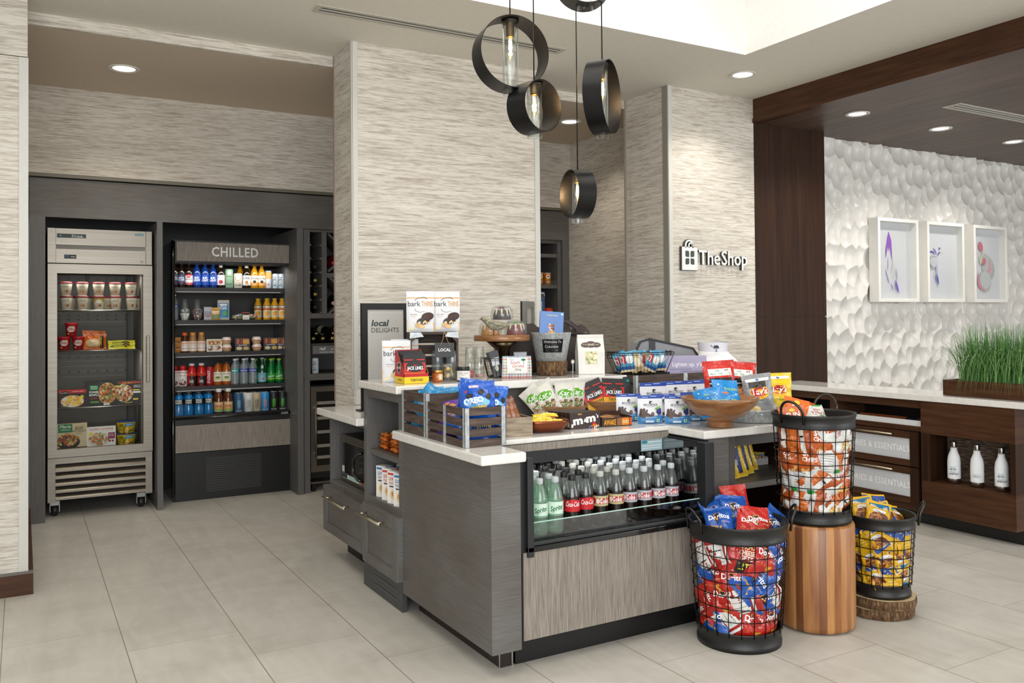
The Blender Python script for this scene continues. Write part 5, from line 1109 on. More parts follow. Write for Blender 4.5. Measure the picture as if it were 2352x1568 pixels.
# row 5
PW = revolve('blue_sports_bottle', [(.032, 0), (.035, .01), (.035, .06), (.031, .075), (.034, .095), (.034, .135), (.022, .160), (.0185, .168)], 'g#0d74b4', seg=18, cap=(.020, .164, .182, '#23272b'), label=(.090, .132, '#11181f', [T_('POWE', 0, .114, .014, '#ffffff', bold=.05, w=.046), T_('RADE', 0, .098, .014, '#ffffff', bold=.05, w=.046)]))
n = 0
for r_, (yy, xs) in enumerate(((6.935, (1.038, 1.110, 1.184, 1.257)), (7.01, (1.05, 1.12, 1.195, 1.262)), (7.085, (1.04, 1.115, 1.19, 1.26)))):
    for i, x in enumerate(xs): place(PW, (x, yy, .633), f"blue sports drink on the bottom chilled deck, {['front', 'second', 'third'][r_]} row, {ORD[i]} from the left", 'drink', rz=-.18, group='blue sports drinks')
PK = revolve('peach_tea_bottle', [(.031, 0), (.034, .008), (.034, .12), (.026, .150), (.0175, .172), (.017, .178)], 'g#5a2c14', seg=18, cap=(.020, .174, .198, '#e0ded8'), label=(.02, .098, '#d9a46a', [('r', -.03, .07, .03, .094, '#e9c79a'), T_('PEAK', 0, .058, .018, '#c4381c', bold=.04, w=.046), ('e', 0, .035, .022, .012, '#8fb43a'), ('r', -.05, .02, .05, .026, '#4aa0c0')]))
for r_, yy in enumerate((6.935, 7.01)):
    for i, x in enumerate((1.332, 1.404)): place(PK, (x + r_ * .012 - .01 * r_, yy, .633), f"brown iced tea with white cap on the bottom deck, {['front', 'back'][r_]} row, {['left', 'right'][i]}", 'drink', rz=-.18, group='brown iced teas')
claw = lambda c: [('p', [(-.012, .10), (-.008, .10), (-.007, .045), (-.011, .03)], c), ('p', [(-.003, .103), (.002, .103), (.002, .05), (-.002, .028)], c), ('p', [(.006, .10), (.011, .10), (.010, .05), (.006, .032)], c)]
MON = lambda body, c: can(.0335, .157, body, claw(c) + [T_('MONSTER', 0, .014, .010, '#e8e8e8', w=.05)])
CANS = [(MON('#23527a', '#8fc4e0'), 'blue and black energy can'), (MON('#d3d3d2', '#8a8a8a'), 'white energy can'), (MON('#b9a88c', '#5a4632'), 'tan patterned energy can'), (MON('#2f8fd0', '#d88a4a'), 'bright blue and orange energy can'), (MON('#15171a', '#4fc81e'), 'black energy can with green claw marks, left of two'), (MON('#15171a', '#4fc81e'), 'black energy can with green claw marks, right of two')]
for (tp, l), x in zip(CANS, (1.484, 1.560, 1.624, 1.688, 1.758, 1.826)): place(tp, (x, 6.935, .633), l + ' on the bottom chilled deck', 'drink', rz=-.15)
for r_, yy in ((0, 7.01), (1, 7.085)):
    for i, x in enumerate((1.49, 1.56, 1.63, 1.70, 1.77, 1.838)): place(CANS[i][0], (x, yy, .633), f"energy can on the bottom deck, {['second', 'third'][r_]} row from the front, {ORD[i]} from the left", 'drink', rz=-.15, group='energy cans behind the front row')

# ---------------- wine
WP_ = [(.034, 0), (.0375, .006), (.0375, .17), (.030, .20), (.0145, .225), (.0145, .295)]
def wine(gl, foil, lab): return ('wine_bottle', [('body', MB().lathe(WP_, gl, 20).mesh('body')), ('foil', MB().lathe([(.0152, .245), (.0158, .296), (.001, .297)], foil, 16, cap1=False).mesh('foil')), ('label', MB().lathe([(.0382, .04), (.0382, .12)], lab, 20, cap0=False, cap1=False).mesh('label'))])
W1 = wine('g#10160f', '#1c1c1c', '#d8d2c2'); W2 = wine('g#10160f', 'm#a89a5a', '#d8cfa8'); W3 = wine('g#6b0f1c', 'f#a8142a', '#7c1424'); W4 = wine('g#0c0f12', 'f#c4a8a0', '#c9b9b0')
for i, (z, x) in enumerate(((1.758, 2.018), (1.650, 2.018), (1.540, 2.018), (1.437, 2.018))): place([W1, W2, W2, W1][i], (x + .002, 6.945, z + .025), f'dark wine bottle lying neck out in the narrow slots, {ORD[i]} from the top', 'wine bottle', rot=(PI / 2, 0, .0), group='wine bottles in the narrow slots')
for i, (tp, x, z, l) in enumerate(((W3, 2.215, 1.855, 'upper red-foiled wine bottle in the diamond rack'), (W3, 2.170, 1.818, 'lower red-foiled wine bottle in the upper diamond rack'), (W4, 2.215, 1.53, 'upper dark wine bottle in the lower diamond rack'), (W4, 2.172, 1.495, 'lower dark wine bottle with pale foil in the diamond rack'))): place(tp, (x, 6.95, z), l, 'wine bottle', rot=(PI / 2, 0, 0))
for i in range(9): place(W2, (2.012 + i * .078, 6.98, 1.212), f'wine bottle lying cork out above the wine sign, {ORD[i]} from the left', 'wine bottle', rot=(PI / 2 + .0, 0, 0), group='wine bottles above the wine sign')
for i in range(4): place(W2, (2.03 + i * .14, 7.05, 1.285), f'wine bottle on the upper layer above the wine sign, {ORD[i]} from the left', 'wine bottle', rot=(PI / 2 + .12, 0, .1), group='wine bottles above the wine sign')
place(BABE, (2.035, 6.72, .935), 'slim pale can alone on the shelf of the wine cabinet', 'drink', rz=-.2)

# ---------------- shelf tower goods
PR = lambda c: revolve('chip_canister', [(.034, 0), (.034, .108)], c, [('e', .004, .077, .020, .018, '#f5f0e6'), ('e', .004, .078, .011, .006, '#2a1c14'), ('r', -.012, .052, .02, .058, '#d8c428'), T_('Chips', .004, .05, .008, '#5a2c14'), ('e', .004, .028, .018, .014, '#e8a05a')], seg=22, cap=(.035, .106, .112, '#e9e2d0'), extra='lid')
for x, c, l in ((4.062, '#4f8f2c', 'green stacked chip canister partly hidden by the column'), (4.150, '#d9791c', 'left of the two orange chip canisters on the shelf tower'), (4.232, '#d9791c', 'right of the two orange chip canisters on the shelf tower')): place(PR(c), (x, 6.72, 1.668), l, 'chip canister', rz=-.4)
place(box_tpl('cracker_box', .07, .05, .24, '#c4202a', fdec=[('r', -.03, .21, .03, .225, '#f2e2d8'), ('r', -.035, .0, .035, .08, '#d8561c'), T_('RITZ', 0, .13, .03, '#e8c42a', rot=PI / 2, bold=.05)]), (4.068, 6.72, 1.371), 'red cracker box standing beside the blue cookie sleeve on the shelf tower', 'snack box', rz=-.3)
place(box_tpl('cookie_sleeve', .062, .05, .235, '#1a4f8c', fdec=[('e', .005, .20, .028, .028, '#e6e4de'), ('e', .008, .195, .022, .022, '#2b221e'), ('e', .008, .195, .016, .016, '#473a34'), T_('OREO', .005, .10, .024, '#ffffff', rot=PI / 2, bold=.06, w=.09)]), (4.160, 6.72, 1.371), 'blue cookie sleeve standing on the shelf tower', 'snack box', rz=-.35)
place(revolve('snack_tub', [(.035, 0), (.045, .03), (.045, .07), (.030, .085)], ['g#b9722c', 'g#cf3a24', 'g#d8412c'], [('r', -.02, .02, .02, .055, '#e6dccb')], seg=18), (4.245, 6.73, 1.371), 'round red snack tub on the shelf tower', 'snack tub', rz=.3)

# ================================================================== MICROWAVE SIDE: snacks in the open cabinet
CK = bag_tpl('peanut_cracker_pack', .13, .034, .022, 'f#c4661c', [('r', -.065, .0, -.045, .034, '#6a1f1a'), ('r', .045, .0, .065, .034, '#6a1f1a'), ('b', 0, .017, .04, .012, 10, .008, ['#e08a2c', '#a84a1a', '#f0b45a'], 3)], 2, seal=.003)
for c_, y in enumerate((4.08, 3.94, 3.81)):
    for k in range(5 if c_ else 4):
        place(CK, (1.575 + .01 * (k % 2) + .0, y + .008 * (k % 2), .702 + .0195 * k + .010), f"orange cracker pack on the island shelf, {ORD[k]} from the bottom of the {['far', 'middle', 'near'][c_]} stack", 'snack pack', rot=(-PI / 2 + .0, 0, -PI / 2 + .0 + .08 * (k % 2)), group='stacks of orange cracker packs')
def mix(c, t): return box_tpl('drink_mix_box', .072, .05, .155, '#e9e6e0', sides=c, fdec=[T_('QUICK', 0, .112, .016, t, bold=.04, w=.05), T_('PASTA', 0, .092, .014, t, w=.045), ('r', -.02, .080, .02, .086, '#26304a'), ('e', .004, .045, .018, .022, '#e0c08a'), ('e', .006, .048, .010, .012, '#c98a4a'), ('r', -.03, .138, .03, .148, t)], ldec=[('r', -.02, .02, .02, .05, '#f0f0ee')], top='#eceae5')
MX = {'blue': mix('#1f74b8', '#1f74b8'), 'red': mix('#b4202c', '#c43a3a')}
for i, (y, x, c) in enumerate(((4.055, 1.56, 'blue'), (3.965, 1.555, 'red'), (3.88, 1.55, 'red'), (3.80, 1.55, 'blue'))):
    place(MX[c], (x + .02, y, .469), f'white and {c} boxed mix on the lower island shelf, {ORD[i]} from the microwave side', 'food box', rz=-PI / 2 + .35, group='boxed mixes on the lower island shelf')
for i, (y, x, c) in enumerate(((4.03, 1.68, 'blue'), (3.94, 1.68, 'blue'), (3.86, 1.67, 'blue'))):
    place(MX[c], (x, y, .469), f'blue boxed mix at the back of the lower island shelf, {ORD[i]} from the microwave side', 'food box', rz=-PI / 2 + .35, group='boxed mixes on the lower island shelf')

# ================================================================== SODA BOTTLES IN THE COOLER
SO = [(.027, 0), (.031, .004), (.0335, .02), (.0325, .045), (.0335, .075), (.0335, .122), (.0325, .142), (.0275, .166), (.0195, .190), (.0138, .206)]
CLR = thin_glass('soda_plastic', '#e4e8e6', .06, .10, milk=.05); COLA = 'g#170b08'; SPR = thin_glass('lemon_soda_plastic', '#cfe8d8', .06, .10, milk=.16)
def soda(shell, lo, cap, lab, dl, lz=(.085, .128)):
    ms = [lo] * 6 + [shell] * 3 if lo != shell else [shell] * 9
    return revolve('soda_bottle', SO, ms, seg=20, cap=(.0145, .206, .228, cap), label=(*lz, lab, dl))
S_SPR0 = soda(SPR, SPR, 'g#1f9a3c', '#1fa043', [('r', -.03, .085, .03, .095, '#f2e04a'), T_('Sprite', 0, .098, .020, '#ffffff', bold=.04, shear=.2, rot=.2, w=.05)], (.075, .13))
S_SPR = soda(SPR, SPR, '#b9bfc0', '#cfe6d4', [('p', [(-.022, .12), (.018, .126), (.024, .10), (.004, .082), (-.018, .09)], '#e4f2e6'), T_('Sprite', 0, .096, .020, '#0f6a34', bold=.04, shear=.2, rot=.2, w=.052), ('r', -.1, .077, .1, .08, '#2a8a4a')], (.075, .13))
S_COKE = soda(CLR, COLA, '#1a1a1a', '#c41a22', [('r', -.2, .098, .2, .128, '#2a0f0d'), ('e', .005, .11, .030, .022, '#c41a22'), T_('Coca-Cola', 0, .102, .020, '#ffffff', shear=.25, bold=.02, w=.060)], (.080, .128))
S_GOLD = soda(CLR, COLA, '#b4b6ae', '#b9ac80', [('r', -.1, .094, .1, .118, '#b81820'), T_('Coke', .004, .097, .020, '#ffffff', bold=.03, w=.042), ('r', -.030, .096, -.018, .115, '#e8e4d4')])
S_SILV = soda(CLR, COLA, '#b9bfc2', '#a9adb4', [('r', -.1, .094, .1, .118, '#b81820'), T_('Coke', .004, .097, .020, '#ffffff', bold=.03, w=.042), ('r', -.030, .096, -.018, .115, '#e0e0e0')])
cols = [('green capped lemon soda bottle', S_SPR0), ('clear lemon soda bottle', S_SPR), ('clear lemon soda bottle', S_SPR), ('black capped cola bottle', S_COKE), ('black capped cola bottle', S_COKE), ('gold labelled cola bottle', S_GOLD), ('gold labelled cola bottle', S_GOLD), ('silver labelled cola bottle', S_SILV), ('silver labelled cola bottle', S_SILV), ('silver labelled cola bottle', S_SILV), ('silver labelled cola bottle', S_SILV)]
R = random.Random(11)
for r_ in range(7):
    for i, (l, tp) in enumerate(cols):
        if r_ and i == 0: tp = S_SPR
        x = 1.768 + i * .0775 + (.014 if r_ % 2 else 0)
        if x > 2.565: continue
        place(tp, (x + R.uniform(-.003, .003), 3.005 + r_ * .077 + R.uniform(-.004, .004), .469), f"{l}, {['front', 'second', 'third', 'fourth', 'fifth', 'sixth', 'back'][r_]} row of the cooler, {ORD[i]} from the left", 'soda bottle', rz=-.42 + R.uniform(-.25, .25), group='soda bottles in the undercounter cooler')

# ================================================================== SHELF BAY GOODS
NB1 = bag_tpl('big_pretzel_bag', .105, .215, .05, 'f#c9a31a', [('r', -.048, .02, .032, .205, '#1f2f5c'), ('r', .006, .06, .016, .15, '#8f97a8'), T_('popcorn', .0, .165, .014, '#d9dce8', w=.05), ('r', -.005, .03, .010, .045, '#e6e6e0')], 6)
for i, (x, y) in enumerate(((2.91, 3.02), (2.985, 3.04), (3.065, 3.08), (3.155, 3.14))):
    place(NB1, (x, y, .580), f'yellow and navy snack bag leaning on the shelf beside the cooler, {ORD[i]} from the left', 'chip bag', rot=(-.14, -.22, -.62), group='yellow and navy bags on the low shelf')
t = thing('snack_tray', 'white plastic tray of small yellow packs at the back of the low island shelf', 'tray', (3.30, 3.32, .578))
put('tray', MB().box(-.11, .11, -.07, -.065, 0, .035, '#e3e1dc').box(-.11, .11, .065, .07, 0, .05, '#e3e1dc').box(-.11, -.105, -.065, .065, 0, .04, '#e3e1dc').box(.105, .11, -.065, .065, 0, .04, '#e3e1dc').box(-.105, .105, -.065, .065, 0, .004, '#e3e1dc'), t)
YP = bag_tpl('small_yellow_pack', .08, .05, .018, 'f#e8c018', [('r', -.03, .012, .03, .035, '#c4281e'), T_('KitKat', 0, .018, .012, '#ffffff', bold=.03), ('r', .015, .030, .038, .042, '#3f9ac4')], 4, seal=.005)
for i in range(5): place(YP, (3.22 + .04 * i, 3.30 + .015 * (i % 2), .586 + .004 * (i % 2)), f'small yellow snack pack standing in the white tray, {ORD[i]} from the left', 'snack pack', rot=(-.1, 0, -.6), group='small yellow packs in the tray')
place(bag_tpl('dark_snack_bag', .14, .13, .05, 'f#23262c', [('e', 0, .06, .03, .03, '#5a6068'), ('e', 0, .06, .02, .02, '#23262c')], 7), (3.10, 3.06, .208), 'dark snack bag on the lowest shelf behind the front basket', 'chip bag', rot=(-.5, 0, -.5))

# ================================================================== CRATES ON THE LEFT SLAB
def crate(name, loc, w, d, h, label, nsl=4, mid=True, rz=0, sl=.008):
    """open slatted crate, local origin at the front left bottom corner; width along x, depth along y"""
    t = thing(name, label, 'crate', loc, rz); g = .012; sh = (h - (nsl - 1) * g) / nsl
    for k in range(nsl):
        z0 = k * (sh + g); m = MB()
        m.box(0, w, 0, sl, z0, z0 + sh, CRATEW).box(0, w, d - sl, d, z0, z0 + sh, CRATEW).box(0, sl, sl, d - sl, z0, z0 + sh, CRATEW).box(w - sl, w, sl, d - sl, z0, z0 + sh, CRATEW)
        put('slat_ring', m, t)
    put('bottom', MB().box(sl, w - sl, sl, d - sl, 0.001, .006, CRATEW), t)
    s = .018; e = .0015
    for x0, x1, y0, y1 in ((-e, s, -e, 0), (-e, 0, -e, s), (w - s, w + e, -e, 0), (w, w + e, -e, s), (-e, 0, d - s, d + e), (-e, s, d, d + e), (w - s, w + e, d, d + e), (w, w + e, d - s, d + e)) + (((-e, 0, d * .5 - s * .6, d * .5 + s * .6),) if mid else ()):
        put('metal_strap', MB().box(x0, x1, y0, y1, 0, h + .001, GALV), t)
    return t
crate('slatted_crate', (1.508, 3.010, .847), .182, .372, .155, 'dark slatted crate with metal corner straps at the front of the end slab', mid=True)
crate('slatted_crate', (1.508, 3.386, .847), .182, .262, .185, 'taller dark slatted crate with metal straps behind the front one', mid=False)
OREO = [('e', 0, .09, .056, .022, '#79b6ea'), ('r', -.03, .150, .01, .160, '#e8e8f2'), ('e', -.03, .118, .015, .010, '#1c1714'), ('e', -.03, .1185, .012, .007, '#3a322c'), ('e', .02, .132, .013, .011, '#1c1714'), ('e', .02, .1325, .010, .008, '#3a322c'), ('e', .05, .112, .010, .013, '#1c1714'), ('p', [(-.052, .135), (-.038, .142), (-.042, .128)], '#d8324a'), T_('OREO', -.012, .088, .022, '#ffffff', bold=.12, rot=.12, w=.085), T_('mini', .012, .060, .024, '#f2c21e', bold=.07, rot=.12, w=.06), T_('TAKE 2 GO', -.008, .1515, .008, '#c42a5a', w=.036)]
OB = bag_tpl('blue_cookie_bag', .150, .175, .06, 'f#0c4fb0', OREO, 5, seal=.014); OB2 = bag_tpl('blue_cookie_bag', .14, .17, .055, 'f#155fc0', OREO, 9, seal=.014)
LB = bag_tpl('light_blue_cookie_bag', .12, .15, .04, 'f#1b86bc', [('p', [(-.03, .10), (-.01, .11), (-.012, .09)], '#d8324a'), T_('TAKE 2 GO', 0, .128, .010, '#f0e4f0', w=.07), ('e', 0, .06, .04, .03, '#69b6dc'), ('e', .01, .055, .018, .014, '#b98a4a'), T_('RITZ', -.01, .082, .016, '#f2d24a', bold=.04)], 3, seal=.012)
PB = bag_tpl('purple_cookie_bag', .11, .12, .04, 'f#5a2f9a', [('r', -.05, .07, .05, .082, '#e8d21e'), T_('CHEWY', 0, .048, .020, '#f2d21e', bold=.05, rot=.1, w=.07), ('e', -.03, .095, .016, .012, '#c98a4a'), ('e', .03, .10, .012, .010, '#69b6dc'), ('p', [(.01, .10), (.03, .108), (.025, .09)], '#d8324a')], 8, seal=.010)
for tp, x, y, z, r_, l in ((OB, 1.592, 3.055, .928, (-.10, -.06, -.55), 'large blue cookie bag standing up at the front of the crate'), (OB2, 1.660, 3.095, .912, (-.05, .10, -.25), 'blue cookie bag at the right side of the front crate'), (OB2, 1.615, 3.155, .935, (-.12, .12, -.45), 'blue cookie bag behind the large front one in the crate'),
    (OB, 1.61, 3.06, .852, (-.9, 0, -.4), 'blue cookie bag lying low inside the front crate'), (OB2, 1.60, 3.10, .862, (-1.2, .1, .1), 'blue cookie bag lying at the bottom of the front crate'),
    (PB, 1.560, 3.245, .905, (-.75, .15, -.9), 'purple cookie bag at the left side of the front crate'), (PB, 1.600, 3.265, .918, (-.70, -.25, -.6), 'purple cookie bag leaning behind its neighbour in the front crate'), (PB, 1.565, 3.29, .862, (-.9, 0, -.9), 'purple cookie bag low inside the front crate'),
    (LB, 1.575, 3.44, .905, (-.45, .2, -.8), 'light blue cookie bag leaning out of the rear crate toward the front'), (LB, 1.600, 3.52, .910, (-.50, -.15, -.6), 'light blue cookie bag in the middle of the rear crate'), (LB, 1.560, 3.58, .920, (-.35, .55, -.9), 'light blue cookie bag at the back left of the rear crate'), (LB, 1.58, 3.47, .855, (-.9, 0, -.8), 'light blue cookie bag low inside the rear crate'), (LB, 1.57, 3.56, .865, (-.8, .2, -.8), 'light blue cookie bag lying at the bottom of the rear crate'), (LB, 1.625, 3.40, .925, (-.6, -.1, -.45), 'light blue cookie bag at the right edge of the rear crate')):
    place(tp, (x, y, z), l, 'cookie bag', rot=r_)
# ---- grey wooden box of brown bars
bo = (1.80, 3.20, .847)
t = thing('wooden_box', 'small grey wooden box of brown wrapped bars beside the crate', 'box', bo, -.12)
put('box', MB().box(0, .125, 0, .010, 0, .080, OAKBOX).box(0, .125, .15, .16, 0, .080, OAKBOX).box(0, .01, .01, .15, 0, .08, OAKBOX).box(.115, .125, .01, .15, 0, .08, OAKBOX).box(.01, .115, .01, .15, 0, .008, OAKBOX), t)
BAR = bag_tpl('granola_bar', .035, .135, .014, 'f#8a4a1c', [('r', -.0175, .0, .0175, .03, '#c98a2c'), ('b', 0, .07, .014, .04, 10, .006, ['#c07a34', '#5a2c12', '#d9a256'], 3)], 4, seal=.006)
R = random.Random(3)
for i in range(9): place(BAR, (1.850 + (i % 3) * .024, 3.235 + .035 * (i // 3), .858), f'brown wrapped bar leaning in the grey wooden box, {ORD[i % 3]} from the left in row {i // 3 + 1}', 'snack bar', rot=(R.uniform(-.15, .1), -.28 + R.uniform(-.12, .12), -.5), sc=(1.25, 1, 1.12), group='brown bars in the wooden box')
# ---- copper bowl with yellow bars
t = thing('copper_bowl', 'square copper bowl of yellow wrapped bars on the worktop', 'bowl', (2.045, 3.285, .847), -.25)
def bowlg(sq, R0, R1, h, nz=6, seg=40, th=.003):
    m = MB(); vs = []
    for side in (0, 1):
        for k in range(nz + 1):
            s = k / nz; r = (R0 + (R1 - R0) * (1 - (1 - s) ** 1.7)) - (th if side else 0); z = h * s ** 1.3 + (th if side else 0) * (1 - s)
            for q in range(seg):
                a = 2 * PI * q / seg; c, s_ = math.cos(a), math.sin(a); kk = (1 / (abs(c) ** sq + abs(s_) ** sq)) ** (1 / sq)
                vs.append((r * kk * c, r * kk * s_, z))
    n = (nz + 1) * seg; fs = []
    for side in (0, 1):
        for k in range(nz):
            for q in range(seg):
                q2 = (q + 1) % seg; a = side * n + k * seg; f = (a + q, a + q2, a + seg + q2, a + seg + q); fs.append(f if not side else tuple(reversed(f)))
    for q in range(seg): q2 = (q + 1) % seg; fs.append((nz * seg + q, nz * seg + q2, n + nz * seg + q2, n + nz * seg + q))
    fs += [tuple(reversed(range(seg))), tuple(n + q for q in range(seg))]
    return vs, fs
v_, f_ = bowlg(5, .055, .098, .055); put('bowl', MB().add(v_, f_, 'm#8a5038', True), t)
YB2 = bag_tpl('yellow_bar', .12, .03, .016, 'f#e6cb1a', [('b', 0, .015, .045, .010, 22, .005, ['#f5f0d0', '#e8b81c', '#f2e25a'], 2)], 3, seal=.004)
for i, (x, y, z, r_) in enumerate(((2.06, 3.235, .885, .15), (2.03, 3.275, .893, .25), (2.07, 3.31, .905, .05), (2.02, 3.25, .880, .5), (2.08, 3.28, .876, -.2), (2.03, 3.33, .890, .3))): place(YB2, (x, y, z), f'yellow wrapped bar in the copper bowl, {ORD[i]} from the front', 'snack bar', rot=(-1.15, 0, r_ - .35), group='yellow bars in the copper bowl')
# ---- brown candy boxes
CH = '#33201a'
MM_ = box_tpl('candy_box', .165, .019, .075, CH, fdec=[T_('m', -.038, .022, .035, '#f2f0ec', bold=.12, w=.052, rot=.1), T_('&', .000, .030, .016, '#f2f0ec', bold=.06), T_('m', .032, .030, .035, '#f2f0ec', bold=.12, w=.052, rot=.1), T_("'s", .066, .046, .018, '#f2f0ec', bold=.05), T_('MILK', -.028, .064, .007, '#d8c05a', bold=.02), ('e', .048, .018, .010, .010, '#c4202a'), ('b', .045, .009, .03, .006, 14, .005, ['#e8b01e', '#c4202a', '#2f6ac4', '#e2731c', '#f0ead8'], 3), ('r', -.076, .008, -.066, .024, '#d9d4cc')], ldec=[('r', -.005, .01, .005, .03, '#c9c0b8')])
for i in range(6): place(MM_, (2.247 - .006 * i, 3.262 + .024 * i, .847), f'brown chocolate candy box on the worktop, {ORD[i]} from the front of the row', 'candy box', rz=-.03, group='brown chocolate candy boxes')
AW = '#3a2012'
t = thing('display_box', 'low brown display box of orange bars beside the candy boxes', 'display box', (2.425, 3.285, .847), -.12)
m = MB().box(-.08, .08, -.045, -.043, 0, .042, AW).box(-.08, .08, .058, .06, 0, .06, AW).box(-.08, -.078, -.043, .058, 0, .045, AW).box(.078, .08, -.043, .058, 0, .045, AW).box(-.078, .078, -.043, .058, 0, .002, AW)
m.decals(lambda u, v, o: (u, -.045 - o, v), [T_('AWAKE', -.038, .008, .024, '#e09a1e', bold=.07, w=.064), ('r', .0, .004, .03, .038, '#8a5a34'), ('r', .026, .004, .064, .038, '#e2801c'), ('e', .036, .020, .008, .007, '#f2d8a0'), ('e', .054, .020, .008, .007, '#f2d8a0'), ('e', .036, .020, .003, .003, '#2a1c14'), ('e', .054, .020, .003, .003, '#2a1c14'), ('r', .066, .004, .078, .038, '#c4501c')])
put('box', m, t)
AWB = bag_tpl('caffeine_bar', .13, .035, .012, 'f#5a3018', [('r', -.06, .008, .02, .028, '#d9861e'), T_('AWAKE', -.02, .010, .014, '#e8c04a', bold=.03)], 5, seal=.004)
for i in range(4): place(AWB, (2.42 + .004 * i, 3.262 + .022 * i, .857 + .004 * i), f'brown and orange bar in the low display box, {ORD[i]} from the front', 'snack bar', rot=(-.75, 0, -.12), group='bars in the low display box')

# ---- bowls with bags
def lathebowl(name, loc, prof, label, mt=None):
    ob = put(name, MB().lathe(prof, mt or BOWLW, 56, cap0=False, cap1=False)); ob.location = loc
    return tag(ob, label, 'bowl')
PB0 = [(.001, .004), (.055, 0), (.060, .004), (.085, .022), (.118, .050), (.132, .068), (.134, .072), (.128, .072), (.112, .050), (.075, .018), (.001, .012)]
lathebowl('wooden_bowl', (2.375, 3.640, .847), PB0, 'shallow wooden bowl of green and white nut bags')
lathebowl('wooden_bowl', (2.655, 3.655, .847), [(r, z * 1.12) for r, z in PB0], 'shallow wooden bowl of jerky packs behind the pouches')
lathebowl('pedestal_bowl', (2.805, 2.965, .847), [(.001, .003), (.056, 0), (.060, .006), (.056, .022), (.062, .032), (.105, .052), (.150, .090), (.172, .120), (.180, .136), (.172, .137), (.140, .100), (.09, .062), (.001, .045)], 'large footed wooden bowl of blue snack pouches on the right corner slab')
KAR = bag_tpl('nut_mix_bag', .105, .155, .035, '#d6d3c8', [('e', 0, .098, .046, .026, '#e8e8e0'), ('e', 0, .100, .044, .022, '#5aa01e'), T_("Kar's", 0, .090, .024, '#ffffff', shear=.2, bold=.03, w=.072), ('b', 0, .048, .045, .022, 50, .008, ['#b4926a', '#8a6a4a', '#d9c0a0', '#6a4a34'], 3), ('e', 0, .045, .032, .013, '#5aa01e'), T_('SWEET N SALTY', 0, .046, .006, '#ffffff', w=.05), T_('ALMONDS', 0, .037, .006, '#ffffff', w=.04), ('b', 0, .012, .045, .008, 25, .007, ['#b4926a', '#8a6a4a', '#d9c0a0'], 5)], 5, seal=.014)
for x, y, z, r_, l in ((2.365, 3.595, .878, (-.10, 0, -.25), 'green and white nut bag at the front of the wooden bowl'), (2.435, 3.615, .880, (-.05, .08, -.15), 'green and white nut bag right of the front one in the bowl'), (2.33, 3.66, .895, (-.05, -.42, -.3), 'green and white nut bag sticking up at the back left of the bowl'), (2.30, 3.60, .882, (-.08, -.50, -.5), 'green and white nut bag leaning left over the bowl edge'), (2.275, 3.63, .885, (-.05, -.72, -.6), 'green and white nut bag leaning farthest left out of the bowl'), (2.46, 3.66, .878, (-.1, .35, -.1), 'green and white nut bag leaning right in the bowl')): place(KAR, (x, y, z), l, 'nut bag', rot=r_)
JLd = [('r', -.06, .045, .06, .105, '#c4241e'), ('e', 0, .085, .050, .030, '#2a2628'), ('r', -.06, .0, .06, .050, '#e3a81c'), T_('JACK LINKS', 0, .068, .018, '#ffffff', bold=.06, w=.088), T_('TERIYAKI', 0, .032, .014, '#2a2010', bold=.04, w=.07), ('p', [(-.012, .098), (0, .092), (.012, .098), (.004, .088), (-.004, .088)], '#c4241e'), ('e', .03, .012, .022, .006, '#2a2628'), ('r', -.06, .118, -.01, .124, '#c4342c'), ('r', .01, .118, .055, .124, '#c4342c')]
JL = bag_tpl('jerky_pack', .125, .15, .014, '#2a2628', JLd, 2, True)
for x, y, z, r_, l in ((2.665, 3.590, .893, (-.25, .06, -.22), 'red and yellow jerky pack at the front of the second wooden bowl'), (2.590, 3.615, .888, (-.20, -.35, -.2), 'red and yellow jerky pack tilted left in the second wooden bowl')): place(JL, (x, y, z), l, 'jerky pack', rot=r_)
CC = bag_tpl('chefs_cut_pack', .20, .165, .016, '#3a3d40', [T_("CHEF'S CUT", -.02, .085, .026, '#e8e8e6', bold=.05, w=.15), T_('REAL JERKY CO', -.02, .070, .008, '#c9c9c4', w=.11), ('r', .0, .0, .10, .055, '#23a89a'), ('r', .035, .138, .052, .15, '#2aa08e'), ('r', .068, .138, .085, .15, '#2aa08e'), ('r', -.06, .13, .0, .133, '#8f9294'), ('r', -.09, .01, -.03, .05, '#c4241e')], 3, True)
place(CC, (2.755, 3.700, .872), 'large dark grey jerky bag standing behind the second bowl', 'jerky pack', rot=(-.05, 0, -.15))
place(bag_tpl('chefs_cut_pack', .11, .16, .014, '#3a3d40', [('r', .0, .135, .018, .148, '#2aa08e'), ('r', .028, .135, .046, .148, '#2aa08e'), ('e', -.03, .135, .004, .004, '#0a0a0a')], 4, True), (2.600, 3.675, .865), 'dark grey jerky bag leaning left behind the second bowl', 'jerky pack', rot=(-.15, -.95, -.2), sc=.9)

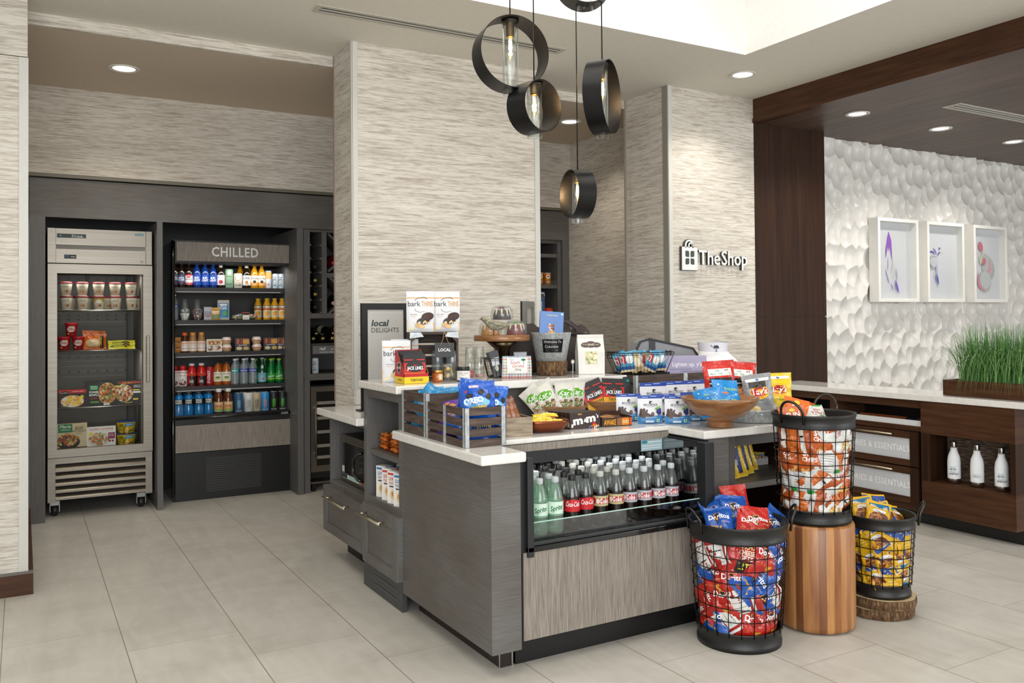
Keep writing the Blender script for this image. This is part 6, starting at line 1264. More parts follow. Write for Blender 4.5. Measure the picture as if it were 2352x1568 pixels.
# ---- blueberry chocolate pouches
BRd = [('r', -.061, .119, .061, .134, '#153f9a'), ('r', -.04, .1245, -.01, .1265, '#c9d4ea'), ('r', .0, .1285, .03, .1305, '#c9d4ea'), ('r', -.05, .108, .05, .1085, '#b9bcc4'), ('r', -.061, .0, .061, .038, '#3f7fb4'), ('e', 0, .101, .008, .007, '#20242c'), ('e', .003, .099, .003, .003, '#e4e4e4'), T_('BROOKSIDE', 0, .084, .011, '#23262c', w=.068), T_('DARK CHOCOLATE', 0, .078, .003, '#5a5c62', w=.036), ('b', -.034, .052, .018, .020, 22, .009, ['#3a2219', '#4a2d22', '#2c1810', '#573629'], 3), ('b', -.005, .044, .014, .008, 8, .008, ['#3a2219', '#4a2d22', '#2c1810'], 6), ('e', .008, .046, .008, .009, '#2c1810'), ('e', .008, .046, .004, .005, '#b46a5a'), ('e', .028, .072, .010, .005, '#6fae3a', .4), ('e', .040, .078, .009, .004, '#8fc45a', .2), ('b', .038, .056, .013, .014, 26, .006, ['#2c2f6a', '#3a3f80', '#20224c', '#4a4f8f'], 9), T_('Acai & Blueberry Flavors', 0, .029, .005, '#e8f0f8', w=.055), ('r', -.028, .006, .012, .016, '#c9d6e2'), ('r', .026, .008, .040, .022, '#dfe9dc'), ('e', .033, .015, .005, .005, '#3f9a4a')]
BR = bag_tpl('chocolate_pouch', .122, .134, .05, '#dcdde2', BRd, 3, True)
for x, y, l in ((2.720, 3.165, 'blue and white chocolate pouch in the front row, right one'), (2.620, 3.245, 'blue and white chocolate pouch in the front row, middle one'), (2.590, 3.375, 'blue and white chocolate pouch in the front row, left one')): place(BR, (x, y, .847), l, 'chocolate pouch', rz=-.42)
for x, y, l in ((2.725, 3.275, 'chocolate pouch half hidden between the front middle and right ones'), (2.870, 3.20, 'chocolate pouch partly hidden behind the footed bowl'), (2.90, 3.26, 'chocolate pouch farther back behind the footed bowl')): place(BR, (x, y, .847), l, 'chocolate pouch', rz=-.42)
for i, x in enumerate((2.875, 3.040, 3.155, 3.265)): place(BR, (x, 3.535 + .02 * (i % 2), .847), f'chocolate pouch in the taller back row, {ORD[i]} from the left', 'chocolate pouch', rz=-.25, group='back row chocolate pouches', sc=1.24)

# ---- pouches in the footed bowl
BP = bag_tpl('blue_snack_pouch', .13, .15, .03, 'f#1b86cc', [('e', -.02, .05, .045, .03, '#d9702c'), ('b', -.01, .05, .05, .03, 20, .012, ['#d9702c', '#f2c21e', '#5a3a24', '#e8e2da'], 3), ('e', -.04, .12, .004, .004, '#e8f4fa'), T_('SNACKIN', .02, .09, .014, '#cfe83a', w=.07)], 6, seal=.012)
for x, y, z, r_, l in ((2.72, 2.90, .905, (-.95, -.15, -.9), 'blue snack pouch at the left edge of the footed bowl'), (2.79, 2.89, .915, (-1.0, .1, -.5), 'blue snack pouch lying across the front of the footed bowl'), (2.87, 2.97, .925, (-.55, .05, -.35), 'blue snack pouch standing up at the back of the footed bowl'), (2.77, 2.97, .915, (-.8, -.3, -.7), 'blue snack pouch behind the left one in the footed bowl')): place(BP, (x, y, z), l, 'snack pouch', rot=r_)

# ---- galvanised tub with big bags
t = thing('galvanised_tub', 'low round galvanised tub of chip bags on the right corner slab', 'tub', (3.13, 3.07, .847))
put('tub', MB().lathe([(.001, 0), (.150, 0), (.158, .004), (.166, .055), (.170, .060), (.166, .062), (.155, .008), (.001, .006)], GALV, 48, cap0=False, cap1=False), t)
put('bail_handle', MB().tube([(-.10 + .02 * k, -.155 + .004 * abs(k - 4) - (.012 if 1 < k < 7 else 0), .045 - .018 * math.sin(PI * k / 8)) for k in range(9)], .0025, 'm#b9bcbc', 6), t)
RED = bag_tpl('red_snack_bag', .165, .235, .06, 'f#c9281e', [('r', -.060, .16, .060, .195, '#ece6de'), T_('HARVEST', 0, .180, .010, '#3f9a9a', w=.08), T_('REAL SEA SALT', 0, .165, .011, '#3f9a9a', w=.10), ('r', -.060, .02, .060, .150, '#2a2624'), ('r', -.060, .118, .060, .128, '#e8e6e2'), ('e', -.01, .085, .040, .026, '#d98a4a'), ('e', .02, .10, .02, .012, '#f0c9a0')], 7)
LAYd = lambda c: [('e', 0, .115, .050, .034, '#f2b21c'), ('e', 0, .118, .046, .022, '#b4281c'), T_("Lay's", 0, .106, .028, '#ffffff', bold=.06, shear=.15, w=.078), T_('Classic', 0, .064, .012, c, w=.05), ('r', -.06, .170, .06, .184, '#eeeae0'), ('e', .0, .177, .010, .006, '#5a7ab0'), ('e', -.03, .03, .026, .022, '#f0cf8a')]
LY = bag_tpl('yellow_chip_bag', .145, .20, .055, 'f#e3c31a', LAYd('#4a6a2a'), 4); LG = bag_tpl('silver_chip_bag', .15, .205, .055, 'f#8f9092', LAYd('#d9d9d9') + [('r', -.05, .14, .04, .168, '#3a322c')], 8)
SUN = bag_tpl('orange_chip_bag', .13, .165, .05, 'f#d9691a', [T_('SUN', 0, .105, .026, '#ffffff', bold=.06, w=.06), T_('CHIPS', .01, .080, .020, '#ffffff', bold=.05, w=.06), T_('HARVEST CHEDDAR', 0, .055, .009, '#f2e2c0', w=.075), ('e', .0, .145, .016, .010, '#f2c23a'), ('b', 0, .025, .045, .015, 12, .012, ['#c98a4a', '#e8b46a', '#a85a24'], 3)], 6)
for tp, x, y, z, r_, l in ((RED, 2.985, 3.14, .905, (-.10, -.05, -.40), 'red seaweed snack bag, left one in the tub'), (RED, 3.115, 3.16, .895, (-.10, .10, -.42), 'red snack bag, right one in the tub behind the silver bag'), (LG, 3.150, 3.04, .868, (-.08, -.12, -.45), 'silver chip bag with a yellow and red round emblem in the tub'), (LY, 3.285, 3.055, .872, (-.05, -.02, -.45), 'yellow chip bag with a red banner emblem in the tub')): place(tp, (x, y, z), l, 'chip bag', rot=r_)

# ================================================================== THINGS ON THE RAISED SHELF
Z = 1.047
BTd = [('r', -.068, .170, .068, .174, '#d99a1e'), ('p', [(-.068, .0), (.068, .0), (.068, .048), (.03, .048), (-.03, .044), (-.068, .060)], '#e3a51c'), T_('bark', -.032, .130, .026, '#1d1d1f', w=.062), T_('THINS', .034, .130, .026, '#d99a3a', w=.058), ('e', .0, .125, .001, .001, '#555'), ('p', [(-.030, .160), (-.015, .172), (.02, .176), (.035, .168), (.034, .166), (.02, .1735), (-.014, .170), (-.029, .158)], '#2c2c2e'), ('p', [(-.03, .118), (-.026, .106), (-.005, .098), (.02, .104), (.021, .1055), (-.004, .0995), (-.0245, .107), (-.0285, .118)], '#2c2c2e'), T_('dark chocolate', -.034, .086, .006, '#3a2c26', w=.034), T_('peanuts', -.036, .076, .006, '#d99a3a', w=.022), ('e', .035, .078, .032, .020, '#2c1a14', .15), ('e', .012, .055, .034, .018, '#33201a', .2), ('e', .035, .080, .026, .014, '#43291f', .15), ('b', .02, .050, .036, .006, 16, .005, ['#e8d4a8', '#d9b98a'], 3), ('e', -.012, .033, .018, .011, '#c9a06a'), ('e', .006, .027, .014, .010, '#d9b47a'), ('r', -.060, .012, -.035, .024, '#f2e0b0')]
BT = bag_tpl('chocolate_bark_pouch', .140, .205, .05, '#d9dadd', BTd, 3, True)
place(BT, (1.745, 3.975, 1.292), 'white and gold bark pouch on the dark crate, left one', 'snack pouch', rz=-.30)
place(BT, (1.885, 3.965, 1.292), 'white and gold bark pouch on the dark crate, right one', 'snack pouch', rz=-.25)
place(BT, (1.608, 3.960, Z), 'white and gold bark pouch standing on the white shelf beside the jerky box', 'snack pouch', rz=-.30)
place(BT, (1.690, 4.05, Z), 'white bark pouch standing farther back behind the jerky box', 'snack pouch', rz=-.25, sc=(1, 1, 1.02))
# dark crate on its side
co_ = (1.80, 3.93, Z)
t = thing('display_crate', 'dark wood crate standing on its side on the raised shelf, used as a riser', 'crate', co_, -.32)
w, d, h = .245, .20, .243
for k in range(4): put('top_slat', MB().box(-w / 2, w / 2, k * .051, k * .051 + .046, h - .010, h, CRATEW), t)
for sx in (-1, 1):
    for k in range(4): put('side_slat', MB().box(sx * w / 2 - (.010 if sx > 0 else 0), sx * w / 2 + (.010 if sx < 0 else 0), k * .051, k * .051 + .046, .008, h - .010, CRATEW), t)
for k in range(4): put('back_slat', MB().box(-w / 2, w / 2, d, d + .008, .010 + k * .058, .058 + k * .058, CRATEW), t)
put('bottom_board', MB().box(-w / 2, w / 2, 0, d, 0, .008, CRATEW), t)
for sx in (-1, 1):
    P = [(sx * w / 2, h), (sx * (w / 2 - .055), h), (sx * (w / 2 - .07), h - .022), (sx * w / 2, h - .030)]
    m = MB(); m.prism(P if sx < 0 else P[::-1], .0015, GALV, lambda u, v, o: (u, -.001 - o, v)); put('metal_corner', m, t)
    put('corner_block', MB().add([(sx * (w / 2 - .010), -.0, h - .010), (sx * (w / 2 - .05), 0, h - .010), (sx * (w / 2 - .010), 0, h - .05), (sx * (w / 2 - .010), .02, h - .010), (sx * (w / 2 - .05), .02, h - .010), (sx * (w / 2 - .010), .02, h - .05)], [(0, 1, 2), (3, 5, 4), (1, 4, 5, 2)], CRATEW), t)
t = thing('hanging_tag', 'small black LOCAL tag hung on twine from the front of the dark crate', 'tag', (1.845, 3.905, 1.20), -.30)
m = MB().box(-.049, .049, -.002, .002, -.036, .036, '#2b2b2d'); m.decals(lambda u, v, o: (u, -.002 - o, v), [T_('LOCAL', 0, -.006, .015, '#f2f2f0', bold=.05, w=.062)]); put('board', m, t)
put('twine', MB().tube([(-.022, -.004, .022), (-.008, -.004, .055), (.0, .004, .095)], .0012, '#b99a6a', 5).tube([(.026, -.004, .022), (.012, -.004, .055), (.0, .004, .095)], .0012, '#b99a6a', 5), t)
jar = lambda r, h: ('glass_jar', [('jar', MB().lathe([(r * .9, 0), (r, .005), (r, h * .85), (r * .85, h), (r * .82, h), (r * .95, h * .83), (r * .95, .012), (.001, .010)], PLASTIC, 22, cap1=False).mesh('jar'))])
for x, y, l in ((1.85, 4.00, 'clear glass jar inside the dark crate'), (1.90, 3.93, 'clear ribbed glass jar at the mouth of the dark crate')): place(jar(.032, .14), (x, y, Z + .009), l, 'jar')
# jerky display box
t = thing('jerky_display_box', 'red and yellow teriyaki jerky display box on the raised shelf', 'display box', (1.650, 3.866, Z), 0)
w, d = .128, .115
RD, YL = '#b81820', '#e8c41a'
m = MB(); prof = [(-d / 2, 0), (-d / 2, .045), (-d / 2 + .004, .05), (d / 2 - .02, .160), (d / 2, .160), (d / 2, 0)]
for sx in (-1, 1):
    x = sx * w / 2
    f = tuple(range(6)); vs = [(x, y, z) for y, z in prof] + [(x - sx * .002, y, z) for y, z in prof]
    m.add(vs, [f if sx > 0 else f[::-1]], RD); m.add(vs, [tuple(6 + k for k in (f[::-1] if sx > 0 else f))], '#7a5a3a'); m.add(vs, [(k, (k + 1) % 6, 6 + (k + 1) % 6, 6 + k) for k in range(6)], '#8a6a44')
m.box(-w / 2, w / 2, -d / 2 - .0, -d / 2 + .002, 0, .048, RD).box(-w / 2, w / 2, d / 2 - .002, d / 2, 0, .16, RD).box(-w / 2 + .002, w / 2 - .002, -d / 2 + .002, d / 2 - .002, 0, .003, RD)
Sf = lambda u, v, o: (u, -d / 2 - o, v); Sl = lambda u, v, o: (-w / 2 - o, -u, v)
m.decals(Sf, [('r', -w / 2, 0, w / 2, .032, YL), T_('TERIYAKI', .0, .011, .012, '#1d1a14', bold=.06, w=.065)])
m.decals(Sl, [('r', -d / 2, 0, d / 2, .032, YL), T_('TERIYAKI', .0, .012, .010, '#3a3420', bold=.03, w=.05), ('p', [(-.03, .095), (-.006, .103), (.018, .095), (.016, .062), (-.006, .044), (-.028, .062)], '#d9d2c8'), ('p', [(-.027, .093), (-.006, .100), (.015, .093), (.013, .063), (-.006, .047), (-.025, .063)], '#2a1c1c'), T_('JACK LINKS', -.006, .070, .011, '#f2f0ea', bold=.05, w=.05)])
put('box', m, t)
for k in range(6): place(JL, (1.650, 3.824 + .0155 * k, Z + .004 + .0035 * k), f'jerky pack standing in the display box, {ORD[k]} from the front', 'jerky pack', rot=(-.10, 0, 0), group='jerky packs in the display box', sc=(.94, 1, .90))
# small jars, tumbler, candle
place(('honey_jar', [('jar', MB().lathe([(.024, 0), (.026, .004), (.026, .040), (.022, .046)], 'g#a8561a', 24).decals(cyl_S([(.026, 0), (.026, .06)], .026), [('r', .002, .012, .026, .040, '#e6d2a8')]).mesh('jar')), ('lid', MB().lathe([(.025, .046), (.026, .050), (.025, .058)], 'm#c4a25a', 24).mesh('lid'))]), (1.773, 3.835, Z), 'small amber honey jar between the jerky box and the tumbler', 'jar', rz=-.3)
m = MB().lathe([(.036, 0), (.038, .003), (.040, .088), (.0375, .088), (.036, .018), (.001, .016)], GLASS, 32, cap1=False)
f = MB(); S = cyl_S([(.0395, 0), (.0395, .1)], .0395)
for q in range(26):
    a = q / 26 * 2 * PI * 1.6; r = .010 + .014 * (q % 5) / 5
    f.add([S(r * math.cos(a) + dx, .048 + r * math.sin(a) + dz, .0008) for dx, dz in ((-.002, -.001), (.002, -.001), (.001, .002), (-.001, .002))], [(0, 1, 2, 3)], 'm#b99a5a')
for q in range(3):
    f.add([S((.014 + .004 * q) * math.cos(a) * k - .002, .048 + (.016 + .004 * q) * math.sin(a) * k, .0008) for a in [2 * PI * j / 24 for j in range(24)] for k in (1, .9)], [(2 * j, (2 * j + 2) % 48, (2 * j + 3) % 48, 2 * j + 1) for j in range(24)], 'm#b99a5a')
place(('glass_tumbler', [('glass', m.mesh('glass')), ('gold_print', f.mesh('gold_print'))]), (1.835, 3.845, Z), 'short glass tumbler with a gold print on the raised shelf', 'glass', rz=-.4)
place(revolve('candle_jar', [(.030, 0), (.033, .003), (.033, .056), (.030, .060)], '#2a2422', seg=28, cap=(.0315, .058, .072, 'g#16130f'), extra='lid', label=(.006, .052, '#e4e1da', [T_('SWEET GRACE', 0, .038, .005, '#3a3632', w=.045), T_('candle co', 0, .030, .004, '#5a5652', w=.025), T_('hand poured soy', 0, .018, .004, '#3a3632', w=.04)])), (1.905, 3.815, Z), 'black-lidded candle jar with a white label on the raised shelf', 'candle', rz=-.45)
fl = ('champagne_flute', [('glass', MB().lathe([(.028, 0), (.028, .002), (.005, .006), (.004, .045), (.014, .075), (.024, .12), (.023, .185), (.0222, .185), (.0232, .12), (.013, .077), (.001, .07)], GLASS, 26, cap1=False).mesh('glass')), ('pink_filling', MB().lathe([(.004, .010), (.0225, .018), (.0228, .045), (.001, .046)], 'g#b03a4a', 20, cap1=False).mesh('pink_filling'))])
place(('stemless_flute', [('glass', MB().lathe([(.022, 0), (.023, .003), (.026, .06), (.024, .165), (.0232, .165), (.025, .06), (.021, .008), (.001, .007)], GLASS, 26, cap1=False).mesh('glass')), ('pink_filling', MB().lathe([(.0205, .009), (.0235, .045), (.001, .046)], 'g#b03a4a', 20, cap1=False).mesh('pink_filling'))]), (1.985, 3.90, Z), 'tall clear flute glass with pink filling, left of two', 'glass')
place(('stemless_flute', [('glass', MB().lathe([(.022, 0), (.023, .003), (.026, .06), (.024, .165), (.0232, .165), (.025, .06), (.021, .008), (.001, .007)], GLASS, 26, cap1=False).mesh('glass')), ('pink_filling', MB().lathe([(.0205, .009), (.0225, .022), (.001, .023)], 'g#c48a8a', 20, cap1=False).mesh('pink_filling'))]), (2.050, 3.92, Z), 'tall clear flute glass, right of two', 'glass')
# cake stand
t = thing('cake_stand', 'wood-topped cake stand on a bronze foot carrying mini bundt cakes', 'cake stand', (2.245, 4.03, Z))
put('plate', MB().lathe([(.10, .188), (.150, .190), (.152, .194), (.152, .218), (.148, .222), (.001, .222)], BOWLW, 48, cap1=False), t)
put('foot', MB().lathe([(.065, 0), (.066, .006), (.030, .020), (.022, .05), (.026, .10), (.045, .15), (.085, .188)], 'm#5a4c3a', 36), t)
PZ = Z + .2225
def bundt(loc, base, icing, topc, lab):
    t = thing('bundt_cake', lab, 'cake', loc, group='mini bundt cakes')
    m = MB()
    def ring(u, v):
        a = 2 * PI * u; p = PI * (v * 1.0) ; fl_ = 1 + .06 * abs(math.sin(4 * a)); r = (.026 - .0195 * math.cos(p)) * fl_; r = .047 * fl_ * (1 - .35 * v) if v < .6 else .047 * fl_ * (1 - .35 * .6) * (1 - (v - .6) / .4 * .8)
        z = .052 * math.sin(min(v, .62) / .62 * PI / 2) if v < .62 else .052 - .012 * ((v - .62) / .38)
        return (r * math.cos(a), r * math.sin(a), z)
    m.grid(ring, 40, 10, base); put('cake', m, t)
    m = MB()
    for k in range(9):
        a = 2 * PI * k / 9; m.tube([((.048 * (1 - .35 * v) + .002) * math.cos(a) if v < .62 else .020 * math.cos(a), (.048 * (1 - .35 * v) + .002) * math.sin(a) if v < .62 else .020 * math.sin(a), .052 * math.sin(min(v, .62) / .62 * PI / 2) + .003) for v in (.18, .3, .45, .6, .7)], [.0035, .0055, .0055, .005, .004], icing, 7)
    put('icing', m, t)
    m = MB()
    for k in range(9):
        a = 2 * PI * k / 9; m.tube([(0, 0, .056), (.012 * math.cos(a), .012 * math.sin(a), .066), (.026 * math.cos(a), .026 * math.sin(a), .062)], [.004, .005, .001], topc, 6)
    if topc != icing: put('bow', m, t)
    put('dome', MB().lathe([(.058, .001), (.062, .012), (.058, .055), (.040, .074), (.001, .080)], PLASTIC, 26, cap0=False, cap1=False), t)
bundt((2.185, 4.05, PZ), '#c9862c', '#ecdcbc', '#ecdcbc', 'yellow mini bundt cake behind the bird on the cake stand')
bundt((2.320, 4.01, PZ), '#7a1c18', '#ecdcc4', '#7fae2c', 'red mini bundt cake with a green bow on the cake stand')
bundt((2.252, 4.04, PZ + .081), '#2e1712', '#ecdcc4', '#8a2a5a', 'dark chocolate mini bundt cake with a purple bow on top of the other two')
# bird
t = thing('bird_figurine', 'weathered wooden bird figurine perched on the cake stand', 'figurine', (2.150, 3.935, PZ - .001), -.3)
BIRD = grain('weathered_bird', ((.3, '#5a5a4c'), (.5, '#8f8c7a'), (.7, '#b9a88a')), (70, 70, 70), .8, coords=objc, bstr=.4)
m = MB(); pts = [(-.072, .086, .006), (-.064, .088, .013), (-.052, .086, .016), (-.036, .070, .018), (-.014, .056, .026), (.014, .050, .026), (.042, .050, .018), (.065, .052, .009), (.082, .051, .005)]
m.tube([(x, 0, z) for x, z, r in pts], [r for x, z, r in pts], BIRD, 14); put('body', m, t)
put('wing', MB().tube([(-.02, -.020, .062), (.015, -.024, .056), (.05, -.016, .053), (.075, -.008, .051)], [.006, .009, .007, .002], BIRD, 8).tube([(-.02, .020, .062), (.015, .024, .056), (.05, .016, .053), (.075, .008, .051)], [.006, .009, .007, .002], BIRD, 8), t)
put('beak', MB().tube([(-.072, 0, .086), (-.084, 0, .084)], [.003, .0008], '#4a4236', 6), t)
put('leg', MB().tube([(-.004, -.008, .034), (-.006, -.008, .0)], .0015, '#5a4a38', 5), t); put('leg', MB().tube([(-.004, .008, .034), (-.006, .008, .0)], .0015, '#5a4a38', 5), t)
# wire basket with tags, plaid towel
def wbasket(name, loc, rz, w0, d0, w1, d1, h, label, nw=9):
    t = thing(name, label, 'basket', loc, rz); m = MB()
    def rr(w, d, z, n=6):
        r = min(w, d) * .22; P = []
        for cx_, cy_, a0 in ((w / 2 - r, d / 2 - r, 0), (-w / 2 + r, d / 2 - r, PI / 2), (-w / 2 + r, -d / 2 + r, PI), (w / 2 - r, -d / 2 + r, 1.5 * PI)):
            for k in range(n + 1): P.append((cx_ + r * math.cos(a0 + PI / 2 * k / n), cy_ + r * math.sin(a0 + PI / 2 * k / n), z))
        return P
    A = rr(w0, d0, .002); B_2 = rr(w1, d1, h)
    m.tube(B_2, .0026, WIRE, 6, closed=True).tube(A, .002, WIRE, 6, closed=True).tube(rr(w1 * .98, d1 * .98, h * .9), .0015, WIRE, 5, closed=True)
    for k in range(nw + 1):
        s = k / nw
        for sy in (-1, 1): m.tube([((s - .5) * w1 * .9, sy * d1 / 2, h), ((s - .5) * w0 * .9, sy * d0 / 2, .002)], .0011, WIRE, 5)
        if k < 6:
            for sx in (-1, 1): m.tube([(sx * w1 / 2, (k / 5 - .5) * d1 * .8, h), (sx * w0 / 2, (k / 5 - .5) * d0 * .8, .002)], .0011, WIRE, 5)
        m.tube([((s - .5) * w0 * .9, -d0 / 2, .002), ((s - .5) * w0 * .9, d0 / 2, .002)], .0011, WIRE, 5)
    put('wire_cage', m, t)
    for sx in (-1, 1): put('handle', MB().tube([(sx * (w1 / 2), -.022, h), (sx * (w1 / 2 + .012), -.022, h + .008), (sx * (w1 / 2 + .016), -.020, h - .03), (sx * (w1 / 2 + .016), .020, h - .03), (sx * (w1 / 2 + .012), .022, h + .008), (sx * (w1 / 2), .022, h)], .002, WIRE, 6), t)
    return t
wbasket('wire_tray', (2.215, 3.955, Z), -.42, .17, .10, .215, .14, .10, 'small wire basket with a plaid towel over its front on the raised shelf')
PLAID = newmat('plaid_cloth')[0]; nt = PLAID.node_tree; b = nt.nodes['Principled BSDF']; b.inputs['Roughness'].default_value = .9
tc = N(nt, 'TexCoord'); sp = N(nt, 'SeparateXYZ'); nt.links.new(tc.outputs['Object'], sp.inputs[0])
def stripes(ax, f_, lo, hi, ph=0):
    a = MM('FRACT', MM('ADD', MM('MULTIPLY', sp.outputs[ax], f_), ph)); return MM('MULTIPLY', MM('GREATER_THAN', a, lo), MM('LESS_THAN', a, hi))
N0 = N
cc = '#e9e6df'
for ax in (0, 2):
    for (lo, hi, col) in ((.05, .22, '#b8343a'), (.35, .48, '#3f7fa8'), (.58, .66, '#d9a23a'), (.76, .86, '#4f9a7a')):
        cc = mixc(nt, MM('MULTIPLY', stripes(ax, 22, lo, hi), .62), cc, col)
nt.links.new(cc, b.inputs['Base Color'])
t = thing('plaid_towel', 'folded plaid towel with a white embroidered patch on the raised shelf', 'towel', (2.238, 3.862, Z), -.42)
m = MB(); W_, H_ = .150, .112
def tw(u, v):
    y = -.012 - .016 * math.sin(PI * v) + .004 * math.sin(9 * u); return ((u - .5) * W_ * (1 + .04 * (1 - v)), y, v * H_ + .001)
def twb(u, v): p = tw(u, v); return (p[0], p[1] + .028 - .012 * abs(2 * v - 1), p[2])
m.grid(tw, 16, 12, PLAID).grid(twb, 16, 12, PLAID, flip=True)
for k in range(12):
    for q in (0, 1):
        a, b2 = tw(q, k / 12), tw(q, (k + 1) / 12); c_, d_ = twb(q, (k + 1) / 12), twb(q, k / 12); m.add([a, b2, c_, d_], [(0, 1, 2, 3)], PLAID)
for k in range(16): m.add([tw(k / 16, 1), tw((k + 1) / 16, 1), twb((k + 1) / 16, 1), twb(k / 16, 1)], [(0, 1, 2, 3)], PLAID)
put('cloth', m, t)
S = lambda u, v, o: (u, -.012 - .016 * math.sin(PI * v / H_) + .004 * math.sin(9 * (u / W_ + .5)) - .0012 - o, v)
m = MB().decals(S, [('r', -.052, .026, .054, .106, '#eeece8'), T_("It's a", -.028, .092, .009, '#3a3a40', w=.022), T_('South', -.012, .074, .016, '#b8343a', shear=.3, w=.048), T_('Carolina', .004, .056, .016, '#b8343a', shear=.3, w=.062), T_('thing', .004, .040, .012, '#3a3a40', w=.03), ('e', .034, .095, .013, .006, '#2f7a4a'), ('r', .033, .070, .0355, .092, '#2f7a4a')]); put('patch', m, t)
TAGB = box_tpl('black_gift_bag', .05, .006, .135, '#26262a', fdec=[('r', -.02, .06, .02, .10, '#d9d9dc'), ('e', 0, .045, .010, .016, '#cfcabc')])
for i, (x, y, a) in enumerate(((2.165, 3.925, -.2), (2.185, 3.955, -.28), (2.20, 3.99, -.32))): place(TAGB, (x, y, Z + .006), f'black and white gift packet leaning in the small wire basket, {ORD[i]} from the front', 'gift packet', rot=(-.08, a, -.45), group='gift packets in the small wire basket')
place(box_tpl('grey_gift_packet', .07, .01, .125, '#8f9096', fdec=[('r', -.03, .05, .03, .12, '#a9abb2'), ('e', .0, .085, .014, .022, '#e6e3da')]), (2.300, 3.93, Z + .006), 'pale grey gift packet with a white flower behind the plaid towel', 'gift packet', rz=-.35)
# bucket on slice with a book
t = thing('bark_stand', 'bark-covered wood slice under the metal bucket', 'wood slice', (2.508, 3.945, Z))
put('bark', MB().lathe([(.083, 0), (.086, .01), (.084, .04), (.087, .07), (.084, .078)], BARK, 44), t); put('cut_face', MB().lathe([(.083, .0782), (.001, .0785)], SLICE, 44, cap0=False, cap1=False), t)
t = thing('metal_bucket', 'galvanised bucket with a chalkboard label on the bark stand', 'bucket', (2.505, 3.945, Z + .079), -.42)
bp = [(.001, .002), (.082, 0), (.110, .148), (.112, .152), (.108, .152), (.080, .006), (.001, .005)]
put('bucket', MB().lathe(bp, GALV, 44, cap0=False, cap1=False), t)
put('chalk_label', MB().decals(cyl_S([(.082, 0), (.110, .148)], .100), [('r', -.062, .046, .052, .118, 'g#151618'), T_('Welcome To', -.006, .098, .013, '#c9ccd0', shear=.15, w=.095), T_('Columbia', -.012, .072, .013, '#c9ccd0', shear=.15, w=.075), T_('SC', .02, .053, .010, '#8f9294')], .0012), t)
place(box_tpl('blue_book', .130, .018, .180, '#5f84c0', sides='#d9d6cc', fdec=[T_('SUGAR RUSH', 0, .155, .009, '#e4e08a', w=.06), ('p', [(-.020, .075), (.024, .070), (.018, .050), (-.010, .052)], '#d99a2c'), ('b', .0, .095, .014, .018, 24, .008, ['#a8604a', '#6a3a2c', '#d9b0a0', '#e8e0d8'], 2), T_('MOM ROCKS', 0, .028, .014, '#d9d27a', w=.085), ('e', .055, .168, .006, .005, '#e8eef6')], ldec=[('r', -.009, 0, .009, .18, '#4a6ea8')]), (2.500, 3.945, Z + .165), 'blue recipe book standing in the metal bucket', 'book', rot=(-.05, .07, -.42))
# white popcorn bag
m = MB(); w, d, h = .150, .085, .205
def pbx(u, v, side):
    return None
m.add([(-w / 2 * .97, -d / 2, 0), (w / 2 * .97, -d / 2, 0), (w / 2, -d / 2 + .004, h * .6), (w / 2 * .98, -.010, h), (-w / 2 * .98, -.010, h), (-w / 2, -d / 2 + .004, h * .6)], [(0, 1, 2, 5), (5, 2, 3, 4)], 'r#e3e1dc')
m.add([(-w / 2 * .97, d / 2, 0), (w / 2 * .97, d / 2, 0), (w / 2, d / 2 - .004, h * .6), (w / 2 * .98, .004, h), (-w / 2 * .98, .004, h), (-w / 2, d / 2 - .004, h * .6)], [(1, 0, 5, 2), (2, 5, 4, 3)], 'r#e3e1dc')
for sx in (-1, 1): m.add([(sx * w / 2 * .97, -d / 2, 0), (sx * w / 2 * .97, d / 2, 0), (sx * w / 2, d / 2 - .004, h * .6), (sx * w / 2 * .98, .004, h), (sx * w / 2 * .98, -.010, h), (sx * w / 2, -d / 2 + .004, h * .6), (sx * w / 2 * .84, 0, h * .55)], [(0, 1, 6), (1, 2, 6), (2, 3, 6), (3, 4, 6), (4, 5, 6), (5, 0, 6)], 'r#dbd9d4')
m.box(-w / 2 * .98, w / 2 * .98, -.014, -.003, h - .004, h + .012, 'r#e3e1dc')
def Spb(u, v, o):
    y = -d / 2 + .004 * v / (h * .6) if v < h * .6 else -d / 2 + .004 + (v - h * .6) / (h * .4) * (d / 2 - .014)
    return (u, y - o, v)
f = MB().decals(Spb, [('e', -.030, .160, .026, .014, '#5a4a40'), ('e', .030, .160, .026, .014, '#5a4a40'), ('e', 0, .163, .030, .018, '#5a4a40'), T_('bundt', 0, .157, .014, '#f2eee6', shear=.25, w=.035), T_('NOTHING', -.034, .159, .006, '#e8d9c8', w=.026), T_('CAKES', .034, .159, .006, '#e8d9c8', w=.022)], .001)
g_ = MB().decals(Spb, [('r', -.033, .055, .033, .125, '#d6cfa8'), ('b', 0, .09, .030, .032, 90, .009, ['#e8dfbc', '#d9c88f', '#f2ecd4', '#c4b27a', '#8fa06a', '#eee6c8'], 3)], .001)
place(('popcorn_bag', [('paper_bag', m.mesh('paper_bag')), ('brown_label', f.mesh('brown_label')), ('window', g_.mesh('window'))]), (2.730, 3.900, Z), 'white paper popcorn bag with a window on the raised shelf', 'paper bag', rz=-.38)
# white flower pick beside the bucket
m = MB().tube([(0, 0, 0), (.002, 0, .05), (0, 0, .07)], .002, '#e4e1da', 6)
for k in range(9): a = 2 * PI * k / 9; m.tube([(0, 0, .07), (.014 * math.cos(a), -.002, .07 + .014 * math.sin(a))], [.003, .001], '#e9e6df', 5)
ob = put('white_figurine', m); ob.location = (2.615, 3.90, Z); tag(ob, 'small white starburst figurine right of the metal bucket', 'figurine')
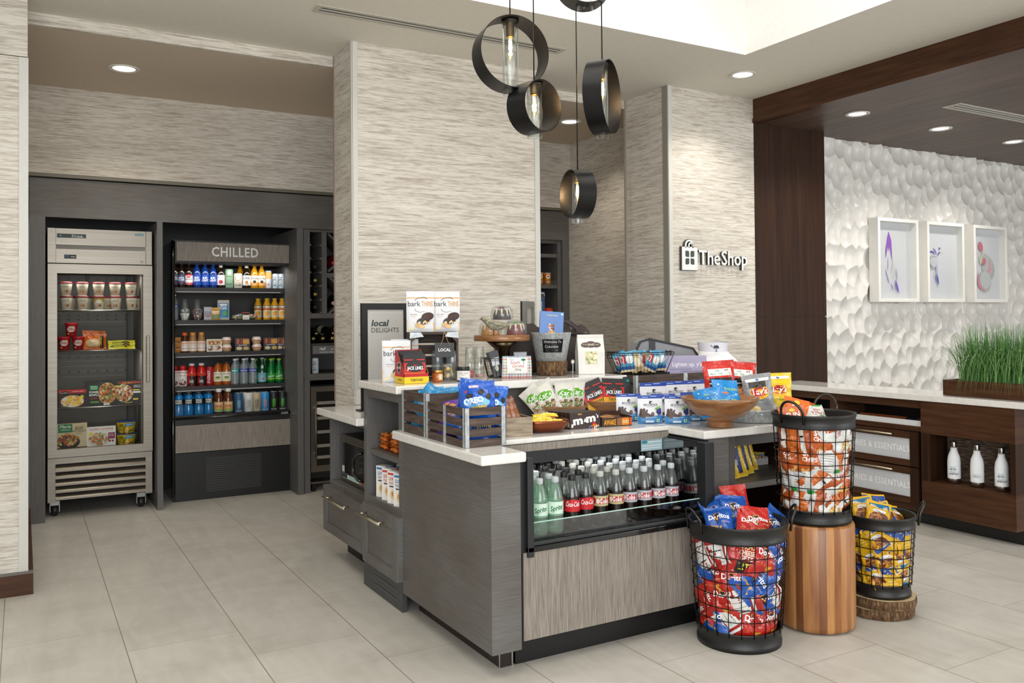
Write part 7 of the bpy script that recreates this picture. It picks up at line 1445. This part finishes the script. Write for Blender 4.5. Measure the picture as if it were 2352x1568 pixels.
# duffel bag
t = thing('duffel_bag', 'dark brown fabric duffel bag behind the metal bucket', 'bag', (2.62, 4.13, Z), -.25)
m = MB()
def duf(u, v):
    a = 2 * PI * u; x = (v - .5) * .50; e = (1 - abs(2 * v - 1) ** 6) ** .4 if 0 < v < 1 else 0; r = .5 + .5 * e
    sag = .018 * math.sin(v * 9) + .012 * math.sin(v * 23)
    z = .125 + (.125 + sag) * math.sin(a) * (.35 + .65 * e); y = .075 * math.cos(a) * (.3 + .7 * e) * (1.1 - .3 * max(0, math.sin(a)))
    return (x, y, max(.002, z + (.03 * (1 - 2 * abs(v - .12)) if math.sin(a) > .3 and v < .3 else 0)))
m.grid(duf, 32, 24, DARKFAB); put('body', m, t)
for sy, hx in ((-1, .06), (1, .10)):
    put('handle', MB().tube([(hx - .085, sy * .055, .20), (hx - .07, sy * .045, .262), (hx - .03, sy * .03, .295), (hx + .03, sy * .025, .285), (hx + .08, sy * .04, .25), (hx + .10, sy * .055, .20)], [.009] * 6, 'r#43393a', 8), t)
put('clasp', MB().tube([(.17, -.05, .20), (.18, -.052, .225), (.20, -.052, .225), (.205, -.05, .20), (.19, -.05, .19), (.17, -.05, .20)], .002, 'm#c9c9c9', 6), t)
put('strap', MB().tube([(.10, -.05, .215), (.15, -.06, .225), (.20, -.055, .215), (.235, -.04, .17), (.24, -.02, .09)], .008, 'r#332c2c', 8), t)
# framed sign + second frame
t = thing('framed_sign', 'black-framed local delights sign standing behind the bark pouches', 'sign', (1.79, 4.56, .849), 0)
f = MB(); W, H = .29, .60
f.box(-W / 2, -W / 2 + .036, 0, .02, 0, H, BLACK).box(W / 2 - .036, W / 2, 0, .02, 0, H, BLACK).box(-W / 2 + .036, W / 2 - .036, 0, .02, H - .036, H, BLACK).box(-W / 2 + .036, W / 2 - .036, 0, .02, 0, .036, BLACK); put('frame', f, t)
m = MB().box(-W / 2 + .036, W / 2 - .036, .006, .016, .036, H - .036, '#b5b3ae')
m.decals(lambda u, v, o: (u, .006 - o, v), [('r', -.102, .10, -.1005, .53, '#dddbd6'), ('r', -.09, .545, .10, .5465, '#dddbd6'), ('p', [(-.102, .53), (-.0985, .5405), (-.09, .545), (-.09, .5465), (-.0997, .5418), (-.1035, .53)], '#dddbd6'), T_('local', -.085, .472, .034, '#1f2c2a', bold=.06, shear=.2, w=.098, align='l'), T_('DELIGHTS', -.085, .436, .026, '#4a4c4a', w=.165, align='l')]); put('print', m, t)
put('easel_foot', MB().box(-W / 2 - .02, -W / 2 + .04, -.035, .05, 0, .006, BLACK), t)
t = thing('framed_sign', 'narrow black sign frame seen edge on behind the cake stand', 'sign', (2.66, 4.42, .849), .75)
f = MB(); W, H = .20, .61
f.box(-W / 2, -W / 2 + .036, 0, .02, 0, H, '#77766f').box(W / 2 - .036, W / 2, 0, .02, 0, H, '#77766f').box(-W / 2 + .036, W / 2 - .036, 0, .02, H - .036, H, '#77766f').box(-W / 2 + .036, W / 2 - .036, 0, .02, 0, .036, '#77766f').box(-W / 2, W / 2, .02, .032, 0, H, BLACK).box(-W / 2 + .036, W / 2 - .036, .012, .02, .036, H - .036, '#a9a69c'); put('frame', f, t)

# ================================================================== RIGHT CRATE GROUP
crate('slatted_crate', (2.842, 3.64, .847), .70, .30, .198, 'long dark slatted crate behind the chocolate pouches', nsl=4, mid=False)
for x in (3.165,): 
    o = bpy.data.objects['slatted_crate.002']; put('metal_strap', MB().box(.335, .363, -.0018, 0, 0, .199, GALV), o)
wbasket('wire_tray', (3.00, 3.80, 1.0475), -.12, .27, .15, .355, .20, .115, 'wide wire basket of blue energy bars on top of the long crate', 12)
CL = bag_tpl('energy_bar', .07, .13, .02, 'f#4f9fc4', [('r', -.03, .05, -.01, .11, '#b4282c'), T_('CLIF', -.02, .08, .016, '#ffffff', rot=PI / 2, bold=.05), ('r', -.035, .015, .035, .035, '#1f4f8c'), ('e', .012, .08, .02, .03, '#e6e9e6'), ('r', -.035, .0, .035, .014, '#c9b48a')], 5, seal=.006)
CLT = bag_tpl('energy_bar', .07, .12, .02, 'f#c4ae84', [('r', -.03, .05, -.01, .10, '#b4282c'), ('e', .01, .06, .02, .03, '#e2d6b8')], 6, seal=.006)
R = random.Random(9)
for i in range(11): place(CL if i % 4 != 3 else CLT, (2.885 + i * .024, 3.755 + .05 * (i % 3), 1.058), f"{'light blue' if i % 4 != 3 else 'tan'} wrapped energy bar standing in the wide wire basket, {ORD[i]} from the left", 'snack bar', rot=(R.uniform(-.2, .1), R.uniform(-.45, .5), -.35 + R.uniform(-.3, .3)), sc=(1.1, 1, .86), group='energy bars in the wide wire basket')
for i in range(4): place(CLT, (2.92 + i * .065, 3.765, 1.060), f'tan wrapped bar lying at the bottom of the wide wire basket, {ORD[i]} from the left', 'snack bar', rot=(-1.1, R.uniform(-.5, .5), R.uniform(-.5, .2)), group='tan bars in the wide wire basket')
for i, (x, c, l) in enumerate(((2.90, 'f#8fa9bc', 'pale blue foil pack inside the long crate'), (3.03, 'f#6f94b0', 'blue foil pack standing in the long crate near the wire basket'), (3.42, 'f#2c2a2c', 'dark packet at the right inside the long crate'))):
    place(bag_tpl('foil_pack', .11, .17, .03, c, [('r', -.04, .06, .04, .10, '#d9e2e6')], i + 2), (x + .04, 3.70, .856), l, 'snack pack', rot=(-.1, .2, -.3))
place(bag_tpl('blue_plush_pack', .12, .12, .04, 'f#7fa3c4', [('e', 0, .05, .03, .03, '#d9dde0')], 4), (3.235, 3.83, 1.0), 'pale blue crinkled pack right of the wide wire basket', 'snack pack', rot=(-.2, .3, -.3))
place(box_tpl('recipe_book', .245, .025, .24, '#a9a3c0', sides='#c9c4d4', fdec=[T_("Lighten up, y'all", .014, .182, .024, '#ffffff', w=.185, shear=.05), T_('CLASSIC SOUTHERN RECIPES', -.03, .162, .006, '#6f6a88', w=.13), T_('MADE HEALTHY & WHOLESOME', .04, .150, .006, '#6f6a88', w=.13), ('e', -.01, .045, .12, .095, '#9a7a6a'), ('e', -.01, .045, .112, .088, '#d9c4a0'), ('b', -.02, .05, .095, .072, 120, .012, ['#e0a83a', '#f0c45a', '#d98f2a', '#4f7a35', '#f2d88a', '#3a3a30'], 4)]), (3.245, 3.705, .898), 'lilac recipe book with a pasta bowl standing in the long crate', 'book', rz=-.38)
place(box_tpl('black_packet', .09, .02, .16, '#1d1f20', fdec=[('e', .0, .12, .035, .022, '#c43a3a', .5), ('e', .0, .118, .030, .017, '#4f9a2f', .5)]), (3.10, 3.735, .89), 'black packet with a green leaf mark left of the recipe book', 'packet', rz=-.35)
# cooler bag
t = thing('cooler_bag', 'light grey insulated cooler bag with dark straps behind the recipe book', 'bag', (3.40, 4.13, .849), -.30)
m = MB(); P = [(-.28, 0), (.26, 0), (.255, .24), (.20, .315), (-.08, .375), (-.14, .36), (-.24, .17)]
GREYF = mat('r#8f8f94')
vs = [(x, -.07, z) for x, z in P] + [(x, .07, z) for x, z in P]; n = len(P)
m.add(vs, [tuple(range(n)), tuple(reversed(range(n, 2 * n)))] + [(k, n + k, n + (k + 1) % n, (k + 1) % n) for k in range(n)], GREYF); put('body', m, t, bevel=.012)
put('trim', MB().tube([(x * 1.005, -.071, z * 1.004) for x, z in P[2:] + P[:1]], .007, 'r#3f4043', 6), t)
put('strap', MB().box(-.085, -.045, -.0745, -.071, .05, .372, 'r#47484b').box(-.085, -.045, -.07, .07, .368, .3725, 'r#47484b'), t)
# visor
t = thing('sun_visor', 'white cloth sun visor with a small palm tree emblem at the right of the crate', 'visor', (3.665, 3.93, 1.105), -.35)
m = MB()
def band(u, v):
    a = -2.75 + 5.5 * u; r = .080 + .006 * v; return (r * math.sin(a) * 1.1, -r * math.cos(a), .035 + .062 * v * (1 - .25 * abs(a) / 2.75) + .018 * math.cos(a) * 0 + .02 * (1 - math.cos(a)) * .5)
m.grid(band, 36, 4, 'r#dcdbe2').grid(lambda u, v: tuple(c * (.97 if i < 2 else 1) for i, c in enumerate(band(u, v))), 36, 4, 'r#c9c8d2', flip=True); put('band', m, t)
m = MB()
def brim(u, v, dz=0):
    a = -1.35 + 2.7 * u; r = .080 + .095 * v * math.cos(a * .95) ** .6 if abs(a) < 1.5 else .08; return (r * math.sin(a) * 1.08, -r * math.cos(a), .038 + .010 * (1 - math.cos(a)) - .045 * v - .012 * v * v - .03 * v * (1 - math.cos(a)) + dz)
m.grid(brim, 24, 8, 'r#eeedf0').grid(lambda u, v: brim(u, v, -.003), 24, 8, 'r#dddce2', flip=True); put('brim', m, t)
S = lambda u, v, o: ((.0845 + o) * math.sin(u / .084) * 1.1, -(.0845 + o) * math.cos(u / .084), v)
put('emblem', MB().decals(S, [('r', -.0135, .045, -.0105, .066, '#1f2440'), ('e', -.012, .072, .014, .008, '#1f2440'), ('e', -.020, .067, .008, .005, '#1f2440', .6), ('e', -.004, .067, .008, .005, '#1f2440', -.6), ('e', -.034, .078, .006, .006, '#1f2440'), ('e', -.032, .080, .005, .005, '#dcdbe2'), ('r', -.018, .043, -.006, .046, '#1f2440')], .002), t)

# ================================================================== WHITE BOTTLES IN THE NICHE
BTL = [(.030, 0), (.036, .004), (.038, .028), (.038, .03), (.038, .135), (.034, .165), (.022, .195), (.019, .205), (.019, .218)]
def btl(dl):
    prof = [(r * 1.0, z * 1.02) for r, z in BTL]
    m = MB().lathe(prof[3:], 'r#e9ebee', 28, cap0=False); m.decals(cyl_S(prof, .038), dl, .001)
    return ('steel_water_bottle', [('body', m.mesh('body')), ('base', MB().lathe(prof[:4], 'm#a39a90', 28, cap1=False).mesh('base')), ('cap', MB().lathe([(.0175, .222), (.018, .226), (.018, .256), (.016, .260)], 'm#a8a39a', 24).mesh('cap'))])
HH = btl([T_('We Are', -.004, .098, .012, '#7fb4c4', shear=.1, w=.03), T_('HILTON', -.004, .085, .011, '#16181c', bold=.05, w=.034), T_('We Are', -.004, .069, .012, '#7fb4c4', shear=.1, w=.03), T_('HOSPITALITY', .004, .056, .011, '#16181c', bold=.05, w=.056)])
HB = btl([('r', -.026, .060, .022, .061, '#6a6c70'), ('r', -.026, .080, .022, .081, '#6a6c70'), ('r', .0215, .060, .022, .081, '#6a6c70'), ('r', -.026, .060, -.0255, .081, '#6a6c70'), T_('Hilton', -.002, .065, .010, '#6a6c70', w=.036)])
for y, tp, l in ((3.300, HH, 'white steel water bottle in the walnut niche, nearest the drawers'), (3.150, HB, 'white steel water bottle with a boxed name, middle of three in the niche'), (2.998, HH, 'white steel water bottle in the walnut niche, nearest the counter end')): place(tp, (5.085, y, .3008), l, 'water bottle', rz=-PI / 2 + .5)
# items in the top tray
BKT = box_tpl('toiletry_packet', .09, .012, .06, '#a8603a', sides='#8a4a2a', top='#b46a40')
for i, y in enumerate((3.98, 3.88, 3.79, 3.71)): place(BKT, (5.11, y, .652), f'tan flat packet in the open tray of the walnut counter, {ORD[i]} from far end', 'packet', rot=(-1.3, 0, -PI / 2 + .25), group='tan packets in the counter tray')
for i, (y, c) in enumerate(((4.10, '#4a4a50'), (3.62, '#26262a'), (3.54, '#5a4a4c'))): place(box_tpl('toiletry_packet', .08, .02, .05, c), (5.12, y, .648), ['grey', 'black', 'mauve'][i] + ' small packet lying in the open tray of the walnut counter', 'packet', rot=(-1.2, 0, -PI / 2 + .3))

# ================================================================== CHIP BAGS IN THE WIRE BASKETS
DOR = lambda: [('p', [(-.028, .115), (.010, .118), (-.006, .062)], '#20140f'), ('p', [(-.024, .112), (.006, .114), (-.007, .070)], '#e8a05a'), ('p', [(-.020, .109), (.002, .111), (-.008, .078)], '#2a1c18'), T_('Doritos', .002, .086, .021, '#ffffff', bold=.06, w=.094), ('p', [(-.035, .055), (-.004, .050), (-.020, .018)], '#d99a2c'), ('p', [(.0, .048), (.028, .052), (.016, .016)], '#e0a83a')]
BD = [('r', -.06, .018, .012, .135, '#dcdad6'), ('r', -.052, .030, .004, .032, '#3a3a3a'), ('r', -.052, .05, .004, .053, '#2a2a2a'), ('r', -.052, .07, .004, .0715, '#5a5a5a'), ('r', -.052, .09, .004, .0915, '#5a5a5a'), ('r', -.052, .11, .004, .114, '#2a2a2a'), ('r', .022, .018, .032, .135, '#e6e4e0')]
NACH = [T_('NACHO', 0, .118, .016, '#e8e0a0', bold=.05, w=.06), T_('CHEESE', 0, .098, .016, '#f0ead0', bold=.05, w=.06), T_('GETS', 0, .078, .016, '#f5f2ea', bold=.05, w=.05), ('r', -.035, .022, .035, .074, '#221a18'), T_('LIT.', 0, .042, .024, '#e3d83a', bold=.07, w=.05), ('e', .01, .03, .010, .006, '#c4342c')]
BLU = bag_tpl('blue_chip_bag', .125, .165, .045, 'f#0f50a6', DOR() + [T_('COOL RANCH', .03, .066, .007, '#e8c0c0', w=.035)], 11, bdecals=BD)
RDB = bag_tpl('red_chip_bag', .125, .165, .045, 'f#b81f16', DOR() + [T_('NACHO CHEESE', .03, .066, .007, '#f2d8b0', w=.035)], 12, bdecals=BD)
RLT = bag_tpl('red_chip_bag', .125, .165, .045, 'f#b01c18', NACH, 13, bdecals=BD)
RBK = bag_tpl('red_chip_bag', .125, .165, .045, 'f#a81c18', BD, 14)
SUNS = bag_tpl('orange_chip_bag', .125, .165, .045, 'f#c0581a', [T_('SUN', 0, .105, .024, '#ffffff', bold=.05), T_('CHIPS', 0, .082, .018, '#ffffff', bold=.05), ('e', .0, .142, .014, .010, '#f2c23a'), ('b', 0, .035, .045, .02, 16, .012, ['#c98a4a', '#e8b46a', '#a85a24'], 3)], 15)
SUNB = bag_tpl('orange_chip_bag', .125, .165, .045, 'f#a84c18', [('r', -.06, .018, -.01, .135, '#c9641f'), ('r', -.004, .02, .020, .13, '#d9d6d0'), ('r', -.055, .03, -.012, .032, '#f0c9a0'), ('r', -.055, .05, -.012, .052, '#f0c9a0'), ('r', -.055, .07, -.012, .072, '#f0c9a0'), ('r', -.055, .09, -.012, .092, '#f0c9a0'), ('r', -.002, .09, .018, .098, '#222')], 16)
WHG = bag_tpl('white_chip_bag', .125, .165, .045, 'f#d9d9d4', [('p', [(-.06, .0), (.015, .0), (.058, .165), (.01, .165), (-.02, .07)], '#1f8a34'), T_('Miss', .02, .120, .014, '#b4282c', shear=.2), T_("Vickie's", .02, .098, .018, '#b4282c', shear=.2, w=.07), ('b', .02, .045, .03, .02, 14, .012, ['#e0b45a', '#c98a3a', '#f0d08a'], 4)], 17)
WHB = bag_tpl('white_chip_bag', .125, .165, .045, 'f#c9cac8', [('r', -.05, .03, .03, .13, '#dcdcd8')] + [('r', -.045, .035 + .012 * k, .02, .0365 + .012 * k, '#5a5a5a') for k in range(8)] + [('r', .03, .02, .06, .05, '#1f8a34')], 18)
YLB = bag_tpl('yellow_chip_bag', .125, .165, .045, 'f#d9b21e', [('b', 0, .05, .04, .03, 22, .012, ['#f0cf6a', '#e8b83a', '#f2dc8a'], 4)], 19)
PRZ = bag_tpl('pretzel_bag', .125, .160, .045, 'f#e0ac14', [('p', [(-.05, .14), (.05, .15), (.055, .105), (-.045, .10)], '#156a94'), T_('ROLD GOLD', 0, .115, .020, '#e8eef0', bold=.05, w=.085), ('e', 0, .092, .034, .012, '#e8e8e6'), T_('tiny twists', 0, .088, .010, '#2c3a5a', w=.045), ('e', 0, .055, .048, .032, '#6a3a1c'), ('b', 0, .055, .044, .028, 40, .009, ['#8a4a24', '#b4703a', '#5a2c14', '#c98a4a'], 3), ('p', [(-.05, .035), (.05, .05), (.05, .025), (-.045, .010)], '#1f4fa0'), T_('Original', 0, .026, .012, '#ffffff', rot=.15, w=.05)], 20)
PRB = bag_tpl('pretzel_bag', .125, .160, .045, 'f#dcaa1a', [('r', -.06, .10, .06, .15, '#1f4a94'), ('r', -.04, .03, .03, .09, '#e0b83a'), ('r', -.035, .04, .025, .042, '#7a5a14'), ('r', -.035, .055, .025, .057, '#7a5a14'), ('r', -.035, .07, .025, .072, '#7a5a14')], 21)
def around(B, tpls, layers, z0, z1, nper, name, basket_name, sd, sc=1.0, amin=-PI, catn='chip bag'):
    (cx_, cy_, cz_), R0, R1, H = B[0], B[1], B[2], B[3]; R = random.Random(sd)
    view = math.atan2(-cy_, -cx_)          # towards the open side of the room
    for L in range(layers):
        z = z0 + (z1 - z0) * L / max(1, layers - 1); rr = R0 + (R1 - R0) * (z / H)
        for k in range(nper):
            a = view + (k - (nper - 1) / 2) * (2.7 / nper) + (.18 if L % 2 else -.12)
            tp, ln = R.choice(tpls)
            d = rr - .036 * sc; roll = R.choice((0, .2, -.3, .9, -.6, 2.8, .1, -.15, 0, .4)); tilt = R.uniform(-.18, .15)
            # the bag's centre sits at (d, a, z); its face looks outward
            M_ = Matrix.Rotation(a + PI / 2, 4, 'Z') @ Matrix.Rotation(tilt, 4, 'X') @ Matrix.Rotation(roll, 4, 'Y')
            c = Vector((cx_ + d * math.cos(a), cy_ + d * math.sin(a), cz_ + z)); off = M_ @ Vector((0, 0, .0825 * sc))
            side = ORD[nper - 1 - k] if False else ORD[k]
            o = place(tp, tuple(c - off), f"{ln} in the {basket_name}, {['bottom', 'second', 'third', 'fourth', 'fifth'][L]} layer, {side} from the left", catn, rot=M_.to_euler(), group=name, sc=sc)
around(BC[0], [(BLU, 'blue chip bag'), (RDB, 'red chip bag'), (RLT, 'red chip bag'), (RBK, 'red chip bag'), (RDB, 'red chip bag'), (BLU, 'blue chip bag')], 4, .120, .380, 5, 'bags behind the wires of the front basket', 'front basket', 5, 1.08)
around(BC[1], [(SUNS, 'orange chip bag'), (SUNB, 'orange chip bag'), (WHG, 'white and green chip bag'), (WHB, 'white chip bag'), (SUNB, 'orange chip bag'), (SUNS, 'orange chip bag'), (WHG, 'white and green chip bag')], 4, .100, .365, 5, 'bags behind the wires of the basket on the stool', 'stool basket', 3, .95)
around(BC[2], [(PRZ, 'yellow pretzel bag'), (PRB, 'yellow pretzel bag'), (PRZ, 'yellow pretzel bag')], 3, .095, .265, 5, 'bags behind the wires of the pretzel basket', 'pretzel basket', 4, .80)
bx, by, bz = BC[0][0]
for tp, dx, dy, dz, r_, l in ((BLU, -.095, .00, .435, (-.85, -.12, -.75), 'blue chip bag on top of the front basket at the left'), (RDB, -.02, -.085, .425, (-.85, .25, -.65), 'red chip bag lying across the front rim of the front basket'), (RDB, .035, -.095, .425, (-.70, .10, -.42), 'red chip bag with its name facing up at the front of the basket'), (BLU, .035, .045, .45, (-.70, .10, -.50), 'blue chip bag in the top middle of the front basket'), (BLU, .135, -.02, .40, (-.45, .75, -.45), 'blue chip bag leaning at the right rim of the front basket'), (RDB, .12, .11, .46, (-.45, -.10, -.50), 'red chip bag standing at the back of the front basket'), (BLU, .01, .10, .43, (-.6, -.3, -.6), 'blue chip bag at the back left of the front basket'), (BLU, .12, -.08, .40, (-.8, .3, -.5), 'blue chip bag tucked under the right handle of the front basket'), (RDB, 0, 0, .36, (-1.3, .2, 0), 'red chip bag filling the middle of the front basket')):
    place(tp, (bx + dx, by + dy, bz + dz), l, 'chip bag', rot=r_, sc=.95)
bx, by, bz = BC[1][0]
for tp, dx, dy, dz, r_, l in ((SUN, -.06, .07, .38, (-.15, .25, -.45), 'orange chip bag standing tall at the left of the stool basket'), (SUNS, -.09, .0, .36, (-.45, -.2, -.7), 'orange chip bag leaning on the left rim of the stool basket'), (WHG, -.01, -.07, .375, (-1.0, .15, -.4), 'white and green chip bag at the front rim of the stool basket'), (WHG, .045, .0, .375, (-.75, -.1, -.5), 'white and green chip bag peaking in the middle of the stool basket'), (SUNS, .10, .03, .375, (-.75, .35, -.3), 'orange chip bag at the right of the stool basket'), (WHB, .0, .02, .33, (-1.3, 0, 0), 'white chip bag filling the middle of the stool basket')):
    place(tp, (bx + dx, by + dy, bz + dz), l, 'chip bag', rot=r_, sc=.92)
bx, by, bz = BC[2][0]
for tp, dx, dy, dz, r_, l in ((PRZ, -.06, -.03, .30, (-.75, .25, -.75), 'yellow pretzel bag rising at the left of the pretzel basket'), (PRZ, .035, -.025, .30, (-.95, -.1, -.45), 'yellow pretzel bag lying on top of the pretzel basket'), (PRB, .06, .05, .305, (-.7, .1, -.5), 'yellow pretzel bag at the back of the pretzel basket'), (PRZ, .075, -.045, .285, (-.9, .25, -.25), 'yellow pretzel bag at the right rim of the pretzel basket'), (PRZ, -.02, .05, .30, (-.7, -.1, -.6), 'yellow pretzel bag standing at the rear left of the pretzel basket'), (PRB, .0, .0, .275, (-1.2, 0, -.4), 'yellow pretzel bag filling the middle of the pretzel basket')):
    place(tp, (bx + dx, by + dy, bz + dz), l, 'chip bag', rot=r_, sc=.88)
